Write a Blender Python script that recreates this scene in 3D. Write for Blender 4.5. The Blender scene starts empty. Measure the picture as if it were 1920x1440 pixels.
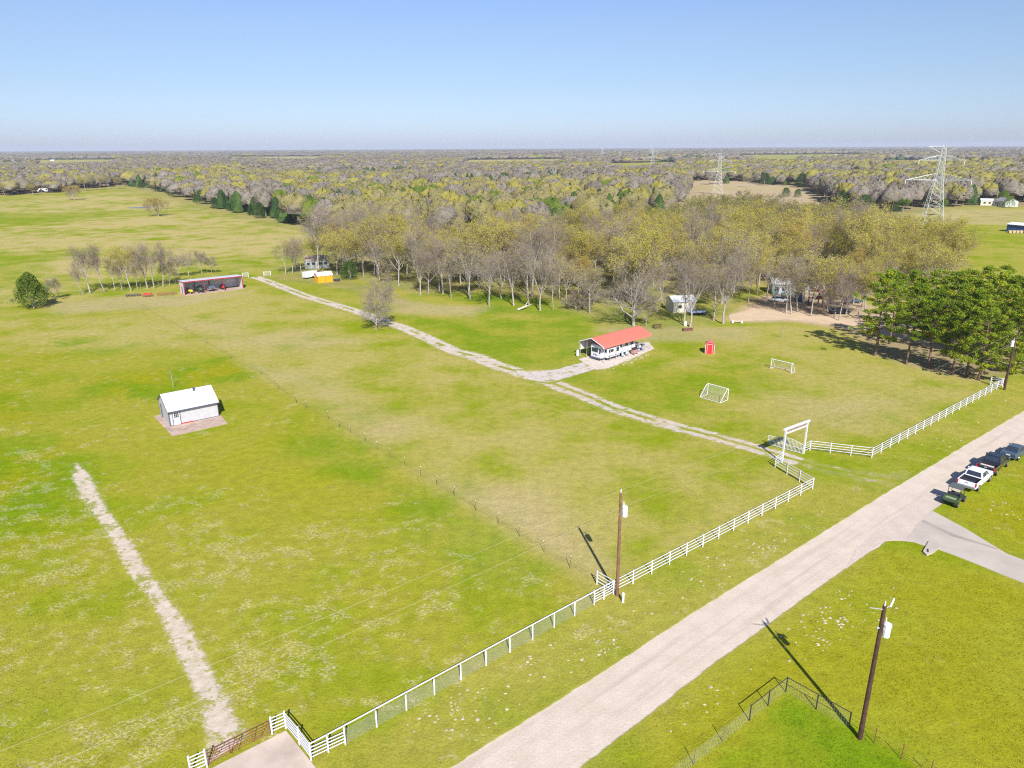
import bpy, math, random
import numpy as np
from mathutils import Vector, Matrix

# ---------------------------------------------------------------- camera, sky, sun
scene = bpy.context.scene
col = bpy.context.collection
FPX, CAM_H = 1333.0, 36.0
PITCH = math.atan((720 - 276.5) / FPX)
ROLL = math.atan(10 / 1920)

cam_data = bpy.data.cameras.new('camera')
cam_data.sensor_width = 36.0
cam_data.sensor_fit = 'HORIZONTAL'
cam_data.lens = FPX / 1920 * 36.0
cam_data.clip_start = 0.5
cam_data.clip_end = 60000
cam = bpy.data.objects.new('camera', cam_data)
col.objects.link(cam)
Rv = Vector((1, 0, 0)); Uv = Vector((0, math.sin(PITCH), math.cos(PITCH))); Fv = Vector((0, math.cos(PITCH), -math.sin(PITCH)))
cx = Rv * math.cos(ROLL) - Uv * math.sin(ROLL)
cy = Rv * math.sin(ROLL) + Uv * math.cos(ROLL)
cam.matrix_world = Matrix(((cx.x, cy.x, -Fv.x, 0), (cx.y, cy.y, -Fv.y, 0), (cx.z, cy.z, -Fv.z, CAM_H), (0, 0, 0, 1)))
scene.camera = cam

SUN_AZ = math.radians(169.5)      # from +Y towards +X
SUN_EL = math.radians(40.0)
world = bpy.data.worlds.new('World')
scene.world = world
world.use_nodes = True
wn = world.node_tree
wn.nodes.clear()
w_out = wn.nodes.new('ShaderNodeOutputWorld')
w_bg = wn.nodes.new('ShaderNodeBackground')
w_sky = wn.nodes.new('ShaderNodeTexSky')
w_sky.sky_type = 'NISHITA'
w_sky.sun_disc = False
w_sky.sun_elevation = SUN_EL
w_sky.sun_rotation = SUN_AZ
w_sky.altitude = 200
w_sky.air_density = 1.0
w_sky.dust_density = 0.5
w_sky.ozone_density = 5.0
w_bg.inputs['Strength'].default_value = 0.088
# dusty spring air: the sky loses its glare towards the horizon and turns lavender
w_tc = wn.nodes.new('ShaderNodeTexCoord'); w_sep = wn.nodes.new('ShaderNodeSeparateXYZ'); w_mr = wn.nodes.new('ShaderNodeMapRange'); w_cr = wn.nodes.new('ShaderNodeValToRGB'); w_mix = wn.nodes.new('ShaderNodeMix')
w_mr.inputs['From Min'].default_value = 0.0; w_mr.inputs['From Max'].default_value = 0.25
wn.links.new(w_tc.outputs['Generated'], w_sep.inputs[0]); wn.links.new(w_sep.outputs[2], w_mr.inputs['Value']); wn.links.new(w_mr.outputs[0], w_cr.inputs[0])
_e = w_cr.color_ramp.elements
_e[0].position = 0.0; _e[0].color = (0.66, 0.72, 1.02, 1); _e[1].position = 1.0; _e[1].color = (0.86, 0.86, 0.96, 1)
for _p, _c in ((0.14, (0.72, 0.755, 0.98)), (0.30, (0.79, 0.765, 0.87)), (0.55, (0.92, 0.84, 0.88)), (0.75, (0.95, 0.89, 1.0))):
    _n = _e.new(_p); _n.color = (*_c, 1)
w_mix.data_type = 'RGBA'; w_mix.blend_type = 'MULTIPLY'; w_mix.inputs[0].default_value = 1.0
wn.links.new(w_sky.outputs[0], w_mix.inputs[6]); wn.links.new(w_cr.outputs[0], w_mix.inputs[7])
wn.links.new(w_mix.outputs[2], w_bg.inputs['Color'])
wn.links.new(w_bg.outputs[0], w_out.inputs['Surface'])

sun_data = bpy.data.lights.new('sun', 'SUN')
sun_data.energy = 4.7
sun_data.angle = math.radians(0.5)
sun_data.color = (1.0, 0.955, 0.89)
sun = bpy.data.objects.new('sun', sun_data)
col.objects.link(sun)
sdir = Vector((math.sin(SUN_AZ) * math.cos(SUN_EL), math.cos(SUN_AZ) * math.cos(SUN_EL), math.sin(SUN_EL)))
sun.rotation_euler = sdir.to_track_quat('Z', 'Y').to_euler()
sun.location = sdir * 200

vs = scene.view_settings
vs.view_transform = 'Standard'; vs.look = 'None'; vs.exposure = 0.68; vs.gamma = 1.0; vs.use_curve_mapping = False
HAZE = 0.00009
scene.cycles.use_denoising = False
scene.cycles.pixel_filter_type = 'BLACKMAN_HARRIS'
scene.cycles.filter_width = 1.15
scene.cycles.max_bounces = 6
scene.cycles.sample_clamp_indirect = 4.0

rng = np.random.default_rng(7)
rnd = random.Random(11)
R = math.radians

# ---------------------------------------------------------------- helpers
def at(px, py, z=0.0):
    """point of the photograph (1920 x 1440) -> point of the world at height z"""
    x = (px - 960) / FPX; y = -(py - 720) / FPX
    x, y = x * math.cos(ROLL) + y * math.sin(ROLL), -x * math.sin(ROLL) + y * math.cos(ROLL)
    d = (x, math.cos(PITCH) + y * math.sin(PITCH), -math.sin(PITCH) + y * math.cos(PITCH))
    t = (z - CAM_H) / d[2]
    return (d[0] * t, d[1] * t)

def P(px, py, z=0.0):
    a = at(px, py, z)
    return Vector((a[0], a[1], z))

def tag(o, label=None, cat=None, group=None, kind=None):
    if label: o['label'] = label
    if cat: o['category'] = cat
    if group: o['group'] = group
    if kind: o['kind'] = kind
    return o

def empty(name, loc, rz=0.0, label=None, cat=None, group=None, scale=1.0):
    o = bpy.data.objects.new(name, None)
    col.objects.link(o)
    o.location = loc
    o.rotation_euler = (0, 0, rz)
    o.scale = (scale,) * 3
    o.empty_display_size = 0.2
    return tag(o, label, cat, group)

def copy_tree(o, parent=None):
    c = o.copy()
    col.objects.link(c)
    c.parent = parent
    for ch in o.children:
        copy_tree(ch, c)
    return c

class MB:
    """collects shapes for ONE mesh object"""
    def __init__(s):
        s.v = []; s.f = []; s.m = []
    def add(s, vs_, fs_, mi=0):
        n = len(s.v)
        s.v += [tuple(v) for v in vs_]
        s.f += [tuple(i + n for i in f) for f in fs_]
        s.m += [mi] * len(fs_)
        return s
    def box(s, c, size, rz=0.0, mi=0, tx=1.0, ty=1.0, pitch=0.0):
        hx, hy, hz = size[0] / 2, size[1] / 2, size[2] / 2
        pts = []
        for z, kx, ky in ((-hz, 1, 1), (hz, tx, ty)):
            for x, y in ((-hx, -hy), (hx, -hy), (hx, hy), (-hx, hy)):
                pts.append(Vector((x * kx, y * ky, z)))
        M = Matrix.Rotation(rz, 3, 'Z') @ Matrix.Rotation(pitch, 3, 'Y')
        c = Vector(c)
        pts = [M @ p + c for p in pts]
        return s.add(pts, [(3, 2, 1, 0), (4, 5, 6, 7), (0, 1, 5, 4), (1, 2, 6, 5), (2, 3, 7, 6), (3, 0, 4, 7)], mi)
    def tube(s, a, b, r0, r1=None, n=6, mi=0):
        a, b = Vector(a), Vector(b)
        if r1 is None: r1 = r0
        d = (b - a)
        if d.length < 1e-6: return s
        d.normalize()
        u = d.orthogonal().normalized(); w = d.cross(u)
        vs_ = []
        for c, r in ((a, r0), (b, r1)):
            for k in range(n):
                t = 2 * math.pi * k / n + 0.3
                vs_.append(c + (u * math.cos(t) + w * math.sin(t)) * r)
        fs_ = [(k, (k + 1) % n, n + (k + 1) % n, n + k) for k in range(n)]
        fs_ += [tuple(range(n - 1, -1, -1)), tuple(range(n, 2 * n))]
        return s.add(vs_, fs_, mi)
    def loft(s, rings, mi=0, cap=True):
        n = len(rings[0]); vs_ = [p for r in rings for p in r]; fs_ = []
        for i in range(len(rings) - 1):
            for k in range(n):
                fs_.append((i * n + k, i * n + (k + 1) % n, (i + 1) * n + (k + 1) % n, (i + 1) * n + k))
        if cap:
            fs_.append(tuple(range(n - 1, -1, -1)))
            fs_.append(tuple((len(rings) - 1) * n + k for k in range(n)))
        return s.add(vs_, fs_, mi)
    def prism(s, prof, y0, y1, mi=0, in0=0.0):
        """profile (x,z) extruded along y"""
        n = len(prof)
        vs_ = [(x, y0, z) for x, z in prof] + [(x, y1, z) for x, z in prof]
        fs_ = [(k, (k + 1) % n, n + (k + 1) % n, n + k) for k in range(n)]
        fs_ += [tuple(range(n - 1, -1, -1)), tuple(range(n, 2 * n))]
        return s.add(vs_, fs_, mi)
    def quad(s, a, b, c, d, mi=0):
        return s.add([a, b, c, d], [(0, 1, 2, 3)], mi)
    def build(s, name, mats, parent=None, bevel=0.0, smooth=False):
        me = bpy.data.meshes.new(name)
        me.from_pydata(s.v, [], s.f)
        if not isinstance(mats, (list, tuple)): mats = [mats]
        for m in mats: me.materials.append(m)
        if len(mats) > 1: me.polygons.foreach_set('material_index', s.m)
        me.validate()
        import bmesh
        bm = bmesh.new(); bm.from_mesh(me)
        bmesh.ops.recalc_face_normals(bm, faces=bm.faces)
        bm.to_mesh(me); bm.free()
        if smooth:
            me.polygons.foreach_set('use_smooth', [True] * len(me.polygons))
        me.update()
        o = bpy.data.objects.new(name, me)
        col.objects.link(o)
        if parent: o.parent = parent
        if bevel > 0:
            b = o.modifiers.new('bevel', 'BEVEL'); b.width = bevel; b.segments = 2; b.limit_method = 'ANGLE'
        return o

def np_mesh(name, verts, tris, mats, midx=None, parent=None):
    """fast triangle mesh from numpy arrays"""
    me = bpy.data.meshes.new(name)
    nv, nt = len(verts), len(tris)
    me.vertices.add(nv); me.loops.add(nt * 3); me.polygons.add(nt)
    me.vertices.foreach_set('co', np.asarray(verts, np.float32).ravel())
    me.loops.foreach_set('vertex_index', np.asarray(tris, np.int32).ravel())
    me.polygons.foreach_set('loop_start', np.arange(0, nt * 3, 3, dtype=np.int32))
    me.polygons.foreach_set('loop_total', np.full(nt, 3, np.int32))
    for m in mats: me.materials.append(m)
    if midx is not None: me.polygons.foreach_set('material_index', np.asarray(midx, np.int32))
    me.update(calc_edges=True)
    o = bpy.data.objects.new(name, me)
    col.objects.link(o)
    if parent: o.parent = parent
    return o

# ---------------------------------------------------------------- node helpers
class NT:
    def __init__(s, nt): s.nt = nt; s.L = nt.links.new
    def n(s, t, **kw):
        o = s.nt.nodes.new(t)
        for k, v in kw.items(): setattr(o, k, v)
        return o
    def put(s, sock, v):
        if hasattr(v, 'is_linked') or isinstance(v, bpy.types.NodeSocket): s.L(v, sock)
        else: sock.default_value = v
    def math(s, op, a, b=0.0, c=None, clamp=False):
        m = s.n('ShaderNodeMath', operation=op, use_clamp=clamp)
        s.put(m.inputs[0], a); s.put(m.inputs[1], b)
        if c is not None: s.put(m.inputs[2], c)
        return m.outputs[0]
    def ramp(s, v, lo, hi, a=0.0, b=1.0, smooth=True):
        m = s.n('ShaderNodeMapRange', interpolation_type='SMOOTHSTEP' if smooth else 'LINEAR')
        s.put(m.inputs['Value'], v)
        m.inputs['From Min'].default_value = lo; m.inputs['From Max'].default_value = hi
        m.inputs['To Min'].default_value = a; m.inputs['To Max'].default_value = b
        return m.outputs[0]
    def mix(s, f, a, b, mode='MIX'):
        m = s.n('ShaderNodeMix', data_type='RGBA', blend_type=mode)
        s.put(m.inputs[0], f)
        for sock, v in ((m.inputs[6], a), (m.inputs[7], b)):
            if isinstance(v, tuple): sock.default_value = (*v[:3], 1)
            else: s.L(v, sock)
        return m.outputs[2]
    def noise(s, vec, scale, detail=3.0, rough=0.55, out=0):
        m = s.n('ShaderNodeTexNoise')
        s.put(m.inputs['Vector'], vec)
        m.inputs['Scale'].default_value = scale; m.inputs['Detail'].default_value = detail; m.inputs['Roughness'].default_value = rough
        return m.outputs[out]
    def map(s, vec, scale=(1, 1, 1), rot=0.0, loc=(0, 0, 0)):
        m = s.n('ShaderNodeMapping')
        s.L(vec, m.inputs['Vector'])
        m.inputs['Scale'].default_value = scale; m.inputs['Rotation'].default_value = (0, 0, rot); m.inputs['Location'].default_value = loc
        return m.outputs[0]

def new_mat(name):
    m = bpy.data.materials.new(name); m.use_nodes = True
    nt = m.node_tree; nt.nodes.clear()
    k = NT(nt)
    out = k.n('ShaderNodeOutputMaterial'); b = k.n('ShaderNodeBsdfPrincipled')
    k.L(b.outputs[0], out.inputs['Surface'])
    return m, k, b, out

def mk(name, c, rough=0.6, var=0.12, scale=3.0, metal=0.0, coat=0.0, spec=0.4):
    m, k, b, out = new_mat(name)
    tc = k.n('ShaderNodeTexCoord').outputs['Object']
    n = k.noise(tc, scale, 4)
    dark = tuple(x * (1 - var) for x in c); light = tuple(min(1, x * (1 + var * 0.6)) for x in c)
    k.L(k.mix(k.ramp(n, 0.3, 0.7), dark, light), b.inputs['Base Color'])
    b.inputs['Roughness'].default_value = rough; b.inputs['Metallic'].default_value = metal
    b.inputs['Coat Weight'].default_value = coat
    b.inputs['Specular IOR Level'].default_value = spec
    return m

def mk_ribbed(name, c, axis='X', scale=6.0, rough=0.45, metal=0.0, var=0.1):
    """sheet metal with ribs"""
    m, k, b, out = new_mat(name)
    tc = k.n('ShaderNodeTexCoord').outputs['Object']
    w = k.n('ShaderNodeTexWave', wave_type='BANDS', bands_direction=axis)
    k.L(tc, w.inputs['Vector']); w.inputs['Scale'].default_value = scale; w.inputs['Distortion'].default_value = 0
    n = k.noise(tc, 1.5, 4)
    k.L(k.mix(k.ramp(n, 0.3, 0.7), tuple(x * (1 - var) for x in c), c), b.inputs['Base Color'])
    bp = k.n('ShaderNodeBump'); bp.inputs['Strength'].default_value = 0.5; bp.inputs['Distance'].default_value = 0.03
    k.L(w.outputs['Fac'], bp.inputs['Height']); k.L(bp.outputs[0], b.inputs['Normal'])
    b.inputs['Roughness'].default_value = rough; b.inputs['Metallic'].default_value = metal
    return m

def mk_leaf(name, c0, c1, trans=0.35, big=0.06, grain=0.45, bigw=0.9):
    """leaf material: colour drifts over the wood and differs leaf to leaf"""
    m = bpy.data.materials.new(name); m.use_nodes = True
    m.node_tree.nodes.clear(); k = NT(m.node_tree)
    out = k.n('ShaderNodeOutputMaterial')
    geo = k.n('ShaderNodeNewGeometry').outputs['Position']
    oi = k.n('ShaderNodeObjectInfo').outputs['Random']
    n = k.noise(geo, 0.9, 2)
    n2 = k.noise(geo, big, 3)
    f = k.math('MULTIPLY_ADD', n, grain, k.math('MULTIPLY', oi, 0.3))
    f = k.math('ADD', f, k.math('MULTIPLY', n2, bigw))
    f = k.ramp(f, 0.5, 1.15)
    c = k.mix(f, c0, c1)
    d = k.n('ShaderNodeBsdfDiffuse'); t = k.n('ShaderNodeBsdfTranslucent'); mx = k.n('ShaderNodeMixShader')
    k.L(c, d.inputs['Color']); k.L(c, t.inputs['Color']); mx.inputs[0].default_value = trans
    k.L(d.outputs[0], mx.inputs[1]); k.L(t.outputs[0], mx.inputs[2]); k.L(mx.outputs[0], out.inputs['Surface'])
    return m

# ---------------------------------------------------------------- grass colour (shared by ground and road edges)
def grass_group():
    g = bpy.data.node_groups.new('grass_colour', 'ShaderNodeTree')
    g.interface.new_socket('Color', in_out='OUTPUT', socket_type='NodeSocketColor')
    g.interface.new_socket('Height', in_out='OUTPUT', socket_type='NodeSocketFloat')
    k = NT(g)
    go = k.n('NodeGroupOutput')
    pos = k.n('ShaderNodeNewGeometry').outputs['Position']
    za = k.n('ShaderNodeAttribute', attribute_name='zone')
    zs = k.n('ShaderNodeSeparateColor'); k.L(za.outputs['Color'], zs.inputs[0])
    tan, fleck, dirt = zs.outputs[0], zs.outputs[1], zs.outputs[2]
    zb = k.n('ShaderNodeAttribute', attribute_name='zone_b')
    zs2 = k.n('ShaderNodeSeparateColor'); k.L(zb.outputs['Color'], zs2.inputs[0])
    lush, gold, brown = zs2.outputs[0], zs2.outputs[1], zs2.outputs[2]
    n_big = k.noise(pos, 0.022, 3, 0.5)
    n_mid = k.noise(pos, 0.11, 4, 0.6)
    n_fin = k.noise(pos, 0.9, 5, 0.65)
    n_vf = k.noise(pos, 5.0, 3, 0.7)
    green = (0.200, 0.246, 0.007); olive = (0.275, 0.270, 0.018)
    f = k.math('ADD', k.math('MULTIPLY', n_big, 0.45), k.math('MULTIPLY', n_mid, 0.55))
    f = k.math('ADD', f, k.math('MULTIPLY', gold, 0.16))
    f = k.math('SUBTRACT', f, k.math('MULTIPLY', lush, 0.16))
    base = k.mix(k.ramp(f, 0.38, 0.60), green, olive)
    base = k.mix(k.math('MULTIPLY', gold, k.ramp(n_mid, 0.42, 0.64)), base, (0.240, 0.238, 0.004))
    base = k.mix(k.math('MULTIPLY', lush, k.ramp(n_mid, 0.62, 0.36)), base, (0.138, 0.222, 0.005))
    # dry tan grass
    tf = k.math('MULTIPLY', tan, k.ramp(k.math('MULTIPLY_ADD', n_mid, 0.55, k.math('MULTIPLY', n_big, 0.45)), 0.36, 0.60, 0.0, 1.0))
    base = k.mix(tf, base, (0.390, 0.325, 0.125))
    base = k.mix(brown, base, (0.440, 0.332, 0.225))
    # leaf litter and bare soil, darkened so gaps between crowns read as shadow
    df = k.math('MULTIPLY', dirt, k.ramp(n_fin, 0.30, 0.55, 0.35, 1.0), clamp=True)
    base = k.mix(df, base, k.mix(n_mid, (0.225, 0.165, 0.105), (0.330, 0.255, 0.165)))
    # straw coloured worn flecks in clumps
    st = k.map(pos, (1.0, 1.5, 1), R(38))
    n_c = k.noise(st, 0.16, 3, 0.55)
    n_d = k.noise(k.map(pos, (1.0, 2.0, 1), R(25)), 3.4, 5, 0.8)
    n_c2 = k.noise(k.map(pos, (1.0, 1.0, 1), R(20), (7, 3, 0)), 0.62, 4, 0.6)
    n_c = k.math('MULTIPLY_ADD', n_c2, 0.6, k.math('MULTIPLY', n_c, 0.4))
    n_e = k.noise(k.map(pos, (1, 1, 1), 0.4, (31, 7, 0)), 4.2, 3, 0.7)
    clump = k.ramp(k.math('MULTIPLY_ADD', fleck, 0.09, n_c), 0.585, 0.665)
    sp = k.ramp(k.math('MULTIPLY_ADD', n_d, 0.62, k.math('MULTIPLY', n_e, 0.38)), 0.49, 0.545)
    fl = k.math('MULTIPLY', k.math('MULTIPLY', clump, sp), k.ramp(fleck, 0.02, 0.35))
    base = k.mix(k.math('MULTIPLY', fl, 0.60), base, (0.53, 0.44, 0.30))
    base = k.mix(k.math('MULTIPLY', k.ramp(n_e, 0.60, 0.68), k.math('MULTIPLY', fleck, 0.35)), base, (0.40, 0.35, 0.16))
    # small scale light and dark of the sward itself
    v = k.math('ADD', k.ramp(n_fin, 0.25, 0.75, 0.86, 1.11), k.ramp(n_vf, 0.2, 0.8, -0.14, 0.14))
    vc = k.n('ShaderNodeCombineColor')
    for i in range(3): k.L(v, vc.inputs[i])
    base = k.mix(1.0, base, vc.outputs[0], 'MULTIPLY')
    k.L(base, go.inputs['Color'])
    k.L(k.math('MULTIPLY_ADD', n_vf, 0.6, k.math('MULTIPLY', n_fin, 1.2)), go.inputs['Height'])
    return g
GRASS = grass_group()

def grass_out(k):
    g = k.n('ShaderNodeGroup'); g.node_tree = GRASS
    return g.outputs['Color'], g.outputs['Height']

def mat_ground():
    m, k, b, out = new_mat('pasture_grass')
    c, h = grass_out(k)
    k.L(c, b.inputs['Base Color'])
    b.inputs['Roughness'].default_value = 1.0; b.inputs['Specular IOR Level'].default_value = 0.0
    bp = k.n('ShaderNodeBump'); bp.inputs['Strength'].default_value = 0.55; bp.inputs['Distance'].default_value = 0.16
    k.L(h, bp.inputs['Height']); k.L(bp.outputs[0], b.inputs['Normal'])
    return m

def mat_track(name, ca, cb, amp=0.5, edge=0.95, soft=0.06, mid_strip=0.0, hole=0.0, rut=0.0, nscale=0.8, rutc=(0.40, 0.33, 0.29), tip=0.0):
    """worn surface whose ragged edges give way to the grass; uvw = (across, along, 0)"""
    m, k, b, out = new_mat(name)
    gc, gh = grass_out(k)
    pos = k.n('ShaderNodeNewGeometry').outputs['Position']
    a = k.n('ShaderNodeAttribute', attribute_name='uvw')
    s = k.n('ShaderNodeSeparateXYZ'); k.L(a.outputs['Vector'], s.inputs[0])
    u, v = s.outputs[0], s.outputs[1]
    n1 = k.noise(pos, nscale, 5, 0.65)
    n2 = k.noise(pos, 6.0, 4, 0.7)
    n3 = k.noise(pos, 0.16, 3, 0.5)
    d = k.math('ADD', k.math('ABSOLUTE', u), k.math('MULTIPLY', k.math('SUBTRACT', n1, 0.5), amp))
    d = k.math('ADD', d, k.math('MULTIPLY', k.math('SUBTRACT', n2, 0.5), amp * 0.3))
    if tip: d = k.math('ADD', d, k.ramp(v, 0.0, tip, 0.85, 0.0))
    g = k.ramp(d, edge - soft, edge + soft)
    if mid_strip > 0:
        ms = k.ramp(k.math('ADD', k.math('ABSOLUTE', k.math('ADD', u, 0.05)), k.math('MULTIPLY', k.math('SUBTRACT', n1, 0.5), 0.9)), 0.10, 0.30, 1.0, 0.0)
        ms = k.math('MULTIPLY', ms, k.ramp(n3, 0.62 - mid_strip * 0.3, 0.70 - mid_strip * 0.3))
        g = k.math('MAXIMUM', g, ms)
    if hole > 0:
        n4 = k.noise(k.map(pos, (1, 1, 1), 0, (13, 5, 0)), 0.55, 5, 0.7)
        g = k.math('MAXIMUM', g, k.ramp(n4, 0.62 - hole * 0.25, 0.70 - hole * 0.25, 0.0, 0.85))
    c = k.mix(k.ramp(n1, 0.3, 0.7), ca, cb)
    if rut > 0:
        cv = k.n('ShaderNodeCombineXYZ'); k.L(k.math('MULTIPLY', u, 2.3), cv.inputs[0]); k.L(k.math('MULTIPLY', v, 0.035), cv.inputs[1])
        n5 = k.noise(cv.outputs[0], 1.3, 3, 0.5)
        c = k.mix(k.math('MULTIPLY', k.ramp(n5, 0.50, 0.68), rut * 0.6), c, rutc)
        for uc, ww_ in ((0.10, 0.13), (-0.42, 0.10), (0.62, 0.10)):
            cv2 = k.n('ShaderNodeCombineXYZ'); k.L(k.math('MULTIPLY', v, 0.07), cv2.inputs[0]); cv2.inputs[1].default_value = uc * 9
            n6 = k.noise(cv2.outputs[0], 1.0, 3, 0.6)
            bd = k.ramp(k.math('ABSOLUTE', k.math('SUBTRACT', k.math('ADD', u, k.math('MULTIPLY', k.math('SUBTRACT', n3, 0.5), 0.25)), uc)), 0.0, ww_, 1.0, 0.0)
            c = k.mix(k.math('MULTIPLY', k.math('MULTIPLY', bd, k.ramp(n6, 0.45, 0.65)), rut * (0.75 if uc == 0.10 else 0.35)), c, rutc)
    vv = k.ramp(n2, 0.2, 0.8, 0.90, 1.08)
    vc = k.n('ShaderNodeCombineColor')
    for i in range(3): k.L(vv, vc.inputs[i])
    c = k.mix(1.0, c, vc.outputs[0], 'MULTIPLY')
    k.L(k.mix(g, c, gc), b.inputs['Base Color'])
    b.inputs['Roughness'].default_value = 0.95; b.inputs['Specular IOR Level'].default_value = 0.1
    bp = k.n('ShaderNodeBump'); bp.inputs['Strength'].default_value = 0.4; bp.inputs['Distance'].default_value = 0.08
    k.L(k.math('ADD', n2, k.math('MULTIPLY', g, gh)), bp.inputs['Height']); k.L(bp.outputs[0], b.inputs['Normal'])
    return m

# ---------------------------------------------------------------- zones of the ground
def dist_poly(px, py, poly):
    """signed distance (inside < 0) of points to a polygon, numpy"""
    poly = np.asarray(poly, float); n = len(poly)
    d2 = np.full(px.shape, 1e30); ins = np.zeros(px.shape, bool)
    for i in range(n):
        ax, ay = poly[i]; bx, by = poly[(i + 1) % n]
        ex, ey = bx - ax, by - ay
        t = np.clip(((px - ax) * ex + (py - ay) * ey) / (ex * ex + ey * ey + 1e-12), 0, 1)
        d2 = np.minimum(d2, (px - ax - t * ex) ** 2 + (py - ay - t * ey) ** 2)
        c = ((ay > py) != (by > py)) & (px < (bx - ax) * (py - ay) / (by - ay + 1e-12) + ax)
        ins ^= c
    return np.where(ins, -1, 1) * np.sqrt(d2)

def W(pts, z=0.0): return [at(x, y, z) for x, y in pts]

WOOD_FRONT = [(536, 514), (600, 516), (640, 519), (700, 528), (748, 537), (790, 553), (850, 560), (917, 572), (1013, 580), (1045, 588), (1120, 594), (1188, 611), (1290, 610), (1338, 601), (1372, 580), (1400, 548), (1450, 535), (1560, 540), (1640, 560), (1700, 590), (1800, 560), (1880, 545)]
WOOD_BACK = [(1860, 478), (1800, 442), (1700, 415), (1560, 392), (1480, 381), (1330, 376), (1250, 392), (1100, 410), (850, 427)]
WOOD_LEFT = [(700, 458), (640, 478), (575, 494), (515, 502)]
WOOD_A = W(WOOD_FRONT) + W(WOOD_BACK, 12) + W(WOOD_LEFT)
PASTURE = W([(-700, 385), (-200, 374), (0, 367), (120, 360), (225, 347), (262, 352), (300, 362), (345, 374), (390, 388), (470, 405), (560, 424), (600, 431), (640, 440), (760, 446), (900, 446), (1100, 436), (1250, 410), (1292, 366), (1285, 341), (1330, 338), (1400, 341), (1500, 350), (1545, 372), (1560, 392), (1620, 399), (1700, 401), (1760, 390), (1800, 386), (1870, 386), (2050, 392), (2600, 410)]) + [(900, -300), (-900, -300)]
BROWN = W([(1280, 338), (1400, 339), (1500, 347), (1550, 372), (1590, 396), (1500, 420), (1250, 400)])
YARD = W([(1362, 600), (1385, 575), (1420, 558), (1490, 548), (1560, 552), (1640, 575), (1720, 600), (1700, 640), (1640, 626), (1560, 612), (1480, 602), (1400, 603)])
FIELD_MID = W([(1118, 1098), (1068, 1065), (975, 1007), (853, 932), (733, 860), (636, 802), (490, 703), (387, 644), (306, 600), (268, 578), (330, 556), (470, 535), (560, 556), (700, 600), (830, 655), (960, 705), (1104, 752), (1300, 815), (1440, 850), (1500, 915), (1340, 1000)])
FIELD_RIGHT = W([(1060, 720), (1200, 700), (1300, 650), (1450, 610), (1600, 620), (1720, 680), (1880, 715), (1634, 850), (1510, 840), (1300, 800)])
FIELD_LEFT = W([(1120, 1100), (975, 1010), (733, 862), (490, 705), (387, 646), (268, 580), (100, 590), (-300, 620), (-900, 1500), (300, 1700), (580, 1425), (820, 1300)])
FLECKED = W([(1090, 1120), (930, 990), (760, 900), (560, 880), (420, 900), (200, 860), (-200, 800), (-900, 1500), (300, 1700), (580, 1425), (820, 1300)])
VERGE = W([(590, 1440), (860, 1290), (1150, 1125), (1525, 925), (1700, 890), (1400, 1085), (850, 1432)])
LAWN_CORNER = W([(1405, 1352), (1473, 1298), (1591, 1366), (1700, 1430), (1800, 1600), (1200, 1600)])
RIGHT_GRASS = W([(1240, 1330), (1660, 1020), (1760, 1032), (1920, 1095), (2300, 1250), (2300, 1900), (900, 1900)])
FARPAST = W([(-700, 390), (0, 372), (250, 360), (600, 435), (560, 505), (330, 535), (100, 560), (-300, 600)])
POND_BANK = W([(180, 384), (262, 380), (300, 382), (300, 392), (240, 396), (170, 392)])

CLEAR2 = [W([(1385, 290.5), (1600, 289), (1640, 293), (1560, 302.5), (1420, 303), (1370, 297)]), W([(1270, 297), (1340, 296), (1350, 303), (1270, 306)]), W([(1180, 300), (1250, 299), (1250, 301), (1180, 303)]),
          W([(1390, 283.5), (1640, 281), (1640, 284.5), (1380, 286.5)]), W([(0, 300.5), (120, 300), (110, 303), (0, 305)]), W([(700, 288), (980, 287), (980, 289), (700, 290)]), W([(1100, 303), (1150, 303), (1150, 305), (1095, 306)]), W([(1000, 284.5), (1290, 282.5), (1290, 284), (1000, 286.5)]),
          W([(1350, 303), (1500, 303), (1500, 308), (1350, 309)]), W([(250, 288), (420, 287), (420, 289), (250, 290)]),
          W([(60, 316), (220, 313), (230, 299), (70, 300)]), W([(860, 318), (1060, 314), (1060, 298), (870, 300)]), W([(1130, 327), (1270, 323), (1270, 304), (1140, 306)]), W([(1640, 322), (1860, 318), (1850, 299), (1650, 301)]), W([(420, 308), (600, 306), (610, 293), (430, 294)])]

def bump_np(x, y, s, seed=0):
    r = np.random.default_rng(seed); out = np.zeros_like(x)
    for i in range(7):
        a = r.uniform(0, 6.28); w = r.uniform(0.6, 1.6) / s; ph = r.uniform(0, 6.28)
        out += np.sin((x * math.cos(a) + y * math.sin(a)) * w + ph)
    return out / 7 * 1.6

def inside(x, y, poly, soft=3.0, wob=0.0, seed=1):
    d = dist_poly(x, y, poly)
    if wob: d = d + bump_np(x, y, wob * 2.5, seed) * wob
    return np.clip(0.5 - d / (2 * soft), 0, 1)

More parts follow.
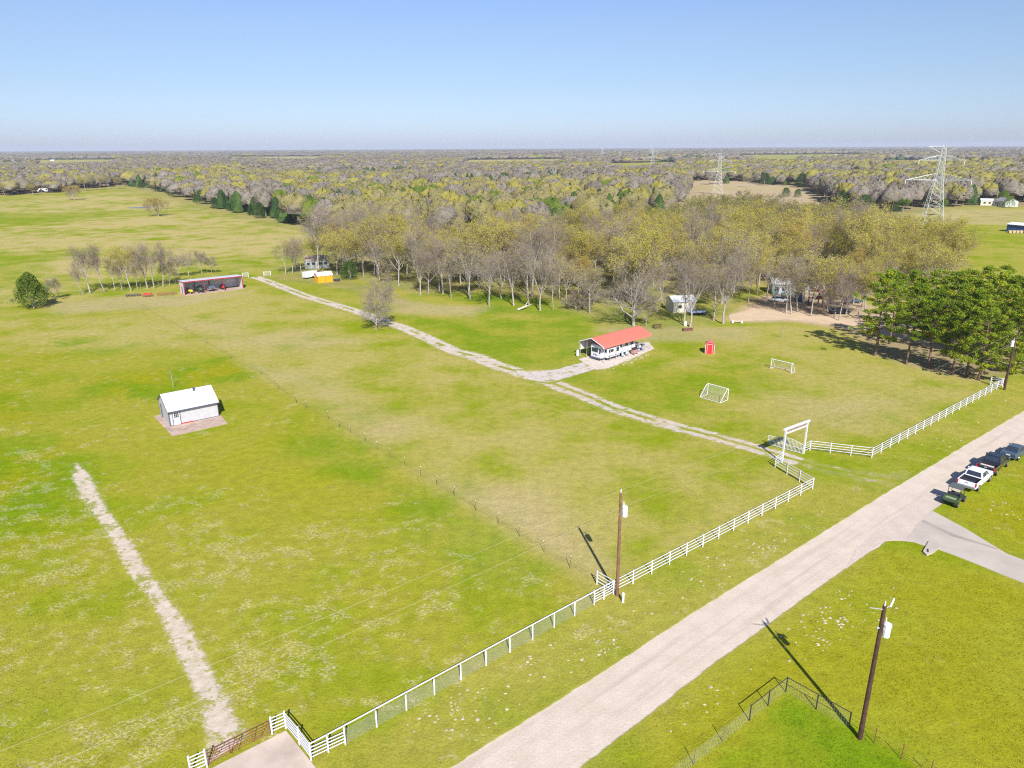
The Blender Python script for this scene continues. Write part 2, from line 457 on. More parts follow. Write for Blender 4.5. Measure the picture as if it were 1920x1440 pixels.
def zones(x, y):
    x = np.asarray(x, float); y = np.asarray(y, float)
    tan = np.full(x.shape, 0.35); fl = np.full(x.shape, 0.10); dirt = np.zeros(x.shape)
    lush = np.full(x.shape, 0.15); gold = np.full(x.shape, 0.2); brown = np.zeros(x.shape)
    def put(a, v, m): return a * (1 - m) + v * m
    m = inside(x, y, FARPAST, 8); tan = put(tan, 1.15, m); gold = put(gold, 0.1, m)
    for pts, l in (([(-100, 400), (150, 398), (280, 392), (240, 403), (60, 420), (-150, 425)], 0.9), ([(-50, 470), (60, 480), (80, 530), (-60, 540)], 0.8), ([(380, 430), (480, 425), (500, 440), (400, 445)], 0.4), ([(330, 495), (480, 490), (540, 500), (470, 515), (330, 525)], 0.55), ([(130, 525), (330, 510), (330, 538), (120, 552)], 0.7)):
        m = inside(x, y, W(pts), 7, 5); tan = put(tan, 0.15, m * l); lush = put(lush, 0.6, m * l)
    m = inside(x, y, FIELD_LEFT, 1.2); tan = put(tan, 0.20, m); gold = put(gold, 0.55, m); lush = put(lush, 0.15, m); fl = put(fl, 0.35, m)
    m = inside(x, y, FLECKED, 6, 4) * inside(x, y, FIELD_LEFT, 1.2); fl = put(fl, 1.0, m)
    m = inside(x, y, W([(430, 800), (640, 830), (820, 960), (500, 960), (330, 880), (300, 840)]), 4, 3) * inside(x, y, FIELD_LEFT, 1); gold = put(gold, 0.95, m); fl = put(fl, 0.15, m); lush = put(lush, 0, m)
    m = inside(x, y, W([(610, 815), (720, 870), (850, 950), (970, 1020), (1080, 1095), (900, 1060), (760, 960), (640, 890), (560, 840)]), 3, 2) * inside(x, y, FIELD_LEFT, 0.8); lush = put(lush, 1.0, m); gold = put(gold, 0, m); fl = put(fl, 0.2, m)
    for pts in ([(150, 700), (330, 690), (470, 670), (480, 700), (330, 740), (160, 745)], [(-30, 750), (60, 745), (60, 790), (-30, 800)], [(120, 640), (330, 640), (330, 660), (120, 665)], [(-60, 830), (120, 830), (100, 1000), (0, 1100), (-200, 1100)]):
        m = inside(x, y, W(pts), 4, 3); lush = put(lush, 0.95, m); tan = put(tan, 0.0, m)
    m = inside(x, y, W([(-100, 590), (260, 590), (330, 620), (400, 655), (250, 650), (0, 660), (-150, 700)]), 4, 4); tan = put(tan, 0.8, m * 0.8); fl = put(fl, 0.5, m)
    m = inside(x, y, W([(60, 570), (250, 556), (470, 546), (330, 575), (120, 590)]), 3, 2); brown = put(brown, 0.45, m)
    m = inside(x, y, FIELD_MID, 1.5); tan = put(tan, 0.66, m); fl = put(fl, 0.02, m); gold = put(gold, 0.25, m); lush = put(lush, 0.05, m)
    for pts, t in (([(760, 900), (1000, 930), (1090, 1060), (960, 990), (840, 930)], 0.5), ([(480, 690), (640, 710), (760, 800), (700, 830), (560, 750)], 0.35), ([(560, 620), (680, 640), (560, 660), (450, 640)], 0.3), ([(330, 590), (450, 600), (420, 630), (330, 615)], 0.3)):
        m = inside(x, y, W(pts), 4, 3) * inside(x, y, FIELD_MID, 1.5); brown = put(brown, t, m)
    m = inside(x, y, FIELD_RIGHT, 2); tan = put(tan, 0.6, m); gold = put(gold, 0.35, m); fl = put(fl, 0.04, m)
    m = inside(x, y, W([(1450, 740), (1680, 750), (1640, 800), (1500, 800)]), 4, 3); brown = put(brown, 0.3, m)
    m = inside(x, y, W([(1060, 715), (1230, 690), (1420, 690), (1300, 790), (1150, 760)]), 4, 3); lush = put(lush, 0.5, m); tan = put(tan, 0.2, m)
    m = inside(x, y, W([(760, 590), (900, 600), (1080, 600), (1080, 680), (960, 690), (860, 650)]), 3, 3); lush = put(lush, 0.8, m); tan = put(tan, 0.15, m)
    m = inside(x, y, VERGE, 1.0); tan = put(tan, 0.25, m); fl = put(fl, 0.45, m); gold = put(gold, 0.45, m); brown = put(brown, 0.05, m)
    m = inside(x, y, RIGHT_GRASS, 2); tan = put(tan, 0.05, m); fl = put(fl, 0.12, m); gold = put(gold, 0.75, m)
    m = inside(x, y, LAWN_CORNER, 0.4); lush = put(lush, 1.0, m); gold = put(gold, 0.15, m); fl = put(fl, 0.03, m)
    m = inside(x, y, W([(1770, 950), (1900, 880), (2200, 760), (2500, 1100), (1920, 1045), (1830, 1000)]), 1.5); gold = put(gold, 0.85, m); tan = put(tan, 0.05, m); fl = put(fl, 0.3, m)
    # woodland floor
    m = inside(x, y, WOOD_A, 3, 2)
    dirt = put(dirt, 0.55, m); lush = put(lush, 0.5, m); tan = put(tan, 0.3, m); fl = put(fl, 0.0, m)
    m = inside(x, y, W([(850, 545), (1045, 560), (1110, 600), (1000, 592), (880, 575), (780, 552)]), 3, 2); dirt = put(dirt, 0.1, m); lush = put(lush, 1.0, m); tan = put(tan, 0.0, m)
    m = inside(x, y, W([(1100, 570), (1380, 560), (1330, 612), (1190, 620), (1110, 600)]), 3, 2); dirt = put(dirt, 0.25, m); lush = put(lush, 0.7, m)
    m = inside(x, y, W([(500, 514), (640, 522), (760, 560), (760, 580), (640, 540), (540, 527)]), 2, 2); dirt = put(dirt, 0.45, m)
    m = inside(x, y, W([(720, 560), (900, 575), (880, 590), (740, 585)]), 2, 2); brown = put(brown, 0.45, m)
    m = inside(x, y, W([(1130, 618), (1330, 612), (1420, 612), (1400, 640), (1240, 640), (1170, 632)]), 2, 2); brown = put(brown, 0.4, m)
    m = inside(x, y, YARD, 2, 1.5); dirt = put(dirt, 0.12, m); tan = put(tan, 1, m); brown = put(brown, 0.95, m)
    m = inside(x, y, W([(1600, 622), (1900, 640), (1900, 700), (1820, 708), (1700, 684), (1640, 664)]), 2, 1.5); dirt = put(dirt, 0.75, m); brown = put(brown, 0.4, m)
    m = inside(x, y, BROWN, 12, 6); brown = put(brown, 0.85, m); tan = put(tan, 1, m); dirt = put(dirt, 0.1, m)
    m = inside(x, y, W([(1290, 346), (1500, 352), (1500, 358), (1300, 358)]), 10, 5); brown = put(brown, 0.55, m); gold = put(gold, 0.6, m)
    # right hand pasture by the pylon
    m = inside(x, y, W([(1700, 402), (1780, 392), (2100, 396), (2100, 425), (1700, 418)]), 8, 4); tan = put(tan, 0.9, m); brown = put(brown, 0.3, m)
    m = inside(x, y, W([(1385, 290.5), (1600, 289), (1640, 293), (1560, 302.5), (1420, 303), (1370, 297)]), 20); tan = put(tan, 0.25, m); lush = put(lush, 0.3, m)
    # beyond: woods floor
    far = 1 - inside(x, y, PASTURE, 15)
    dirt = np.maximum(dirt, 0.9 * far * np.clip((y - 250) / 100, 0, 1))
    for q, pl in enumerate(CLEAR2):
        m = inside(x, y, pl, 25); dirt = put(dirt, 0.05, m); tan = put(tan, 0.5 + 0.25 * (q % 3), m); brown = put(brown, 0.12 * (q % 3), m)
    return np.stack([tan, fl, dirt, np.ones_like(tan)], -1), np.stack([lush, gold, brown, np.ones_like(tan)], -1)

def set_zone(me, x, y):
    a, b = zones(x, y)
    for nm, arr in (('zone', a), ('zone_b', b)):
        at_ = me.attributes.new(nm, 'FLOAT_COLOR', 'POINT')
        at_.data.foreach_set('color', arr.astype(np.float32).ravel())

def axis(lo, hi, step, far):
    c = list(np.arange(lo, hi + 1e-6, step)); s = step; p = hi
    while p < far: s *= 1.09; p += s; c.append(p)
    s = step; p = lo
    q = []
    while p > -far: s *= 1.09; p -= s; q.append(p)
    return np.array(q[::-1] + c)

def grid_mesh(name, X, Y, mat):
    gx, gy = np.meshgrid(X, Y); nx, ny = len(X), len(Y)
    v = np.stack([gx.ravel(), gy.ravel(), np.zeros(nx * ny)], -1)
    i = np.arange((ny - 1) * (nx - 1)); r, c = i // (nx - 1), i % (nx - 1); a = r * nx + c
    q = np.stack([a, a + 1, a + nx + 1, a + nx], -1)
    me = bpy.data.meshes.new(name)
    me.vertices.add(len(v)); me.loops.add(q.size); me.polygons.add(len(q))
    me.vertices.foreach_set('co', v.astype(np.float32).ravel())
    me.loops.foreach_set('vertex_index', q.astype(np.int32).ravel())
    me.polygons.foreach_set('loop_start', np.arange(0, q.size, 4, dtype=np.int32))
    me.polygons.foreach_set('loop_total', np.full(len(q), 4, np.int32))
    me.materials.append(mat); me.update(calc_edges=True)
    set_zone(me, v[:, 0], v[:, 1])
    o = bpy.data.objects.new(name, me); col.objects.link(o)
    return o

FAR = 15500.0
tag(grid_mesh('ground', axis(-125, 110, 1.1, FAR), axis(20, 270, 1.1, FAR), mat_ground()), kind='structure')

def resample(pts, step):
    pts = [np.array(p, float) for p in pts]
    L = [0.0]
    for a, b in zip(pts, pts[1:]): L.append(L[-1] + np.linalg.norm(b - a))
    n = max(2, int(L[-1] / step)); s = np.linspace(0, L[-1], n)
    A = np.array(pts)
    return np.stack([np.interp(s, L, A[:, i]) for i in range(2)], -1), s

def strip(name, left, right, z, mat, step=0.8, across=10, over=1.3, **tg):
    """a road between two edge lines"""
    n = 220
    def rs(p):
        p = np.array(p, float); L = np.r_[0, np.cumsum(np.linalg.norm(np.diff(p, axis=0), axis=1))]
        s = np.linspace(0, L[-1], n); return np.stack([np.interp(s, L, p[:, i]) for i in range(2)], -1), s
    l, s = rs(left); r, _ = rs(right)
    U = np.linspace(-over, over, across + 1)
    mid = (l + r) / 2; half = (r - l) / 2
    V = mid[:, None, :] + half[:, None, :] * U[None, :, None]
    vv = np.concatenate([V.reshape(-1, 2), np.full((n * (across + 1), 1), z)], 1)
    fs = []
    for i in range(n - 1):
        for j in range(across):
            a = i * (across + 1) + j; fs.append((a, a + 1, a + across + 2, a + across + 1))
    me = bpy.data.meshes.new(name); me.from_pydata(vv.tolist(), [], fs); me.materials.append(mat)
    at_ = me.attributes.new('uvw', 'FLOAT_VECTOR', 'POINT')
    uv = np.zeros((n, across + 1, 3)); uv[:, :, 0] = U[None]; uv[:, :, 1] = s[:, None]
    at_.data.foreach_set('vector', uv.astype(np.float32).ravel())
    set_zone(me, vv[:, 0], vv[:, 1]); me.update()
    o = bpy.data.objects.new(name, me); col.objects.link(o)
    return tag(o, kind='structure')

def line_strip(name, pts, widths, z, mat, **kw):
    p = np.array([at(*q) for q in pts], float); w = np.array(widths, float)
    t = np.gradient(p, axis=0); t /= np.linalg.norm(t, axis=1)[:, None]
    nrm = np.stack([-t[:, 1], t[:, 0]], -1)
    return strip(name, p + nrm * w[:, None] / 2, p - nrm * w[:, None] / 2, z, mat, **kw)

def extend(p, a, b):
    """lengthen a polyline at both ends"""
    p = [np.array(q) for q in p]
    d0 = p[0] - p[1]; d0 /= np.linalg.norm(d0); d1 = p[-1] - p[-2]; d1 /= np.linalg.norm(d1)
    return [p[0] + d0 * a] + p + [p[-1] + d1 * b]

# main gravel road
m_road = mat_track('pale_road_gravel', (0.575, 0.490, 0.410), (0.51, 0.425, 0.345), amp=0.17, edge=1.0, soft=0.03, rut=0.75, nscale=0.5, rutc=(0.42, 0.33, 0.27))
RL = W([(850, 1437), (1053, 1310), (1200, 1215), (1302, 1148), (1424, 1073), (1516, 1016), (1621, 950), (1711, 895), (1801, 841), (1920, 771)])
RR = W([(1087, 1440), (1240, 1321), (1335, 1247), (1415, 1190), (1507, 1122), (1580, 1070), (1640, 1030), (1700, 990), (1762, 948), (1830, 903), (1920, 845)])
RL, RR = extend(RL, 40, 170), extend(RR, 40, 170)
strip('road', RL, RR, 0.022, m_road, across=16, over=1.12)

# junction flare (gravel) where the driveway meets the road
m_flare = mat_track('flare_gravel', (0.54, 0.45, 0.385), (0.48, 0.40, 0.34), amp=0.08, edge=0.96, soft=0.02, rut=0.2)
APR = W([(1585, 1068), (1605, 1030), (1650, 990), (1700, 955), (1752, 925), (1764, 947), (1747.5, 958), (1722, 982), (1724, 1019), (1700, 1015.5), (1675, 1014.5), (1657, 1016), (1630, 1034)])
def pad0(name, pts, z, mat):
    b = MB(); b.add([(x, y, z) for x, y in pts], [tuple(range(len(pts)))]); o = b.build(name, mat); set_zone(o.data, np.array([p[0] for p in pts]), np.array([p[1] for p in pts])); return tag(o, kind='structure')
pad0('road_apron', APR, 0.034, m_flare)

m_conc = mk('driveway_concrete', (0.44, 0.385, 0.33), 0.9, 0.10, 0.35, spec=0.15)
m_conc_d = mk('concrete_band', (0.335, 0.29, 0.255), 0.9, 0.12, 0.5, spec=0.15)
def pad(name, pts, z, mat, thick=0.0, kind='structure'):
    b = MB(); n = len(pts)
    if thick:
        b.add([(x, y, z) for x, y in pts] + [(x, y, z - thick) for x, y in pts], [tuple(range(n))] + [(i, i + n, (i + 1) % n + n, (i + 1) % n) for i in range(n)])
    else: b.add([(x, y, z) for x, y in pts], [tuple(range(n))])
    return tag(b.build(name, mat), kind=kind)
DW = W([(1721, 983), (1747.5, 958), (1811, 992), (1869, 1027.5), (1888, 1039)])
_d = np.array(at(1960, 1108)) - np.array(at(1830, 1057.5)); _d /= np.linalg.norm(_d)
_a, _b = np.array(DW[-1]), np.array(at(1879, 1078))
DW += [tuple(_a + _d * 60), tuple(_b + _d * 60)] + W([(1879, 1078), (1830, 1057.5), (1785, 1040), (1757, 1030), (1722, 1020), (1700, 1012)])
pad('driveway', DW, 0.05, m_conc, 0.05)
pad('driveway_joint', W([(1727, 979), (1731, 975), (1760, 989), (1790, 1003), (1850, 1022), (1872, 1030.5), (1868, 1031), (1846, 1024), (1786, 1007), (1756, 992)]), 0.056, m_conc_d, 0)
cvh = empty('culvert_headwall', P(1742, 1031), 0, 'small pale concrete culvert headwall with dark pipe mouth beside the driveway', 'culvert')
_p = [Vector((*q, 0)) - Vector((*at(1742, 1031), 0)) for q in W([(1741, 1017), (1730, 1036), (1737, 1043), (1749, 1038), (1761, 1029), (1758, 1018)])]
MB().add([(p.x, p.y, 0.0) for p in _p] + [(p.x, p.y, 0.16) for p in _p], [tuple(range(6, 12))] + [(i, (i + 1) % 6, (i + 1) % 6 + 6, i + 6) for i in range(6)]).build('headwall', m_conc, cvh)
_q = Vector((*at(1739, 1035), 0)) - Vector((*at(1742, 1031), 0))
MB().box((_q.x, _q.y, 0.17), (0.14, 0.62, 0.03), rz=R(-28)).build('pipe_mouth', mk('opening_shade', (0.05, 0.03, 0.04), 0.9, 0.2, 2), cvh)  # flat dark slab, its colour stands in for the shade inside the pipe
m_slab = mk('entrance_concrete', (0.50, 0.41, 0.34), 0.9, 0.22, 0.35, spec=0.15)
pad('entrance_slab', W([(536.5, 1371), (594, 1443), (700, 1580), (520, 1700), (330, 1480), (398, 1441)]), 0.06, m_slab, 0.08)

# two-track gravel drive
m_drive = mat_track('limestone_drive', (0.56, 0.485, 0.42), (0.45, 0.38, 0.31), amp=0.9, edge=0.84, soft=0.2, mid_strip=0.55, hole=0.34, nscale=0.8)
DRV = [(478, 519), (498, 526), (529, 538), (571, 554.6), (612, 567), (654, 579), (692, 592), (725, 605), (750, 612), (783, 626), (817, 642), (850, 658), (892, 669), (933, 686), (983, 701), (1017, 707)]
line_strip('gravel_drive', DRV, [3.6] * 11 + [3.8, 4.2, 4.0, 4.6, 5.5], 0.012, m_drive)
m_drive2 = mat_track('worn_two_track', (0.53, 0.455, 0.385), (0.43, 0.36, 0.29), amp=0.95, edge=0.82, soft=0.12, mid_strip=1.0, hole=0.35, nscale=0.8)
DRV2 = [(1000, 703), (1012, 708), (1050, 724.6), (1104, 745), (1146, 764), (1208, 783), (1271, 801.7), (1333, 817), (1396, 835), (1457, 853), (1500, 866)]
line_strip('gravel_drive', DRV2, [4.6, 4.4, 4.0, 3.8, 3.7, 3.6, 3.5, 3.4, 3.3, 3.2, 3.2], 0.018, m_drive2)
m_drive3 = mat_track('faint_track', (0.46, 0.36, 0.26), (0.40, 0.30, 0.2), amp=1.3, edge=0.62, soft=0.22, mid_strip=1.0, hole=1.0, nscale=0.6)
line_strip('drive_apron', [(1490, 863), (1545, 878), (1600, 889), (1660, 901), (1705, 903), (1730, 900)], [3.2, 3.4, 3.8, 4.4, 6.5, 8.0], 0.0145, m_drive3)
m_spur = mat_track('spur_gravel', (0.55, 0.48, 0.44), (0.46, 0.40, 0.37), amp=0.55, edge=0.86, soft=0.08, hole=0.3, nscale=0.7)
strip('gravel_spur', W([(965, 694), (1010, 694), (1040, 692), (1070, 684), (1100, 677)]), W([(985, 712), (1030, 719), (1058, 712), (1085, 703), (1122, 692)]), 0.024, m_spur, over=1.15)
m_pad = mat_track('carport_stone', (0.50, 0.43, 0.37), (0.60, 0.53, 0.47), amp=0.5, edge=0.88, soft=0.06, hole=0.1, nscale=1.4)
strip('carport_pad', W([(1082, 672), (1110, 664), (1150, 655), (1185, 645), (1215, 640)]), W([(1122, 695), (1145, 692), (1178, 678), (1203, 667), (1228, 655)]), 0.028, m_pad, over=1.15)
m_yard = mat_track('sandy_yard', (0.56, 0.43, 0.30), (0.49, 0.37, 0.25), amp=0.55, edge=0.86, soft=0.12, nscale=0.35)
strip('sandy_yard', W([(1366, 590), (1410, 577), (1480, 580), (1550, 588), (1610, 600), (1700, 628), (1790, 655)]), W([(1372, 606), (1410, 604), (1480, 601), (1550, 609), (1610, 618), (1680, 634), (1780, 662)]), 0.02, m_yard, over=1.25)
# gravel track in the near field
m_track = mat_track('bare_caliche_track', (0.57, 0.49, 0.40), (0.44, 0.37, 0.27), amp=1.4, edge=0.80, soft=0.26, hole=0.45, nscale=1.5, tip=5.0)
strip('field_track', W([(122, 866), (128, 880), (150, 936), (196, 994), (237, 1073), (283, 1132), (329, 1236), (367, 1307), (387, 1398), (378, 1440)]),
      W([(164, 866), (168, 880), (192, 936), (233, 994), (279, 1065), (317, 1123), (360, 1170), (395, 1245), (446, 1340), (472, 1378)]), 0.016, m_track, over=1.35, across=12)

# pond in the left pasture
m_water, k, b, out = new_mat('pond_water')
b.inputs['Base Color'].default_value = (0.10, 0.10, 0.10, 1); b.inputs['Roughness'].default_value = 0.25; b.inputs['Specular IOR Level'].default_value = 0.25
o = pad('pond_water', W([(238, 389.6), (252, 388.6), (272, 388.0), (288, 388.2), (284, 390), (262, 390.8), (245, 390.6)]), 0.03, m_water)

# pale stones in the verges and around the carport
def stones(name, areas, mat, smin, smax, label):
    vs_, fs_ = [], []
    for poly, n in areas:
        xs = [p[0] for p in poly]; ys = [p[1] for p in poly]
        cl = [(rnd.uniform(min(xs), max(xs)), rnd.uniform(min(ys), max(ys))) for _ in range(max(3, n // 7))]
        c = 0; guard = 0
        while c < n and guard < n * 60:
            guard += 1
            q = rnd.choice(cl); s_ = rnd.choice((0.7, 1.6, 3.5))
            x, y = q[0] + rnd.gauss(0, s_), q[1] + rnd.gauss(0, s_)
            if dist_poly(np.array([x]), np.array([y]), poly)[0] > -0.3: continue
            r = smin + (smax - smin) * rnd.random() ** 2.5; m_ = 7; b0 = len(vs_); a0 = rnd.uniform(0, 6.28); el = rnd.uniform(0.5, 1)
            for zz, kk in ((0.0, 1.0), (r * 0.28, 0.85), (r * 0.42, 0.4)):
                for i in range(m_):
                    t = a0 + 6.283 * i / m_; rr = r * kk * rnd.uniform(0.8, 1.15)
                    vs_.append((x + rr * math.cos(t), y + rr * math.sin(t) * el, zz))
            for L_ in range(2):
                for i in range(m_):
                    fs_.append((b0 + L_ * m_ + i, b0 + L_ * m_ + (i + 1) % m_, b0 + (L_ + 1) * m_ + (i + 1) % m_, b0 + (L_ + 1) * m_ + i))
            fs_.append(tuple(b0 + 2 * m_ + i for i in range(m_)))
            c += 1
    mb = MB(); mb.add(vs_, fs_)
    return tag(mb.build(name, mat), label, 'stones', kind='stuff')
m_stone = mk('pale_limestone', (0.42, 0.365, 0.28), 0.95, 0.25, 0.8)
m_stone2 = mk('carport_limestone', (0.50, 0.45, 0.39), 0.95, 0.35, 1.5)
stones('verge_stones', [(W([(700, 1380), (1150, 1135), (1525, 930), (1660, 900), (1420, 1060), (900, 1385)]), 330),
                        (W([(1250, 1330), (1640, 1045), (1700, 1050), (1700, 1150), (1400, 1300), (1200, 1440)]), 190),
                        (W([(1640, 850), (1900, 740), (1920, 765), (1720, 880)]), 60), (W([(1830, 950), (1900, 900), (1920, 980)]), 25),
                        (W([(1400, 1360), (1475, 1302), (1595, 1372), (1720, 1450), (1720, 1460), (1590, 1376), (1475, 1310), (1380, 1380)]), 40)], m_stone, 0.03, 0.15, 'pale flat stones scattered along the grass verges of the gravel road')
stones('carport_stones', [(W([(1100, 690), (1130, 682), (1160, 680), (1200, 665), (1228, 655), (1226, 664), (1190, 680), (1150, 694), (1122, 700)]), 260)], m_stone2, 0.05, 0.17, 'pale rough stones edging the red-roofed carport')

# ---------------------------------------------------------------- materials
M = dict(
    white=mk('white_paint', (0.64, 0.64, 0.66), 0.5, 0.06, 2),
    white_metal=mk_ribbed('white_sheet_metal', (0.80, 0.80, 0.82), 'X', 9, 0.4),
    roofwhite=mk_ribbed('white_metal_roof', (0.66, 0.66, 0.70), 'X', 7, 0.35),
    rail=mk('white_rail_paint', (0.58, 0.58, 0.62), 0.5, 0.05, 2),
    trim=mk('dark_blue_grey_trim', (0.09, 0.10, 0.15), 0.6, 0.1, 3),
    siding=mk_ribbed('white_siding', (0.50, 0.50, 0.51), 'Z', 5, 0.6),
    glass=mk('dark_window_glass', (0.03, 0.04, 0.06), 0.08, 0.1, 2, spec=0.7),
    patio=mk('worn_brown_concrete', (0.42, 0.31, 0.25), 0.9, 0.22, 0.9),
    red=mk('red_paint', (0.62, 0.035, 0.03), 0.5, 0.1, 2),
    redtrim=mk('maroon_trim', (0.33, 0.03, 0.06), 0.5, 0.1, 2),
    redroof=mk_ribbed('red_metal_roof', (0.66, 0.175, 0.125), 'X', 5, 0.32, var=0.08),
    orange=mk('orange_wood_siding', (0.80, 0.33, 0.01), 0.6, 0.12, 3),
    galv=mk('galvanised_steel', (0.55, 0.57, 0.60), 0.4, 0.12, 3, 0.5),
    darkmetal=mk('black_fence_paint', (0.035, 0.033, 0.04), 0.5, 0.2, 3),
    pipered=mk('rusty_red_gate_paint', (0.24, 0.075, 0.06), 0.6, 0.25, 3),
    wood=mk('brown_pole_wood', (0.20, 0.105, 0.065), 0.85, 0.3, 2),
    wooddark=mk('dark_creosote_wood', (0.075, 0.035, 0.028), 0.8, 0.35, 2),
    woodgrey=mk('weathered_wood', (0.28, 0.23, 0.19), 0.9, 0.3, 2),
    xfmr=mk('transformer_grey_paint', (0.62, 0.68, 0.72), 0.35, 0.06, 2),
    cer=mk('white_ceramic', (0.75, 0.76, 0.78), 0.2, 0.05, 4),
    wire=mk('aluminium_wire', (0.50, 0.50, 0.36), 0.5, 0.05, 1),
    tpost=mk('rusty_t_post', (0.16, 0.12, 0.09), 0.8, 0.3, 4),
    tire=mk('black_rubber', (0.02, 0.02, 0.022), 0.8, 0.1, 3),
    rim=mk('alloy_rim', (0.45, 0.46, 0.48), 0.3, 0.1, 3, 0.7),
    chrome=mk('chrome_bumper', (0.55, 0.57, 0.60), 0.2, 0.06, 3, 0.9),
    carwhite=mk('white_car_paint', (0.80, 0.80, 0.83), 0.25, 0.03, 2, coat=0.6),
    carblack=mk('black_car_paint', (0.018, 0.020, 0.026), 0.2, 0.05, 2, coat=0.7),
    carblue=mk('dark_blue_grey_car_paint', (0.055, 0.085, 0.12), 0.22, 0.05, 2, coat=0.7),
    bed=mk('black_bed_liner', (0.03, 0.03, 0.045), 0.7, 0.15, 3),
    lamp=mk('red_tail_lens', (0.55, 0.015, 0.02), 0.25, 0.05, 3),
    green=mk('olive_green_plastic', (0.055, 0.095, 0.042), 0.5, 0.1, 3),
    greenlight=mk('pale_green_bed', (0.24, 0.30, 0.19), 0.6, 0.1, 3),
    plastic=mk('grey_plastic', (0.10, 0.11, 0.11), 0.6, 0.1, 3),
    yellow=mk('yellow_paint', (0.70, 0.55, 0.04), 0.5, 0.1, 3),
    blue=mk('deep_blue_metal', (0.025, 0.07, 0.22), 0.5, 0.1, 0.5),
    teal=mk('teal_paint', (0.03, 0.20, 0.22), 0.5, 0.1, 2),
    brown=mk('brown_timber', (0.16, 0.075, 0.045), 0.8, 0.2, 2),
    lattice=mk('lattice_steel', (0.50, 0.53, 0.51), 0.5, 0.08, 0.4, 0.2),
    cream=mk('cream_siding', (0.60, 0.56, 0.45), 0.7, 0.1, 1),
    greyroof=mk('grey_shingle', (0.22, 0.22, 0.24), 0.9, 0.2, 1),
    paleroof=mk('pale_metal_roof', (0.60, 0.63, 0.66), 0.5, 0.08, 0.5),
    tanroof=mk('tan_shingle', (0.42, 0.34, 0.27), 0.9, 0.2, 1),
    net=mk('white_net', (0.62, 0.62, 0.60), 0.8, 0.05, 2),
    mesh=mk('wire_mesh', (0.48, 0.52, 0.52), 0.6, 0.05, 2),
    tarp=mk('blue_white_tarp', (0.40, 0.46, 0.60), 0.6, 0.4, 1.5),
    concrete=mk('pale_concrete', (0.60, 0.52, 0.46), 0.9, 0.1, 1),
)

# ---------------------------------------------------------------- short grass tufts standing out of the sward
def tufts(n, y0, y1, seed):
    r = np.random.default_rng(seed)
    y = y0 + (y1 - y0) * r.random(n) ** 1.6; x = r.uniform(-0.80, 0.80, n) * (y + 12)
    cl = bump_np(x, y, 1.3, 5) * 0.6 + bump_np(x, y, 6, 6) * 0.6 + r.normal(size=n) * 0.8
    keep = cl > 0.0
    for sl, sr in ((RL, RR),):
        keep &= dist_poly(x, y, [tuple(p) for p in sl] + [tuple(p) for p in sr][::-1]) > 0.15
    for pts in (APR, W([(1721, 983), (1747.5, 958), (1811, 992), (1888, 1039), (2080, 1110), (2080, 1190), (1785, 1040), (1722, 1020)]), W([(536.5, 1371), (594, 1443), (700, 1580), (520, 1700), (330, 1480), (398, 1441)]), W([(288, 780), (325, 820), (427, 795), (405, 755), (300, 760)]),
                W([(130, 872), (162, 870), (279, 1065), (360, 1170), (446, 1340), (472, 1378), (390, 1398), (329, 1236), (196, 994)])):
        keep &= dist_poly(x, y, pts) > 0.1
    x, y = x[keep], y[keep]; m = len(x); nb = 4
    s = r.uniform(0.025, 0.058, m)
    bx = np.repeat(x, nb) + r.normal(size=m * nb) * 0.06; by = np.repeat(y, nb) + r.normal(size=m * nb) * 0.06; bs = np.repeat(s, nb)
    a = r.uniform(0, 6.28, m * nb); dx, dy = np.cos(a) * bs * 0.55, np.sin(a) * bs * 0.55; lx, ly = r.normal(size=m * nb) * bs * 0.7, r.normal(size=m * nb) * bs * 0.7
    V = np.stack([np.stack([bx - dx, by - dy, np.zeros_like(bx)], -1), np.stack([bx + dx, by + dy, np.zeros_like(bx)], -1), np.stack([bx + lx, by + ly, bs * 1.1], -1)], 1).reshape(-1, 3)
    o = np_mesh('grass_tufts', V, np.arange(len(V)).reshape(-1, 3), [bpy.data.materials['pasture_grass']])
    za, zb = zones(x, y)
    for nm, arr in (('zone', za), ('zone_b', zb)):
        o.data.attributes.new(nm, 'FLOAT_COLOR', 'POINT').data.foreach_set('color', np.repeat(arr, nb * 3, 0).astype(np.float32).ravel())
    return tag(o, 'short tufts of yellow-green grass over the near fields and verges', 'grass', kind='stuff')
tufts(260000, 26, 120, 3)

# ---------------------------------------------------------------- fences
POST_FULL = 1.35
def lay(a, b): return math.atan2(b.y - a.y, b.x - a.x)

def rail_run(root, pts, posts_gap=2.4, n_rails=4, h=1.35, rail_r=0.038, post_r=0.05, mats=(None, None), skip_last=False, rails_h=None, end_proud=0.12, skip_first=False, tol=0):
    """posts and rails along a polyline (world points), children of root; local = world - root.location"""
    o = Vector(root.location)
    mr, mp = mats
    pts = [Vector((p[0], p[1], 0)) for p in pts]
    rails_h = rails_h if rails_h is not None else [h * (0.97 - 0.235 * i) for i in range(n_rails)]
    proto = None
    for si, (a, b) in enumerate(zip(pts, pts[1:])):
        L = (b - a).length; n = max(1, round(L / posts_gap))
        for i in range(n + 1):
            if i == 0 and (si > 0 or skip_first): continue
            if i == n and si == len(pts) - 2 and skip_last: continue
            p = a.lerp(b, i / n)
            if proto is None:
                proto = MB().box((0, 0, h / 2 + 0.02), (post_r * 2, post_r * 2, h + 0.04)).build('post', mp, root)
                proto.location = p - o
            else:
                c = proto.copy(); col.objects.link(c); c.parent = root; c.location = p - o
            pr = proto if i == 0 and si == 0 and not skip_first else None
        d = (b - a).normalized(); nr = Vector((-d.y, d.x, 0)) * 0
        for z in rails_h:
            MB().tube(a - o + Vector((0, 0, z)) + d * 0.01, b - o + Vector((0, 0, z)) - d * 0.01, rail_r, rail_r, 6).build('rail', mr, root)
    return root

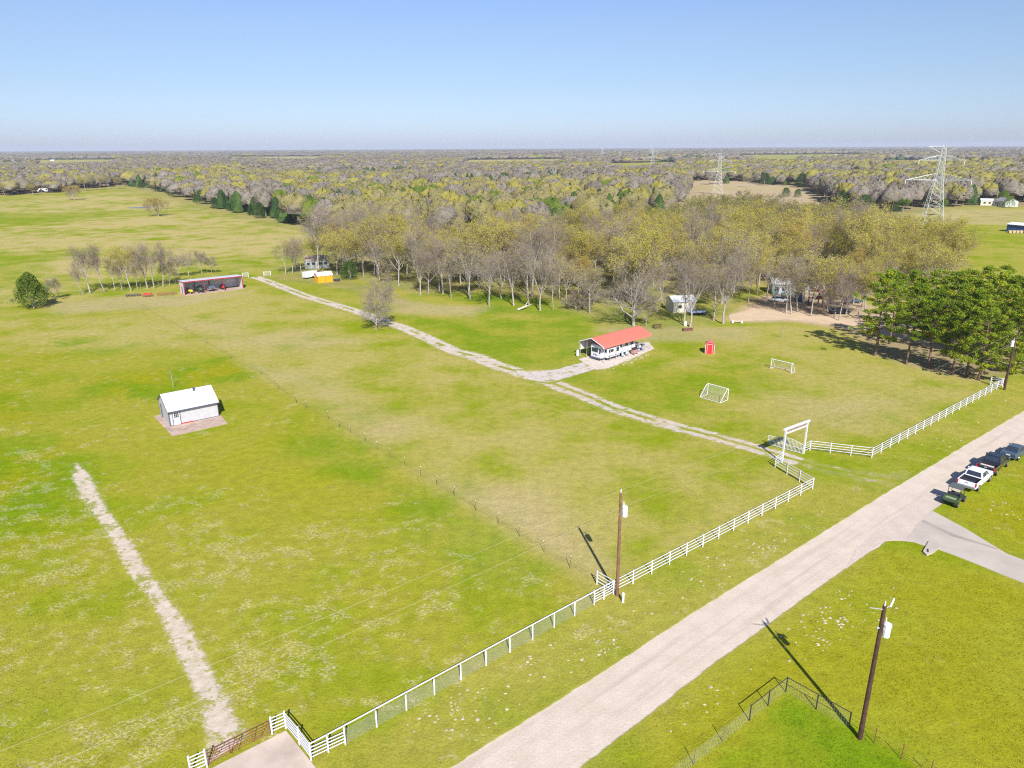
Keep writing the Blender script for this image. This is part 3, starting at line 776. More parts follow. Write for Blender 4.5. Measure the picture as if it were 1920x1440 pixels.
def mesh_panel(root, a, b, z0, z1, sp, w, mat, name='wire_mesh'):
    o = Vector(root.location); a = Vector((a[0], a[1], 0)) - o; b = Vector((b[0], b[1], 0)) - o
    d = (b - a); L = d.length; d.normalize(); mb = MB(); Z = Vector((0, 0, 1)); off = Vector((-d.y, d.x, 0)) * 0.004
    n = int(L / sp)
    for i in range(n + 1):
        p = a + d * (L * i / n)
        mb.quad(p - d * w / 2 + Z * z0, p + d * w / 2 + Z * z0, p + d * w / 2 + Z * z1, p - d * w / 2 + Z * z1)
    m_ = int((z1 - z0) / sp)
    for j in range(m_ + 1):
        z = z0 + (z1 - z0) * j / m_
        mb.quad(a + off + Z * (z - w / 2), b + off + Z * (z - w / 2), b + off + Z * (z + w / 2), a + off + Z * (z + w / 2))
    return mb.build(name, mat, root)

def fence(name, pts, label, **kw):
    p0 = P(*pts[0])
    root = empty(name, p0, 0, label, 'fence', 'white fences of the property')
    return rail_run(root, [at(*p) for p in pts], mats=(M['rail'], M['rail']), **kw)

fence('rail_fence', [(1879, 724.6), (1634, 858.7)], 'white four-rail fence running straight beside the road from the pines to the gate bend', posts_gap=2.35)
fence('rail_fence', [(1634, 858.7), (1518, 845), (1506.4, 850.5)], 'short white four-rail fence between the open gate and its bend by the road', skip_first=True, skip_last=True)
fence('rail_fence', [(1879, 724.6), (1856, 722.5)], 'stub of white rail panel turning back beside the far utility pole', skip_first=True)
fence('rail_fence', [(1466, 867), (1453, 876), (1523, 917)], 'short white four-rail fence angling out from the left post of the arch', skip_first=True)
fence('rail_fence', [(1523, 917), (1150, 1114)], 'long white four-rail fence beside the road from the arch corner to the brown utility pole', skip_first=True)
fence('rail_fence', [(1150, 1114), (1119, 1095.6)], 'short white rail spur pointing into the field at the brown utility pole', skip_first=True)

# pipe-top mesh fence
root = empty('mesh_fence', P(1150, 1114), 0, 'long white pipe-topped wire mesh fence between the brown pole and the red gate', 'fence', 'white fences of the property')
RH5 = [1.27, 1.02, 0.77, 0.52, 0.27]
a, b_, c_, d_ = at(1150, 1114), at(1114, 1134), at(648, 1396), at(584, 1426)
rail_run(root, [a, b_], posts_gap=1.1, h=1.35, rails_h=RH5[1:], mats=(M['rail'], M['rail']), skip_first=True)
rail_run(root, [b_, c_], posts_gap=2.36, h=1.24, rails_h=[], mats=(M['rail'], M['rail']), skip_first=True, skip_last=True)
rail_run(root, [c_, d_], posts_gap=1.2, h=1.35, rails_h=RH5[1:], mats=(M['rail'], M['rail']))
o_ = Vector(root.location)
MB().tube(Vector((*a, 1.3)) - o_, Vector((*d_, 1.3)) - o_, 0.05, 0.05, 8).build('top_rail', M['rail'], root)
mesh_panel(root, b_, c_, 0.05, 1.22, 0.055, 0.0042, M['mesh'])
root = empty('rail_fence', P(584, 1426), 0, 'white five-rail fence stepping back beside the concrete entrance slab', 'fence', 'white fences of the property')
rail_run(root, [at(584, 1426), at(562, 1396), at(536.7, 1365.6), at(511, 1376.7)], posts_gap=1.6, h=1.38, rails_h=RH5, mats=(M['rail'], M['rail']), skip_first=True)
root = empty('rail_fence', P(389, 1438.5), 0, 'white five-rail panel at the left end of the red gate', 'fence', 'white fences of the property')
rail_run(root, [at(389, 1438.5), at(359, 1452)], posts_gap=3, h=1.38, rails_h=RH5, mats=(M['rail'], M['rail']))

# red pipe gate
ga, gb = P(509, 1378), P(391, 1437.5)
gr = empty('pipe_gate', ga, lay(ga, gb), 'rusty red pipe farm gate across the pale field track', 'gate')
GL = (gb - ga).length
for i, z in enumerate((1.22, 0.98, 0.78, 0.60, 0.42, 0.24)):
    MB().tube((0.06, 0, z), (GL - 0.06, 0, z), 0.026 if i in (0, 5) else 0.018).build('bar', M['pipered'], gr)
for x in (0.06, GL * 0.30, GL * 0.36 + 0.7, GL * 0.66, GL - 0.06):
    MB().tube((x, 0.035, 0.2), (x, 0.035, 1.26), 0.024).build('upright', M['pipered'], gr)
for x0, x1 in ((0.3, 0.75), (GL * 0.52, GL * 0.65), (GL * 0.8, GL * 0.93)):
    MB().tube((x0, -0.03, 1.2), (x1, -0.03, 0.25), 0.018).build('brace', M['pipered'], gr)

# gate arch and swung-open picket gate
al, ar = P(1466, 867), P(1506.4, 850.5)
rt = empty('gate_arch', al, lay(al, ar), 'tall white timber entrance arch over the gravel drive', 'arch')
AL = (ar - al).length
MB().box((0, 0, 2.1), (0.17, 0.17, 4.2)).build('post', M['white'], rt)
MB().box((AL, 0, 2.1), (0.17, 0.17, 4.2)).build('post', M['white'], rt)
MB().box((AL / 2, 0, 4.3), (AL + 0.8, 0.22, 0.2)).build('top_beam', M['white'], rt)
MB().box((AL / 2, 0, 3.72), (AL - 0.18, 0.12, 0.16)).build('lower_beam', M['white'], rt)
MB().box((AL / 2, 0.02, 4.0), (AL - 0.18, 0.05, 0.38)).build('infill_board', M['woodgrey'], rt)  # grey-brown board filling the space between the two beams
ga, gb = P(1504.5, 852.2), P(1438.5, 833.5)
gr = empty('picket_gate', ga, lay(ga, gb), 'white metal picket gate with curved top standing open beside the drive', 'gate')
GL = (gb - ga).length; n = 27
def gtop(t): return 1.25 + 0.42 * math.sin(math.pi * min(1, t * 1.15)) * (1 - 0.2 * t) if t < 0.87 else 1.28
mbp = MB(); pk = None
for i in range(n):
    t = i / (n - 1); x = 0.06 + t * (GL - 0.12)
    MB().box((x, 0, (gtop(t) + 0.1) / 2 + 0.03), (0.038, 0.03, gtop(t) - 0.1)).build('picket', M['white'], gr)
for z in (0.14, 0.72):
    MB().box((GL / 2, 0.035, z), (GL, 0.035, 0.06)).build('rail', M['white'], gr)
tr = MB()
for i in range(16):
    t0, t1 = i / 16, (i + 1) / 16
    tr.tube((t0 * GL, 0, gtop(t0)), (t1 * GL, 0, gtop(t1)), 0.03)
tr.build('top_rail', M['white'], gr)
mbm = MB(); mbm.tube((GL * 0.47, -0.05, 0.98), (GL * 0.47, -0.085, 0.98), 0.27, 0.27, 18); mbm.build('medallion', M['trim'], gr)
sc = MB()
for i in range(9):
    t = i / 9 * 3.0; t2 = (i + 1) / 9 * 3.0
    sc.tube((GL * 0.66 + 0.42 * math.cos(t), -0.04, 1.05 + 0.3 * math.sin(t)), (GL * 0.66 + 0.42 * math.cos(t2), -0.04, 1.05 + 0.3 * math.sin(t2)), 0.035)
sc.build('scroll', M['darkmetal'], gr)

# black chain link fence at the bottom right
A_, C_, E_ = at(1405, 1351), at(1473, 1297.5), at(1591, 1365)
rt = empty('chain_link_fence', P(1473, 1297.5), 0, 'black pipe and wire fence cornering round the bright lawn below the dark pole', 'fence')
rail_run(rt, [A_, C_, E_], posts_gap=2.15, h=1.25, rails_h=[1.24], rail_r=0.028, post_r=0.032, mats=(M['darkmetal'], M['darkmetal']))
L1, L2 = at(1290, 1442), at(1700, 1430)
mesh_panel(rt, C_, A_, 0.05, 1.2, 0.17, 0.007, M['mesh'])
mesh_panel(rt, C_, E_, 0.05, 1.2, 0.17, 0.007, M['mesh'])
rt2 = empty('wire_fence', P(1405, 1351), 0, 'thin wire fence leading from the black corner fence towards the road edge', 'fence')
rail_run(rt2, [A_, at(1180, 1530)], posts_gap=2.6, h=1.2, rails_h=[], post_r=0.02, mats=(M['tpost'], M['tpost']), skip_first=True)
mesh_panel(rt2, A_, at(1180, 1530), 0.05, 1.12, 0.17, 0.009, M['mesh'])
rt3 = empty('wire_fence', P(1591, 1365), 0, 'thin strand fence with rusty posts leading right past the dark utility pole', 'fence')
rail_run(rt3, [E_, at(1800, 1490)], posts_gap=1.8, h=1.2, rails_h=[0.4, 0.8, 1.1], rail_r=0.006, post_r=0.02, mats=(M['tpost'], M['pipered']), skip_first=True)

# long thin T-post wire fence across the pasture
wf = [(1119, 1095.6), (1068.7, 1065), (1020.8, 1036), (975, 1006.7), (934.6, 982.5), (892.5, 958), (852, 931.7), (819.6, 911.7), (788.7, 893), (760, 875), (733, 859.6), (708, 845), (684.6, 829.6), (658, 814), (636, 801.7), (615, 786.7), (575, 767), (556, 756), (522, 730), (489.6, 702.5), (433, 672.7), (387, 644), (349, 621), (306, 599.6), (268, 578)]
rt = empty('wire_fence', P(1119, 1095.6), 0, 'long thin wire fence on steel T-posts crossing the pasture diagonally', 'fence')
ow = Vector(rt.location); proto = None; tops = []
for i, q in enumerate(wf[1:]):
    lean = rnd.uniform(-0.05, 0.05); lx = rnd.uniform(-0.10, 0.06)
    p = P(*q)
    if proto is None:
        mb = MB(); mb.box((0, 0, 0.6), (0.045, 0.03, 1.2), mi=0); mb.box((0, 0, 1.24), (0.046, 0.032, 0.14), mi=1)
        proto = mb.build('post', [M['tpost'], M['white']], rt); c = proto
    else:
        c = proto.copy(); col.objects.link(c); c.parent = rt
    c.location = p - ow; c.rotation_euler = (lean, lx, 0)
for z in (0.35, 0.7, 1.05):
    mb = MB()
    for q0, q1 in zip(wf, wf[1:]): mb.tube(P(*q0) - ow + Vector((0, 0, z)), P(*q1) - ow + Vector((0, 0, z)), 0.006, 0.006, 3)
    mb.build('wire', M['tpost'], rt)
# dark field fence behind the cedar and the open shed
rt = empty('wire_fence', P(-60, 577), 0, 'old wire fence on dark posts behind the cedar and the bare tree row', 'fence')
rail_run(rt, [at(-60, 577), at(0, 569), at(110, 557), at(230, 546), at(330, 533), at(440, 520)], posts_gap=4.5, h=1.2, rails_h=[0.4, 0.8, 1.12], rail_r=0.012, post_r=0.05, mats=(M['tpost'], M['woodgrey']))
for (x0, y0, x1, y1, lb) in ((455, 521, 466, 520, 'white tube gate panel beside the right end of the open shed'), (495, 518.5, 508, 517.5, 'white tube gate panel where the gravel drive meets the far pasture')):
    a, b_ = P(x0, y0), P(x1, y1); r0 = empty('tube_gate', a, lay(a, b_), lb, 'gate'); L = (b_ - a).length
    for x in (0, L): MB().box((x, 0, 0.75), (0.12, 0.12, 1.5)).build('post', M['white'], r0)
    for z in (0.3, 0.6, 0.9, 1.2, 1.4): MB().tube((0.05, 0, z), (L - 0.05, 0, z), 0.035).build('bar', M['white'], r0)

# ---------------------------------------------------------------- utility poles and wires
def pole(name, base, h, r, mat, label, rz, lean=(0, 0), xf=1, arm=False, arm_far=False):
    rt = empty(name, base, rz, label, 'utility pole', 'utility poles along the road')
    rt.rotation_euler = (lean[0], lean[1], rz)
    MB().tube((0, 0, -0.3), (0, 0, h), r, r * 0.72, 12).build('shaft', mat, rt, smooth=False)
    zt = h - 1.75
    if xf:
        t = MB(); t.tube((0.42, 0, zt - 0.45), (0.42, 0, zt + 0.4), 0.23, 0.23, 14); t.tube((0.42, 0, zt + 0.4), (0.42, 0, zt + 0.5), 0.24, 0.12, 14)
        tr_ = t.build('transformer', M['xfmr'], rt)
        t = MB(); t.tube((0.36, 0.1, zt + 0.5), (0.36, 0.1, zt + 0.8), 0.05, 0.03, 8); t.build('bushing', M['cer'], tr_)
        MB().box((0.2, 0, zt + 0.1), (0.12, 0.14, 0.1)).build('bracket', M['galv'], rt)
    MB().tube((0, 0, h), (0, 0, h + 0.32), 0.045, 0.03, 8).build('insulator', M['cer'], rt)
    if arm:
        MB().tube((0, -0.02, h - 0.25), (-0.95, 0.02, h - 0.05), 0.035, 0.03).build('arm', M['galv'], rt)
        MB().tube((0, 0.0, h - 0.25), (0.35, -0.05, h + 0.05), 0.035, 0.03).build('arm', M['galv'], rt)
        MB().tube((0.33, -0.05, h - 0.05), (0.46, -0.07, h + 0.5), 0.07, 0.06, 8).build('fuse_cutout', M['cer'], rt)
        MB().tube((-0.28, 0, zt + 0.2), (-0.05, 0, zt + 0.2), 0.07, 0.05, 8).build('arrester', M['galv'], rt)
        MB().tube((0.72, 0.1, zt + 0.3), (0.78, 0.1, zt + 0.0), 0.1, 0.07, 10).build('lamp_head', M['galv'], rt)
    else:
        MB().tube((0, 0, h - 0.8), (0.5, 0.15, h - 1.0), 0.02).build('arm', M['galv'], rt)
        MB().tube((0, 0, zt - 0.2), (-0.12, 0, zt - 0.2), 0.05, 0.05).build('arrester', M['cer'], rt)
    return rt
b1, b2, b3 = P(1157, 1117), P(1612, 1385), P(1883, 731)
pole('utility_pole', b1, 9.7, 0.15, M['wood'], 'brown wooden utility pole with transformer at the fence corner mid field', R(20), lean=(0, R(-0.6)))
pole('utility_pole', b2, 10.0, 0.16, M['wooddark'], 'dark wooden utility pole with transformer nearest the camera at the black fence', R(8), arm=True)
pole('utility_pole', b3, 9.2, 0.16, M['wooddark'], 'dark utility pole at the far end of the white fence in front of the pines', R(200), lean=(0, R(0.8)))
def wire(a, b, sag, r, label, n=18):
    mb = MB(); pr = None
    for i in range(n + 1):
        t = i / n; p = a.lerp(b, t) - Vector((0, 0, sag * 4 * t * (1 - t)))
        if pr is not None: mb.tube(pr - a, p - a, r, r, 4)
        pr = p
    o = mb.build('power_line', M['wire'], None); o.location = a
    return tag(o, label, 'power line', 'power line wires')
e1 = Vector((*at(0, 1432, 9.0), 9.0)); e2 = Vector((*at(40, 1478, 7.6), 7.6))
d1 = (e1 - (b1 + Vector((0, 0, 9.95)))); e1 = b1 + Vector((0, 0, 9.95)) + d1 * 1.35; e1.z = 9.9
d2 = (e2 - (b1 + Vector((0, 0, 8.4)))); e2 = b1 + Vector((0, 0, 8.4)) + d2 * 1.35; e2.z = 8.4
wire(e1, b1 + Vector((0, 0, 9.95)), 0.35, 0.0055, 'upper overhead wire from the left edge to the brown pole')
wire(e2, b1 + Vector((0.1, 0, 8.4)), 0.35, 0.0055, 'lower overhead wire from the bottom left to the brown pole')
wire(b1 + Vector((0, 0, 9.95)), b3 + Vector((0, 0, 9.4)), 0.8, 0.005, 'upper overhead wire from the brown pole to the pole by the pines')
wire(b1 + Vector((0.1, 0, 8.4)), b3 + Vector((0, 0, 7.8)), 0.9, 0.005, 'lower overhead wire from the brown pole to the pole by the pines')
o = MB().tube((0, 0, 0), (0, 0, 0.85), 0.11, 0.11, 12).tube((0, 0, 0.85), (0, 0, 0.93), 0.13, 0.07, 12).build('marker_post', M['white'], None)
o.location = P(1168, 1129); tag(o, 'short white plastic marker post beside the brown pole', 'marker')
rt = empty('utility_pole', P(1917, 552), 0, 'pale distant utility pole at the right edge beyond the pines', 'utility pole', 'utility poles along the road')
MB().tube((0, 0, 0), (0, 0, 8.3), 0.16, 0.11, 8).build('shaft', M['woodgrey'], rt); MB().box((0, 0, 7.9), (1.6, 0.1, 0.12)).build('arm', M['woodgrey'], rt)

# ---------------------------------------------------------------- buildings
def gable(mb, L, Dp, he, hr, ov=0.3, th=0.08, mi=0, ovx=0.25):
    """two roof slopes as slabs, ridge along x at y = Dp/2"""
    k = (hr - he) / (Dp / 2)
    for sgn in (0, 1):
        y0, y1 = (-ov, Dp / 2) if sgn == 0 else (Dp + ov, Dp / 2)
        z0, z1 = he - ov * k, hr
        a = [(-ovx, y0, z0), (L + ovx, y0, z0), (L + ovx, y1, z1), (-ovx, y1, z1)]
        mb.add(a + [(x, y, z + th) for x, y, z in a], [(3, 2, 1, 0), (4, 5, 6, 7), (0, 1, 5, 4), (1, 2, 6, 5), (2, 3, 7, 6), (3, 0, 4, 7)], mi)
    return mb

def house(name, p0, p1, depth, he, hr, wall, roof, label, cat='house', group=None, wins=(), door=None, z=0.0, ov=0.3, winmat=None, name_wall='wall'):
    """front edge runs p0 -> p1 (world), building extends to the left of that direction"""
    p0 = Vector((*p0, z)); p1 = Vector((*p1, z))
    rt = empty(name, p0, lay(p0, p1), label, cat, group); L = (p1 - p0).length
    w = MB()
    w.add([(0, 0, 0), (L, 0, 0), (L, depth, 0), (0, depth, 0), (0, 0, he), (L, 0, he), (L, depth, he), (0, depth, he), (0, depth / 2, hr - 0.01), (L, depth / 2, hr - 0.01)],
          [(0, 1, 5, 4), (2, 3, 7, 6), (0, 4, 8, 7, 3), (1, 2, 6, 9, 5), (3, 2, 1, 0)])
    w.build(name_wall, wall, rt)
    gable(MB(), L, depth, he, hr, ov).build('roof', roof, rt)
    for (x, zc, sx, sz) in wins:
        MB().box((x * L, -0.03, zc), (sx, 0.06, sz)).build('window', winmat or M['glass'], rt)
    if door:
        MB().box((door[0] * L, -0.03, door[2] / 2 + 0.03), (door[1], 0.06, door[2])).build('door', door[3], rt)
    return rt, L

# small white shed on its slab
FLp = Vector((-46.75, 90.49, 0.05)); ang = R(37)
sh = empty('garden_shed', FLp, ang, 'small white metal shed with dark trim and a panelled door on a brown slab', 'shed')
SL, SD, HE, HR = 6.5, 5.7, 2.3, 3.8
w = MB(); w.add([(0, 0, 0), (SL, 0, 0), (SL, SD, 0), (0, SD, 0), (0, 0, HE), (SL, 0, HE), (SL, SD, HE), (0, SD, HE), (0, SD / 2, HR), (SL, SD / 2, HR)],
      [(0, 1, 5, 4), (2, 3, 7, 6), (0, 4, 8, 7, 3), (1, 2, 6, 9, 5)])
w.build('wall', M['siding'], sh)
gable(MB(), SL, SD, HE + 0.02, HR + 0.02, 0.38, 0.07, ovx=0.14).build('roof', M['roofwhite'], sh)
t = MB(); kk = (HR - HE) / (SD / 2)
t.box((SL / 2, -0.40, HE - 0.38 * kk - 0.01), (SL + 0.3, 0.03, 0.13))
t.box((0.06, -0.012, HE / 2 - 0.1), (0.11, 0.024, HE - 0.2)); t.box((SL - 0.06, -0.012, HE / 2 - 0.1), (0.09, 0.024, HE - 0.2))
t.box((-0.012, 0.06, HE / 2), (0.024, 0.11, HE)); t.box((-0.012, SD - 0.06, HE / 2), (0.024, 0.11, HE))
t.box((SL / 2, -0.02, 0.04), (SL, 0.03, 0.07))
for y0, z0, y1, z1 in ((-0.38, HE - 0.38 * kk, SD / 2, HR), (SD / 2, HR, SD + 0.38, HE - 0.38 * kk)):
    t.tube((-0.15, y0, z0 + 0.03), (-0.15, y1, z1 + 0.03), 0.05, 0.05, 4)
t.build('trim', M['trim'], sh)
dr = MB().box((0.95, -0.03, 1.0), (0.86, 0.05, 1.92)).build('door', M['white'], sh)
MB().box((0.49, -0.03, 1.0), (0.09, 0.05, 2.0)).box((1.42, -0.03, 1.0), (0.10, 0.05, 2.0)).box((0.95, -0.03, 2.0), (0.98, 0.045, 0.09)).build('door_frame', M['trim'], sh)
pn = MB()
for i in range(3):
    for j in range(3): pn.box((0.74 + i * 0.21, -0.065, 1.2 + j * 0.24), (0.17, 0.03, 0.2))
pn.build('pane', M['glass'], dr)
MB().box((-0.03, 4.3, 1.05), (0.06, 0.5, 1.95)).build('side_door', M['trim'], sh)
MB().tube((4.15, SD / 2 - 0.45, HR - 0.22), (4.15, SD / 2 - 0.45, HR + 0.28), 0.13, 0.13, 12).tube((4.15, SD / 2 - 0.45, HR + 0.28), (4.15, SD / 2 - 0.45, HR + 0.36), 0.2, 0.1, 12).build('roof_vent', M['trim'], sh)
MB().box((2.25, -0.07, 0.1), (1.5, 0.05, 0.1)).build('red_reflection', M['red'], sh)  # red reflection at the foot of the wall, built as a coloured strip
pad('shed_slab', [(FLp.x + math.cos(ang) * x - math.sin(ang) * y, FLp.y + math.sin(ang) * x + math.cos(ang) * y) for x, y in ((-0.6, -3.9), (6.5, -3.75), (6.75, 0.1), (6.5, 5.75), (0, 5.75), (-0.95, 5.7))], 0.055, M['patio'], 0.12)

# red roofed carport
CO = Vector((16.15, 119.6, 0.03)); CA = R(42); CL, CW, CE, CR = 13.3, 5.7, 2.85, 3.95
cp = empty('carport', CO, CA, 'open steel carport with red metal roof standing over the travel trailer', 'carport')
prof = [(-0.12, CE - 0.28), (0.0, CE), (0.35, CE + 0.17), (CW / 2, CR), (CW - 0.35, CE + 0.17), (CW, CE), (CW + 0.12, CE - 0.28)]
rb = MB()
for (y0, z0), (y1, z1) in zip(prof, prof[1:]):
    a = [(-0.25, y0, z0), (CL, y0, z0), (CL, y1, z1), (-0.25, y1, z1)]
    rb.add(a + [(x, y, z + 0.05) for x, y, z in a], [(3, 2, 1, 0), (4, 5, 6, 7), (0, 1, 5, 4), (1, 2, 6, 5), (2, 3, 7, 6), (3, 0, 4, 7)])
rb.build('roof', M['redroof'], cp)
tr = MB()
for (y0, z0), (y1, z1) in zip(prof, prof[1:]): tr.tube((-0.28, y0, z0 + 0.0), (-0.28, y1, z1 + 0.0), 0.07, 0.07, 4)
tr.build('gable_trim', M['white'], cp)
for y in (0.02, CW - 0.02):
    n = 9 if y < 1 else 7
    for i in range(n):
        MB().box((i * (CL - 0.2) / (n - 1) + 0.05, y, CE / 2), (0.07, 0.07, CE)).build('post', M['galv'], cp)
for i in range(5):
    x = 0.05 + i * (CL - 0.2) / 4
    MB().tube((x, 0.05, CE), (x, CW / 2, CR - 0.12), 0.03).tube((x, CW / 2, CR - 0.12), (x, CW - 0.05, CE), 0.03).build('rafter', M['galv'], cp)
MB().box((0.15, CW - 1.5, CE / 2), (0.06, 0.06, CE)).build('post', M['galv'], cp)
MB().box((CL / 2, CW + 0.05, 2.05), (CL, 0.03, 1.5)).build('side_panel', M['white_metal'], cp)

# travel trailer
tv = empty('travel_trailer', CO + Vector((math.cos(CA) * 0.35 - math.sin(CA) * 1.0, math.sin(CA) * 0.35 + math.cos(CA) * 1.0, 0)), CA, 'white travel trailer with a slide-out parked under the red-roofed carport', 'travel trailer')
TL, TW, TH = 9.6, 2.45, 2.72
MB().box((TL / 2, TW / 2, 0.42 + (TH - 0.42) / 2), (TL, TW, TH - 0.42)).build('body', M['white'], tv, bevel=0.12)
MB().box((TL / 2, TW / 2, TH + 0.02), (TL - 0.3, TW - 0.3, 0.05)).build('roof', M['roofwhite'], tv)
MB().box((-0.03, TW / 2 + 0.22, 1.85), (0.06, 1.35, 0.72)).build('window', M['glass'], tv)
MB().box((-0.03, 0.28, 1.75), (0.06, 0.28, 0.85)).build('window', M['glass'], tv)
MB().box((-0.03, TW / 2 + 0.05, 0.98), (0.05, 0.25, 0.16)).box((-0.03, TW / 2 + 0.42, 1.0), (0.05, 0.22, 0.22)).box((-0.03, TW / 2 - 0.25, 0.93), (0.05, 0.2, 0.12)).build('rear_graphic', M['trim'], tv)
so = MB().box((2.6, -0.36, 1.42), (3.5, 0.7, 1.75)).build('slide_out', M['white'], tv, bevel=0.05)
MB().box((1.85, -0.74, 1.75), (1.25, 0.05, 0.5)).build('window', M['glass'], so)
MB().box((3.6, -0.74, 1.75), (0.7, 0.05, 0.75)).build('window', M['glass'], so)
MB().box((2.6, -0.73, 0.78), (3.3, 0.03, 0.08)).build('stripe', M['trim'], so)
MB().box((0.82, -0.36, 1.75), (0.05, 0.4, 0.5)).build('window', M['glass'], so)
for x in (5.4, 7.0, 8.5): MB().box((x, -0.03, 1.85), (0.7, 0.05, 0.5)).build('window', M['glass'], tv)
MB().box((6.3, -0.03, 1.35), (0.65, 0.05, 1.75)).build('door', M['white'], tv)
for x in (4.9, 5.8):
    for y in (0.1, TW - 0.1): MB().tube((x, y - 0.12, 0.36), (x, y + 0.12, 0.36), 0.36, 0.36, 14).build('wheel', M['tire'], tv)
MB().box((TL / 2, TW / 2, 0.36), (TL - 0.2, TW - 0.3, 0.14)).build('chassis', M['darkmetal'], tv)
MB().box((-0.12, TW / 2, 0.4), (0.14, TW, 0.16)).box((2.6, -0.36, 0.47), (3.4, 0.6, 0.1)).build('bumper', M['trim'], tv)

def carp(x, y): return CO + Vector((math.cos(CA) * x - math.sin(CA) * y, math.sin(CA) * x + math.cos(CA) * y, 0))
def chair(p, rz, mat, label):
    r0 = empty('folding_chair', p, rz, label, 'chair', 'chairs beside the trailer')
    MB().box((0, 0, 0.42), (0.55, 0.5, 0.05)).build('seat', mat, r0)
    MB().box((-0.3, 0, 0.75), (0.05, 0.5, 0.62), pitch=-0.25).build('backrest', mat, r0)
    for x in (-0.24, 0.24):
        for y in (-0.22, 0.22): MB().tube((x, y, 0), (x * 0.9, y, 0.42), 0.022).build('leg', M['galv'], r0)
m_paleblue = mk('pale_blue_canvas', (0.42, 0.52, 0.58), 0.8, 0.15, 3)
chair(carp(5.2, -0.1), R(-50), m_paleblue, 'pale blue folding chair beside the trailer, nearer the slide-out')
chair(carp(6.4, 0.0), R(-90), m_paleblue, 'pale blue folding chair between the other chair and the grill')
gr = empty('barbecue_grill', carp(8.3, -0.1), CA, 'dark barbecue grill on a reddish cart by the trailer end', 'grill')
MB().box((0, 0, 0.5), (1.1, 0.5, 0.7)).build('cart', mk('faded_red_cart', (0.42, 0.22, 0.2), 0.6, 0.2, 3), gr)
MB().tube((-0.5, 0, 1.05), (0.5, 0, 1.05), 0.27, 0.27, 12).build('lid', M['darkmetal'], gr)
MB().box((0.8, 0, 0.85), (0.4, 0.4, 0.04)).build('side_shelf', M['darkmetal'], gr)
for x in (-0.45, 0.45): MB().tube((x, -0.3, 0.12), (x, -0.24, 0.12), 0.12, 0.12, 10).build('wheel', M['tire'], gr)
tk = empty('storage_rack', carp(10.6, 0.5), CA, 'pale shelf rack of stored things at the far end of the carport', 'shelf')
for z in (0.15, 0.8, 1.45): MB().box((0, 0, z), (1.8, 0.6, 0.05)).build('shelf', M['galv'], tk)
for x in (-0.85, 0.85):
    for y in (-0.27, 0.27): MB().box((x, y, 0.9), (0.05, 0.05, 1.8)).build('upright', M['galv'], tk)
for x, z, mt in ((-0.5, 0.35, 'white'), (0.3, 0.35, 'blue'), (-0.2, 1.0, 'white'), (0.5, 1.0, 'plastic')): MB().box((x, 0, z), (0.5, 0.4, 0.34)).build('bin', M[mt], tk)
tkk = empty('propane_tank', P(1083, 668), CA, 'white upright tank standing left of the red-roofed carport', 'tank')
MB().tube((0, 0, 0.1), (0, 0, 1.0), 0.28, 0.28, 12).tube((0, 0, 1.0), (0, 0, 1.2), 0.28, 0.12, 12).build('body', M['white'], tkk)
MB().tube((0, 0, 1.2), (0, 0, 1.34), 0.06, 0.06, 8).build('valve', M['galv'], tkk)

# open equipment shed
OA, OB = Vector((-84.82, 182.68, 0)), Vector((-72.88, 191.55, 0)); oz = lay(OA, OB); OL, OD, OF, OBK = 14.9, 5.0, 3.45, 3.0
os_ = empty('equipment_shed', OA, oz, 'long open-fronted white metal shed with maroon trim and machines inside', 'shed')
w = MB(); w.box((OL / 2, OD, OBK / 2), (OL, 0.08, OBK)); w.build('back_wall', M['white_metal'], os_)
for x in (0.04, OL - 0.04):
    w = MB(); w.add([(x - 0.04, 0, 0), (x - 0.04, OD - 0.05, 0), (x - 0.04, OD - 0.05, OBK), (x - 0.04, 0, OF), (x + 0.04, 0, 0), (x + 0.04, OD - 0.05, 0), (x + 0.04, OD - 0.05, OBK), (x + 0.04, 0, OF)],
                    [(0, 1, 2, 3), (7, 6, 5, 4), (0, 4, 5, 1), (1, 5, 6, 2), (2, 6, 7, 3), (3, 7, 4, 0)]); w.build('end_wall', M['white'], os_)
w = MB(); w.add([(-0.2, -0.25, OF + 0.03), (OL + 0.2, -0.25, OF + 0.03), (OL + 0.2, OD + 0.25, OBK + 0.03), (-0.2, OD + 0.25, OBK + 0.03), (-0.2, -0.25, OF + 0.11), (OL + 0.2, -0.25, OF + 0.11), (OL + 0.2, OD + 0.25, OBK + 0.11), (-0.2, OD + 0.25, OBK + 0.11)],
                [(3, 2, 1, 0), (4, 5, 6, 7), (0, 1, 5, 4), (1, 2, 6, 5), (2, 3, 7, 6), (3, 0, 4, 7)]); w.build('roof', M['roofwhite'], os_)
MB().box((OL / 2, -0.27, OF - 0.06), (OL + 0.3, 0.05, 0.24)).build('fascia', M['redtrim'], os_)
for x in (0.02, OL / 3, OL * 2 / 3, OL - 0.02): MB().box((x, -0.08, OF / 2), (0.22 if x in (0.02, OL - 0.02) else 0.12, 0.14, OF)).build('post', M['redtrim'], os_)
MB().box((-0.03, OD - 0.1, 1.5), (0.05, 0.16, 3.0)).box((-0.03, OD / 2, OBK + 0.2), (0.05, OD, 0.16), pitch=0).build('corner_trim', M['redtrim'], os_)
MB().box((-0.02, 2.2, 1.0), (0.04, 0.8, 1.9)).build('side_door', M['plastic'], os_)
for z in (1.0, 2.0): MB().box((OL / 2, OD - 0.1, z), (OL - 0.2, 0.1, 0.12)).build('girt', M['galv'], os_)
for x in (OL * 0.25, OL * 0.5, OL * 0.75): MB().box((x, OD - 0.2, 1.45), (0.12, 0.12, 2.9)).build('back_post', M['darkmetal'], os_)
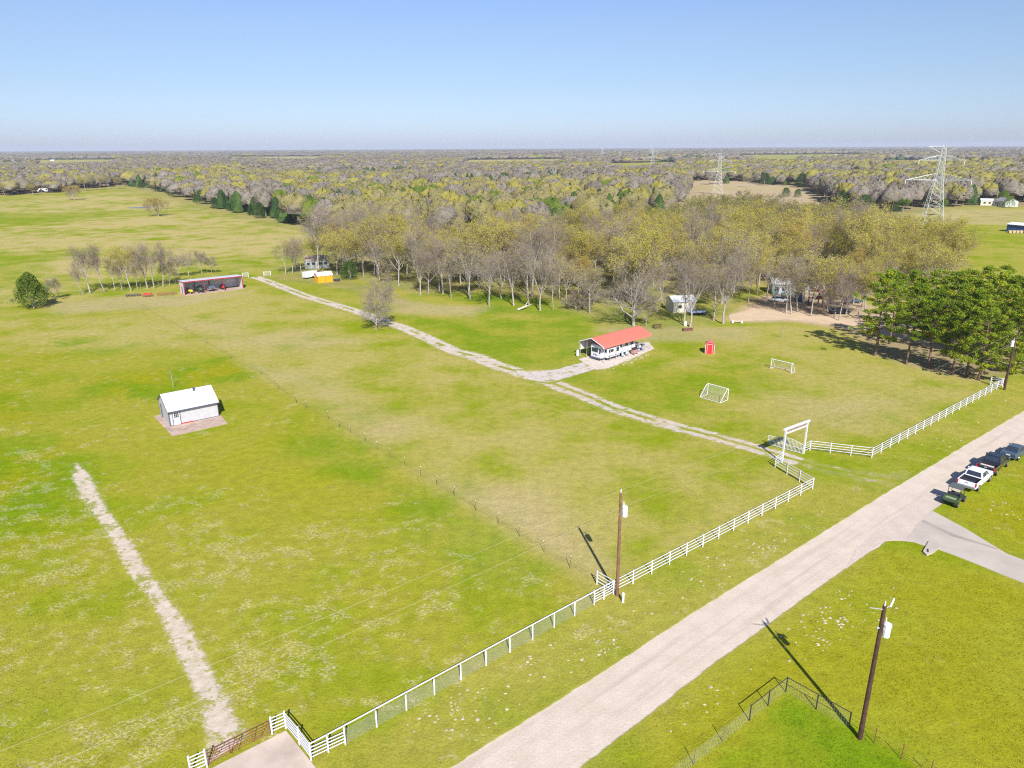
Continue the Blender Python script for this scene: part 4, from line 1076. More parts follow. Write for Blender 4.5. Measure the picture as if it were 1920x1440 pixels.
w = MB(); w.box((OL / 2, OD / 2 - 0.3, 0.0), (OL + 0.6, OD + 1.6, 0.08)); w.build('floor', M['patio'], os_)
def inshed(x, y): return OA + Vector((math.cos(oz) * x - math.sin(oz) * y, math.sin(oz) * x + math.cos(oz) * y, 0.045))
def tractor(p, rz, body, label, s=1.0, name='tractor', cat='tractor'):
    r0 = empty(name, p, rz, label, cat, scale=s)
    MB().box((0.55, 0, 0.95), (1.5, 0.6, 0.6), tx=0.9, ty=0.8).build('hood', body, r0, bevel=0.05)
    MB().box((-0.55, 0, 0.85), (0.9, 0.9, 0.2)).build('fender', body, r0, bevel=0.04)
    MB().box((-0.4, 0, 1.05), (0.5, 0.5, 0.12)).box((-0.66, 0, 1.35), (0.1, 0.5, 0.5)).build('seat', M['bed'], r0)
    MB().tube((0.15, 0, 1.2), (0.0, 0, 1.5), 0.02).tube((-0.02, 0, 1.5), (0.02, 0, 1.53), 0.2, 0.2, 12).build('steering_wheel', M['bed'], r0)
    for x, y, r in ((-0.6, -0.65, 0.62), (-0.6, 0.65, 0.62), (1.05, -0.5, 0.36), (1.05, 0.5, 0.36)):
        wh = MB().tube((x, y - 0.14, r), (x, y + 0.14, r), r, r, 18).build('wheel', M['tire'], r0)
        MB().tube((x, y - 0.15, r), (x, y + 0.15, r), r * 0.5, r * 0.5, 12).build('rim', body, wh)
    for y in (-0.4, 0.4): MB().tube((-0.75, y, 0.95), (-0.75, y, 2.1), 0.04).build('roll_bar', M['darkmetal'], r0)
    return r0
tractor(inshed(1.6, 1.6), R(-60) + oz, M['yellow'], 'yellow riding tractor at the left end inside the open shed', 0.8)
tractor(inshed(4.3, 1.6), R(-100) + oz, M['green'], 'green tractor facing out in the left bay of the open shed', 1.05)
tractor(inshed(10.2, 2.4), R(-90) + oz, M['red'], 'small red tractor in the right bay of the open shed', 0.8)
tr = empty('utility_trailer', inshed(7.2, 1.6), oz + R(10), 'low trailer with a dark tarp load in the middle bay of the open shed', 'trailer')
MB().box((0, 0, 0.55), (2.6, 1.4, 0.12)).build('deck', M['woodgrey'], tr)
MB().box((0, 0, 1.0), (1.9, 1.1, 0.75), tx=0.7, ty=0.6).build('tarp_load', M['trim'], tr, bevel=0.12)
MB().tube((1.3, 0, 0.5), (2.1, 0, 0.42), 0.05).build('tongue', M['galv'], tr)
for y in (-0.8, 0.8): MB().tube((0, y - 0.1, 0.33), (0, y + 0.1, 0.33), 0.33, 0.33, 12).build('wheel', M['tire'], tr)

# red implements on the grass left of the open shed
def implement(px0, px1, y0, y1, label, kind):
    a, b_ = P(px0, y0), P(px1, y1); L = (b_ - a).length
    r0 = empty('farm_implement', a, lay(a, b_), label, 'farm implement', 'red implements beside the open shed')
    for y in (0, 1.1): MB().tube((0, y, 0.55), (L, y, 0.5), 0.07).build('beam', M['pipered'] if kind != 1 else M['darkmetal'], r0)
    n = int(L / 0.55)
    for i in range(n + 1):
        x = i * L / n
        MB().tube((x, 0, 0.52), (x, 1.1, 0.52), 0.045).build('crossbar', M['pipered'], r0)
        if kind == 1: MB().tube((x, 0.2, 0.25), (x, 0.26, 0.25), 0.25, 0.25, 12).tube((x, 0.8, 0.25), (x, 0.86, 0.25), 0.25, 0.25, 12).build('disc', M['tpost'], r0)
        else: MB().tube((x, 0.1, 0.5), (x + 0.1, 0.0, 0.05), 0.035).tube((x, 1.0, 0.5), (x + 0.1, 0.9, 0.05), 0.035).build('tine', M['redtrim'], r0)
    if kind == 2: MB().box((L / 2, 0.55, 0.72), (L * 0.8, 0.7, 0.32)).build('hopper', M['red'], r0, bevel=0.04)
implement(237, 263, 557.5, 555.5, 'dark disc harrow leftmost of the red implements beside the open shed', 1)
implement(267, 286, 557.5, 556.5, 'bright red seeder box between the two other implements by the shed', 2)
implement(295, 331, 555.5, 552.5, 'long low red cultivator frame next to the open shed wall', 3)

# orange shed, white cargo trailer, pavilion
m_or = M['orange']
rt, L = house('storage_shed', at(597, 531), at(624, 528), 2.6, 1.95, 2.8, m_or, M['paleroof'], 'bright orange wooden shed with pale metal roof beside the white cargo trailer', 'shed', wins=(), ov=0.12)
MB().box((L * 0.5, -0.06, 0.95), (0.05, 0.05, 1.8)).box((L * 0.5, -0.06, 1.88), (L * 0.96, 0.05, 0.06)).build('trim', M['brown'], rt)
a, b_ = P(573.5, 523.5), P(596, 520)
ct = empty('cargo_trailer', a, lay(a, b_), 'white enclosed cargo trailer behind the orange shed', 'trailer'); L = (b_ - a).length
MB().box((L / 2, 0.95, 1.15), (L, 1.9, 1.6)).build('body', M['white'], ct, bevel=0.1)
for y in (0.02, 1.88): MB().tube((L * 0.6, y - 0.12, 0.32), (L * 0.6, y + 0.12, 0.32), 0.32, 0.32, 14).build('wheel', M['tire'], ct)
MB().tube((0, 0.95, 0.4), (-0.9, 0.95, 0.4), 0.06).build('tongue', M['galv'], ct)
MB().box((L / 2, 0.95, 0.32), (L * 0.9, 1.6, 0.1)).build('chassis', M['darkmetal'], ct)
house('mobile_home', at(572, 504), at(618, 502), 6.0, 2.6, 3.6, M['galv'], M['tanroof'], 'grey mobile home with tan roof half hidden by bare trees behind the orange shed', 'house',
      wins=((0.15, 1.5, 0.9, 0.8), (0.36, 1.5, 0.9, 0.8), (0.62, 1.5, 1.2, 0.9), (0.85, 1.5, 0.8, 0.8)), door=(0.5, 0.9, 2.0, M['white']))
a = P(632, 527); bk = empty('water_trough', a, R(10), 'dark round trough on bare ground right of the orange shed', 'trough')
MB().tube((0, 0, 0), (0, 0, 0.6), 0.8, 0.8, 18).build('tank', M['darkmetal'], bk); MB().tube((0, 0, 0.605), (0, 0, 0.62), 0.72, 0.72, 18).build('water', m_water, bk)

# red playhouse
ph = empty('playhouse', P(1330, 663.5), R(-14), 'small red wooden privy with white arched trim on the open lawn', 'outhouse')
PW, PD = 1.55, 1.5
arch = [(-PW / 2, 0), (PW / 2, 0), (PW / 2, 1.7), (PW * 0.36, 2.0), (0, 2.15), (-PW * 0.36, 2.0), (-PW / 2, 1.7)]
MB().prism(arch, 0, PD).build('body', M['red'], ph)
rf = MB()
for (x0, z0), (x1, z1) in zip(arch[2:], arch[3:]):
    rf.add([(x0, -0.12, z0), (x0, PD + 0.1, z0), (x1, PD + 0.1, z1), (x1, -0.12, z1), (x0 * 1.08, -0.12, z0 + 0.07), (x0 * 1.08, PD + 0.1, z0 + 0.07), (x1 * 1.08, PD + 0.1, z1 + 0.07), (x1 * 1.08, -0.12, z1 + 0.07)],
           [(3, 2, 1, 0), (4, 5, 6, 7), (0, 1, 5, 4), (1, 2, 6, 5), (2, 3, 7, 6), (3, 0, 4, 7)])
rf.build('roof', mk('faded_red_roof', (0.50, 0.16, 0.14), 0.7, 0.1, 2), ph)
tr = MB()
for (x0, z0), (x1, z1) in zip(arch[1:], arch[2:] + arch[:1]): tr.tube((x0, -0.05, z0), (x1, -0.05, z1), 0.055, 0.055, 4)
tr.build('trim', M['white'], ph)
MB().box((0, -0.03, 0.9), (0.86, 0.04, 1.65)).build('door', M['red'], ph)
MB().box((-0.46, -0.04, 0.9), (0.05, 0.05, 1.7)).box((0.46, -0.04, 0.9), (0.05, 0.05, 1.7)).box((0, -0.04, 1.76), (0.9, 0.05, 0.05)).build('door_trim', M['white'], ph)
MB().box((PW / 2 + 0.02, 0.75, 0.9), (0.03, 0.06, 1.7)).box((PW / 2 + 0.02, PD - 0.05, 0.85), (0.03, 0.08, 1.7)).build('side_trim', M['white'], ph)

# goals
def goal(p, rz, Wd, H_, D_, label):
    g = empty('football_goal', p, rz, label, 'goal', 'goals on the lawn')
    r = 0.06
    for x in (0, Wd):
        MB().tube((x, 0, 0), (x, 0, H_), r).build('post', M['white'], g)
        MB().tube((x, 0.45, H_ - 0.05), (x, D_, 0.05), r * 0.7).tube((x, 0, H_), (x, 0.5, H_ - 0.05), r * 0.7).build('stay', M['white'], g)
        MB().tube((x, 0, 0.04), (x, D_, 0.04), r * 0.7).build('side_bar', M['white'], g)
    MB().tube((-r, 0, H_), (Wd + r, 0, H_), r).build('crossbar', M['white'], g)
    MB().tube((0, D_, 0.05), (Wd, D_, 0.05), r * 0.7).build('back_bar', M['white'], g)
    mb = MB(); w_ = 0.012
    nx, nz = int(Wd / 0.22), 9
    for i in range(nx + 1):
        x = Wd * i / nx
        mb.quad((x - w_, 0.5, H_ - 0.05), (x + w_, 0.5, H_ - 0.05), (x + w_, D_, 0.06), (x - w_, D_, 0.06)); mb.quad((x - w_, 0, H_), (x + w_, 0, H_), (x + w_, 0.5, H_ - 0.05), (x - w_, 0.5, H_ - 0.05))
    for j in range(nz + 1):
        t = j / nz; y = 0.5 + (D_ - 0.5) * t; z = H_ - 0.05 + (0.11 - H_) * t + 0.003
        mb.quad((0, y - w_, z), (Wd, y - w_, z), (Wd, y + w_, z), (0, y + w_, z))
    for x in (0, Wd):
        for j in range(1, 7):
            z = H_ * j / 7; ye = 0.5 + (D_ - 0.5) * (1 - z / H_)
            mb.quad((x, 0, z - w_), (x, ye, z - w_), (x, ye, z + w_), (x, 0, z + w_))
    mb.build('net', M['net'], g)
    return g
# near goal opens away from the camera, far goal towards it
n_l, n_r = Vector((*at(1312, 745), 0)), Vector((*at(1350, 756), 0)); n_b = Vector((*at(1362, 749), 0))
rzn = lay(n_l, n_r); Wn = (n_r - n_l).length; Dn = 2.0
org = n_r + Vector((-math.sin(rzn), math.cos(rzn), 0)) * Dn
g1 = goal(org, rzn + math.pi, Wn, 1.75, Dn, 'near white goal with its sloping net towards the camera')
f_l, f_r = Vector((*at(1445, 691), 0)), Vector((*at(1483, 700), 0))
goal(f_l, lay(f_l, f_r), (f_r - f_l).length, 1.7, 1.3, 'far white goal with its open front towards the camera')

# things in the clearing by the big trees
wsh, L = house('garden_shed', at(1262, 587), at(1303, 585), 4.5, 2.6, 3.5, M['cream'], M['paleroof'], 'pale shed with whitish roof behind the bare trees at the wood edge', 'shed', wins=((0.3, 1.4, 0.8, 0.7),), door=(0.7, 1.0, 2.0, M['white']))
tr = empty('utility_trailer', P(1300, 592), R(15), 'low trailer under a blue and white tarp beside the pale shed', 'trailer')
MB().box((1.4, 0.8, 0.5), (4.2, 1.7, 0.14)).build('deck', M['darkmetal'], tr)
MB().box((1.4, 0.8, 0.72), (3.9, 1.4, 0.35), tx=0.85, ty=0.5).build('tarp', M['tarp'], tr, bevel=0.08)
for y in (-0.15, 1.75): MB().tube((1.4, y - 0.1, 0.33), (1.4, y + 0.1, 0.33), 0.33, 0.33, 12).build('wheel', M['tire'], tr)
o = MB().tube((0, 0, 0), (0, 0, 0.85), 0.34, 0.36, 14).tube((0, 0, 0.85), (0, 0, 0.95), 0.37, 0.3, 14).build('barrel', M['white'], None); o.location = P(1284.5, 611); tag(o, 'white barrel against the trunk of the bare tree beside the big low-branched one', 'barrel')
pt = empty('picnic_table', P(1232, 615), R(12), 'dark picnic table on the worn grass right of the red carport roof', 'table')
MB().box((0, 0, 0.74), (1.8, 0.75, 0.06)).build('tabletop', M['brown'], pt)
for y in (-0.7, 0.7): MB().box((0, y, 0.44), (1.8, 0.26, 0.05)).build('bench', M['brown'], pt)
for x in (-0.7, 0.7): MB().tube((x, -0.75, 0.02), (x, 0.25, 0.74), 0.05).tube((x, 0.75, 0.02), (x, -0.25, 0.74), 0.05).build('leg', M['brown'], pt)
bx = empty('planter_box', P(1289, 620), R(8), 'low dark brown timber box on the grass in front of the bare trees', 'planter')
for x, y, sx, sy in ((0, -0.45, 2.0, 0.08), (0, 0.45, 2.0, 0.08), (-0.98, 0, 0.08, 0.82), (0.98, 0, 0.08, 0.82)): MB().box((x, y, 0.22), (sx, sy, 0.44)).build('board', M['brown'], bx)
MB().box((0, 0, 0.15), (1.85, 0.8, 0.28)).build('soil', mk('dark_soil', (0.09, 0.05, 0.04), 0.95, 0.3, 3), bx)
bn = empty('garden_bench', P(1382, 605.5), R(-6), 'pale concrete bench with two white end blocks on the lawn edge', 'bench')
MB().box((0, 0, 0.42), (2.2, 0.35, 0.09)).build('seat', M['concrete'], bn)
for x in (-0.95, 0.95): MB().box((x, 0, 0.25), (0.42, 0.5, 0.5)).build('leg', M['white'], bn, bevel=0.05)

# farmyard among the trees on the right
house('mobile_home', at(1447, 552), at(1490, 553), 6.5, 2.7, 3.7, mk('teal_grey_siding', (0.25, 0.36, 0.36), 0.6, 0.1, 1), M['paleroof'], 'grey-teal mobile home with pale roof in the trees behind the sandy yard', 'house', wins=((0.2, 1.5, 1.1, 0.9), (0.5, 1.5, 1.1, 0.9), (0.8, 1.5, 1.1, 0.9)), door=(0.35, 0.9, 2.0, M['white']))
house('mobile_home', at(1508, 548), at(1550, 550), 6, 2.6, 3.5, M['galv'], mk('dark_green_roof', (0.10, 0.13, 0.12), 0.8, 0.1, 1), 'low grey house with dark roof deep in the trees beside the teal one', 'house', wins=((0.3, 1.4, 1.0, 0.8), (0.7, 1.4, 1.0, 0.8)), door=(0.5, 0.9, 2.0, M['white']))
dk = empty('tree_house', P(1528, 573), R(5), 'brown timber play fort on stilts between the yard trees', 'play fort')
for x in (-1.2, 1.2):
    for y in (-1, 1): MB().box((x, y, 1.8), (0.16, 0.16, 3.6)).build('post', M['brown'], dk)
MB().box((0, 0, 1.75), (2.7, 2.3, 0.12)).build('deck', M['brown'], dk)
MB().box((0, -1.05, 2.2), (2.5, 0.06, 0.7)).build('railing', M['brown'], dk)
MB().add([(-1.4, -1.2, 3.4), (1.4, -1.2, 3.4), (1.4, 1.2, 3.4), (-1.4, 1.2, 3.4), (0, -1.2, 4.1), (0, 1.2, 4.1)], [(0, 1, 4), (1, 2, 5, 4), (2, 3, 5), (3, 0, 4, 5), (3, 2, 1, 0)]).build('roof', M['redtrim'], dk)
tt = empty('storage_box', P(1496, 565), R(20), 'tall teal storage box standing behind the forked yard trunks', 'storage box')
MB().box((0, 0, 1.15), (1.3, 1.3, 2.3)).build('body', M['teal'], tt, bevel=0.05); MB().box((0, -0.67, 1.1), (0.8, 0.04, 1.9)).build('door', M['blue'], tt)

# ---------------------------------------------------------------- vehicles (x forward, y left)
def wheels(root, xs, yh, r, wd=0.26, rim='rim'):
    for x in xs:
        for y in (-yh, yh):
            w_ = MB().tube((x, y - wd / 2, r), (x, y + wd / 2, r), r, r, 20).build('wheel', M['tire'], root)
            s = 1 if y > 0 else -1
            MB().tube((x, y + s * (wd / 2 - 0.02), r), (x, y + s * (wd / 2 + 0.015), r), r * 0.62, r * 0.55, 16).build('rim', M[rim], w_)

def ring(x, yb, yt, z0, z1, zm=None):
    """cross-section of a car body, slightly rounded"""
    zm = zm or (z0 + z1) / 2
    return [(x, -yb * 0.94, z0), (x, -yb, zm), (x, -yt, z1 - 0.03), (x, -yt * 0.93, z1), (x, yt * 0.93, z1), (x, yt, z1 - 0.03), (x, yb, zm), (x, yb * 0.94, z0)]

def pickup(p, rz, paint, label, bedmat, load=None):
    t = empty('pickup_truck', p, rz, label, 'pickup truck', 'vehicles parked along the road')
    # lower shell under bed and cab, hood
    b = MB()
    b.loft([ring(-2.82, 0.96, 0.95, 0.45, 0.72, 0.6), ring(-1.0, 1.0, 0.98, 0.42, 0.72, 0.6)])
    b.loft([ring(-1.0, 1.0, 0.98, 0.40, 1.18), ring(1.15, 1.0, 0.98, 0.40, 1.18), ring(1.3, 1.0, 0.96, 0.40, 1.16), ring(2.45, 0.98, 0.90, 0.42, 1.06), ring(2.82, 0.90, 0.82, 0.48, 0.92)])
    b.box((-1.9, 0.93, 0.95), (1.84, 0.10, 0.52)); b.box((-1.9, -0.93, 0.95), (1.84, 0.10, 0.52)); b.box((-1.03, 0, 0.95), (0.06, 1.8, 0.5))
    b.build('body', paint, t, bevel=0.03)
    MB().box((-1.92, 0, 0.74), (1.74, 1.74, 0.05)).build('bed', bedmat, t)
    MB().box((-2.84, 0, 0.96), (0.07, 1.78, 0.50)).build('tailgate', paint, t, bevel=0.02)
    MB().box((-1.075, 0, 0.97), (0.03, 1.74, 0.42)).box((-1.92, 0.865, 0.97), (1.72, 0.03, 0.42)).box((-1.92, -0.865, 0.97), (1.72, 0.03, 0.42)).box((-2.79, 0, 0.96), (0.03, 1.7, 0.4)).build('bed_liner', bedmat, t)
    b = MB(); b.loft([[(-1.0, -0.92, 1.17), (1.25, -0.92, 1.17), (1.25, 0.92, 1.17), (-1.0, 0.92, 1.17)], [(-0.78, -0.74, 1.80), (0.50, -0.74, 1.80), (0.50, 0.74, 1.80), (-0.78, 0.74, 1.80)], [(-0.66, -0.62, 1.86), (0.38, -0.62, 1.86), (0.38, 0.62, 1.86), (-0.66, 0.62, 1.86)]])
    b.build('cab', paint, t, bevel=0.04)
    def pane(pts, nm='window'):
        MB().add(pts, [(0, 1, 2, 3)]).build(nm, M['glass'], t)
    pane([(-0.985, -0.74, 1.26), (-0.985, 0.74, 1.26), (-0.815, 0.64, 1.74), (-0.815, -0.64, 1.74)])
    pane([(1.18, -0.80, 1.24), (1.18, 0.80, 1.24), (0.56, 0.68, 1.77), (0.56, -0.68, 1.77)], 'windshield')
    for s in (-1, 1):
        pane([(-0.78, s * 0.912, 1.24), (0.14, s * 0.912, 1.24), (0.14, s * 0.778, 1.72), (-0.66, s * 0.778, 1.72)])
        pane([(0.22, s * 0.912, 1.24), (1.02, s * 0.912, 1.24), (0.48, s * 0.778, 1.72), (0.22, s * 0.778, 1.72)])
        MB().box((1.0, s * 1.07, 1.28), (0.12, 0.2, 0.2)).build('mirror', paint, t)
        MB().box((-2.86, s * 0.90, 0.98), (0.05, 0.14, 0.42)).build('tail_light', M['lamp'], t)
        MB().box((2.72, s * 0.72, 0.84), (0.16, 0.3, 0.14)).build('headlight', M['cer'], t)
    MB().box((-2.95, 0, 0.56), (0.16, 1.84, 0.2)).build('bumper', M['chrome'], t, bevel=0.04)
    MB().box((2.86, 0, 0.56), (0.16, 1.7, 0.22)).build('bumper', M['chrome'], t, bevel=0.04)
    MB().box((-2.885, 0.0, 1.03), (0.02, 0.26, 0.10)).build('badge', M['galv'], t)
    wheels(t, (-1.82, 1.78), 0.86, 0.39)
    if load:
        MB().box((-2.1, 0.1, 0.83), (1.0, 1.4, 0.12)).build('plywood_load', M['concrete'], t)
    return t
VH = R(40.5)
pickup(Vector((51.75, 72.0, 0.03)), VH, M['carwhite'], 'white crew-cab pickup parked behind the green utility vehicle', M['bed'])
pickup(Vector((56.25, 75.85, 0.03)), VH, M['carblack'], 'black crew-cab pickup parked ahead of the white one', M['bed'], True)

sd = empty('sedan', Vector((61.35, 79.55, 0.03)), VH - R(4), 'dark blue-grey sedan at the head of the parked vehicles', 'car', 'vehicles parked along the road')
b = MB(); b.loft([ring(-2.35, 0.80, 0.76, 0.36, 0.86, 0.58), ring(-2.15, 0.88, 0.82, 0.30, 0.96, 0.6), ring(-1.2, 0.92, 0.86, 0.26, 0.98, 0.6), ring(1.0, 0.92, 0.86, 0.26, 0.95, 0.6), ring(2.0, 0.88, 0.78, 0.28, 0.80, 0.55), ring(2.32, 0.74, 0.62, 0.34, 0.66, 0.5)])
b.build('body', M['carblue'], sd, bevel=0.03, smooth=False)
b = MB(); b.loft([[(-1.75, -0.78, 0.94), (1.1, -0.80, 0.92), (1.1, 0.80, 0.92), (-1.75, 0.78, 0.94)], [(-0.85, -0.60, 1.38), (0.25, -0.60, 1.38), (0.25, 0.60, 1.38), (-0.85, 0.60, 1.38)], [(-0.7, -0.48, 1.43), (0.1, -0.48, 1.43), (0.1, 0.48, 1.43), (-0.7, 0.48, 1.43)]])
b.build('cabin', M['carblue'], sd, bevel=0.03)
def pane(pts, r0, nm='window'): MB().add(pts, [(0, 1, 2, 3)]).build(nm, M['glass'], r0)
pane([(-1.69, -0.66, 0.985), (-1.69, 0.66, 0.985), (-0.94, 0.52, 1.36), (-0.94, -0.52, 1.36)], sd, 'rear_window')
pane([(1.02, -0.68, 0.985), (1.02, 0.68, 0.985), (0.36, 0.54, 1.35), (0.36, -0.54, 1.35)], sd, 'windshield')
for s in (-1, 1):
    pane([(-1.3, s * 0.785, 0.98), (-0.35, s * 0.787, 0.98), (-0.35, s * 0.635, 1.33), (-0.82, s * 0.635, 1.33)], sd)
    pane([(-0.27, s * 0.787, 0.98), (0.85, s * 0.79, 0.98), (0.28, s * 0.635, 1.33), (-0.27, s * 0.635, 1.33)], sd)
    MB().box((-2.28, s * 0.62, 0.78), (0.12, 0.34, 0.13)).build('tail_light', M['lamp'], sd)
    MB().box((0.75, s * 0.98, 1.0), (0.12, 0.18, 0.12)).build('mirror', M['carblue'], sd)
MB().box((-2.37, 0, 0.72), (0.03, 0.45, 0.13)).build('licence_plate', M['cer'], sd)
wheels(sd, (-1.42, 1.42), 0.80, 0.33, 0.22)

ut = empty('utility_vehicle', Vector((46.75, 67.55, 0.03)), VH, 'green and black roofed utility vehicle, rearmost of the parked row', 'utility vehicle', 'vehicles parked along the road')
MB().box((-0.85, 0, 0.62), (1.1, 1.35, 0.08)).box((-0.85, 0.66, 0.78), (1.1, 0.05, 0.3)).box((-0.85, -0.66, 0.78), (1.1, 0.05, 0.3)).box((-1.4, 0, 0.78), (0.05, 1.3, 0.3)).box((-0.32, 0, 0.78), (0.05, 1.3, 0.3)).build('cargo_bed', M['green'], ut)
MB().box((-0.85, 0, 0.69), (0.98, 1.2, 0.04)).build('bed_floor', M['greenlight'], ut)
b = MB(); b.loft([ring(0.75, 0.66, 0.62, 0.4, 0.85), ring(1.2, 0.62, 0.55, 0.42, 0.8), ring(1.5, 0.5, 0.42, 0.45, 0.65)]); b.build('hood', M['green'], ut)
MB().box((0.15, 0, 0.38), (2.3, 1.1, 0.12)).build('chassis', M['plastic'], ut)
MB().box((0.0, 0, 0.68), (0.5, 1.2, 0.2)).box((-0.22, 0, 0.98), (0.12, 1.2, 0.45)).build('seat', M['bed'], ut)
MB().box((0.2, 0, 1.82), (1.35, 1.35, 0.07)).build('roof', M['plastic'], ut, bevel=0.03)
for x0, x1, s in ((-0.35, -0.35, -1), (-0.35, -0.35, 1), (0.95, 0.7, -1), (0.95, 0.7, 1)): MB().tube((x0, s * 0.6, 0.6), (x1, s * 0.58, 1.8), 0.03).build('roll_bar', M['darkmetal'], ut)
MB().tube((0.62, 0.3, 0.85), (0.45, 0.3, 1.05), 0.02).tube((0.44, 0.3, 1.05), (0.46, 0.3, 1.07), 0.17, 0.17, 12).build('steering_wheel', M['bed'], ut)
wheels(ut, (-0.95, 1.05), 0.62, 0.33, 0.26, 'plastic')

def small_car(p, rz, paint, label):
    t = empty('parked_car', p, rz, label, 'car', 'cars in the farmyard')
    b = MB(); b.loft([ring(-2.2, 0.8, 0.76, 0.36, 0.86), ring(-1.2, 0.9, 0.84, 0.28, 0.96), ring(1.0, 0.9, 0.84, 0.28, 0.95), ring(2.2, 0.74, 0.64, 0.34, 0.68)]); b.build('body', paint, t, bevel=0.03)
    b = MB(); b.loft([[(-1.7, -0.78, 0.94), (1.1, -0.8, 0.92), (1.1, 0.8, 0.92), (-1.7, 0.78, 0.94)], [(-1.1, -0.6, 1.42), (0.3, -0.6, 1.42), (0.3, 0.6, 1.42), (-1.1, 0.6, 1.42)]]); cab = b.build('cabin', M['glass'], t)
    MB().box((-0.4, 0, 1.44), (1.35, 1.15, 0.05)).build('roof', paint, t)
    wheels(t, (-1.4, 1.4), 0.8, 0.33, 0.22)
small_car(P(1461, 566), R(-20), M['carwhite'], 'white car half hidden by trees in front of the teal-grey house')
small_car(P(1597, 568), R(10), M['carblue'], 'dark blue car at the edge of the pines behind the yard')
small_car(P(1574, 588), R(0), M['carblack'], 'dark car in the shade of the yard trees near the pines')

# ---------------------------------------------------------------- distant houses and barns
house('barn', at(14, 331.5), at(48, 330.5), 34, 5, 8, M['galv'], M['paleroof'], 'long pale blue-grey metal barn beyond the far-left grove', 'barn')
house('farmhouse', at(70, 359), at(95, 358.5), 9, 3, 4.6, M['white'], M['greyroof'], 'white farmhouse glimpsed among the grove trees on the far left', 'house', wins=((0.3, 1.6, 1.4, 1.2), (0.7, 1.6, 1.4, 1.2)))
house('mobile_home', at(1838, 385), at(1862, 385.5), 6, 3, 4, M['cream'], M['paleroof'], 'pale low house in shade left of the white one beyond the right pasture', 'house', wins=((0.3, 1.6, 1.2, 1), (0.7, 1.6, 1.2, 1)))
house('mobile_home', at(1862, 385.5), at(1884, 388), 8, 3.2, 5.0, M['white'], M['greyroof'], 'white farmhouse with grey roof beyond the right pasture by the bright green shrub', 'house', wins=((0.2, 1.6, 1.4, 1.3), (0.5, 1.6, 1.4, 1.3), (0.8, 1.6, 1.4, 1.3)), door=(0.35, 1.0, 2.2, M['glass']))
house('cattle_barn', at(1886, 434), at(1990, 444), 7, 3.2, 3.9, M['blue'], M['white_metal'], 'long deep-blue metal barn with white roof at the right edge', 'barn', ov=0.4)
gt = empty('hay_stack', P(1893, 437), R(-5), 'tan pile of hay and timber in front of the blue barn', 'hay')
for i in range(5): MB().tube((i * 1.5, -0.6, 0.6), (i * 1.5, 0.7, 0.6), 0.6, 0.6, 12).build('bale', mk('straw', (0.5, 0.38, 0.22), 0.9, 0.2, 2) if i == 0 else bpy.data.materials['straw'], gt)
FARB = [(25, 303.5, 36, 'white farmhouse left of its twin far off near the left edge'), (50, 307.5, 30, 'white farmhouse right of its twin far off near the left edge'), (98, 302, 22, 'tiny white house among far woods above the left grove'), (308, 299.5, 38, 'tiny white house in the far woods above the lone oak'),
        (1190, 286.5, 60, 'pale barn on the horizon left of the tall mast'), (1240, 287, 80, 'pale industrial shed on the horizon right of the tall mast'), (1236, 298.5, 50, 'pale teal-roofed shed below the horizon beside the mast'), (1293, 288, 75, 'long white building on the horizon between mast and second pylon'),
        (1294, 306, 48, 'wide white warehouse in the clearing between mast and second pylon'), (1363, 288, 60, 'white building on the horizon just right of the second pylon'), (1364, 304, 36, 'white shed right behind the second pylon'), (1403, 301, 70, 'broad white arena roof in the far clearing left of the round trees'),
        (1463, 303.5, 36, 'white shed far off right of the round dark trees'), (1483, 306, 26, 'small white house far off right of the white shed'), (1575, 293, 60, 'flat white building far off above the mid-right woods'), (1601, 334, 13, 'white gabled house far right half behind trees, left of the bright box'), (1633, 334, 12, 'bright white boxy house in the mid-right woods'), (1555, 312, 26, 'low white roof in the mid-right woods below the flat building')]
FARB_XY = []
for i, (px, py, wpx, lb) in enumerate(FARB):
    sc_ = at(px, py)[1] / 1333.0; Wd = max(8, wpx * 0.30 * sc_ * (1.0 if wpx > 14 else 2.4)); p = at(px, py)
    FARB_XY.append((p[0], p[1], Wd))
    hh = max(3.2, Wd * 0.10)
    house('farmhouse' if i < 4 or i in (13, 15, 16) else 'warehouse', (p[0] - Wd / 2, p[1]), (p[0] + Wd / 2, p[1] + rnd.uniform(-0.2, 0.2) * Wd * 0.4), Wd * 0.5, hh, hh * 1.5, M['white'], M['roofwhite'] if i != 6 else M['paleroof'], lb, 'house' if i < 4 or i in (13, 15, 16) else 'warehouse', 'far-off buildings')

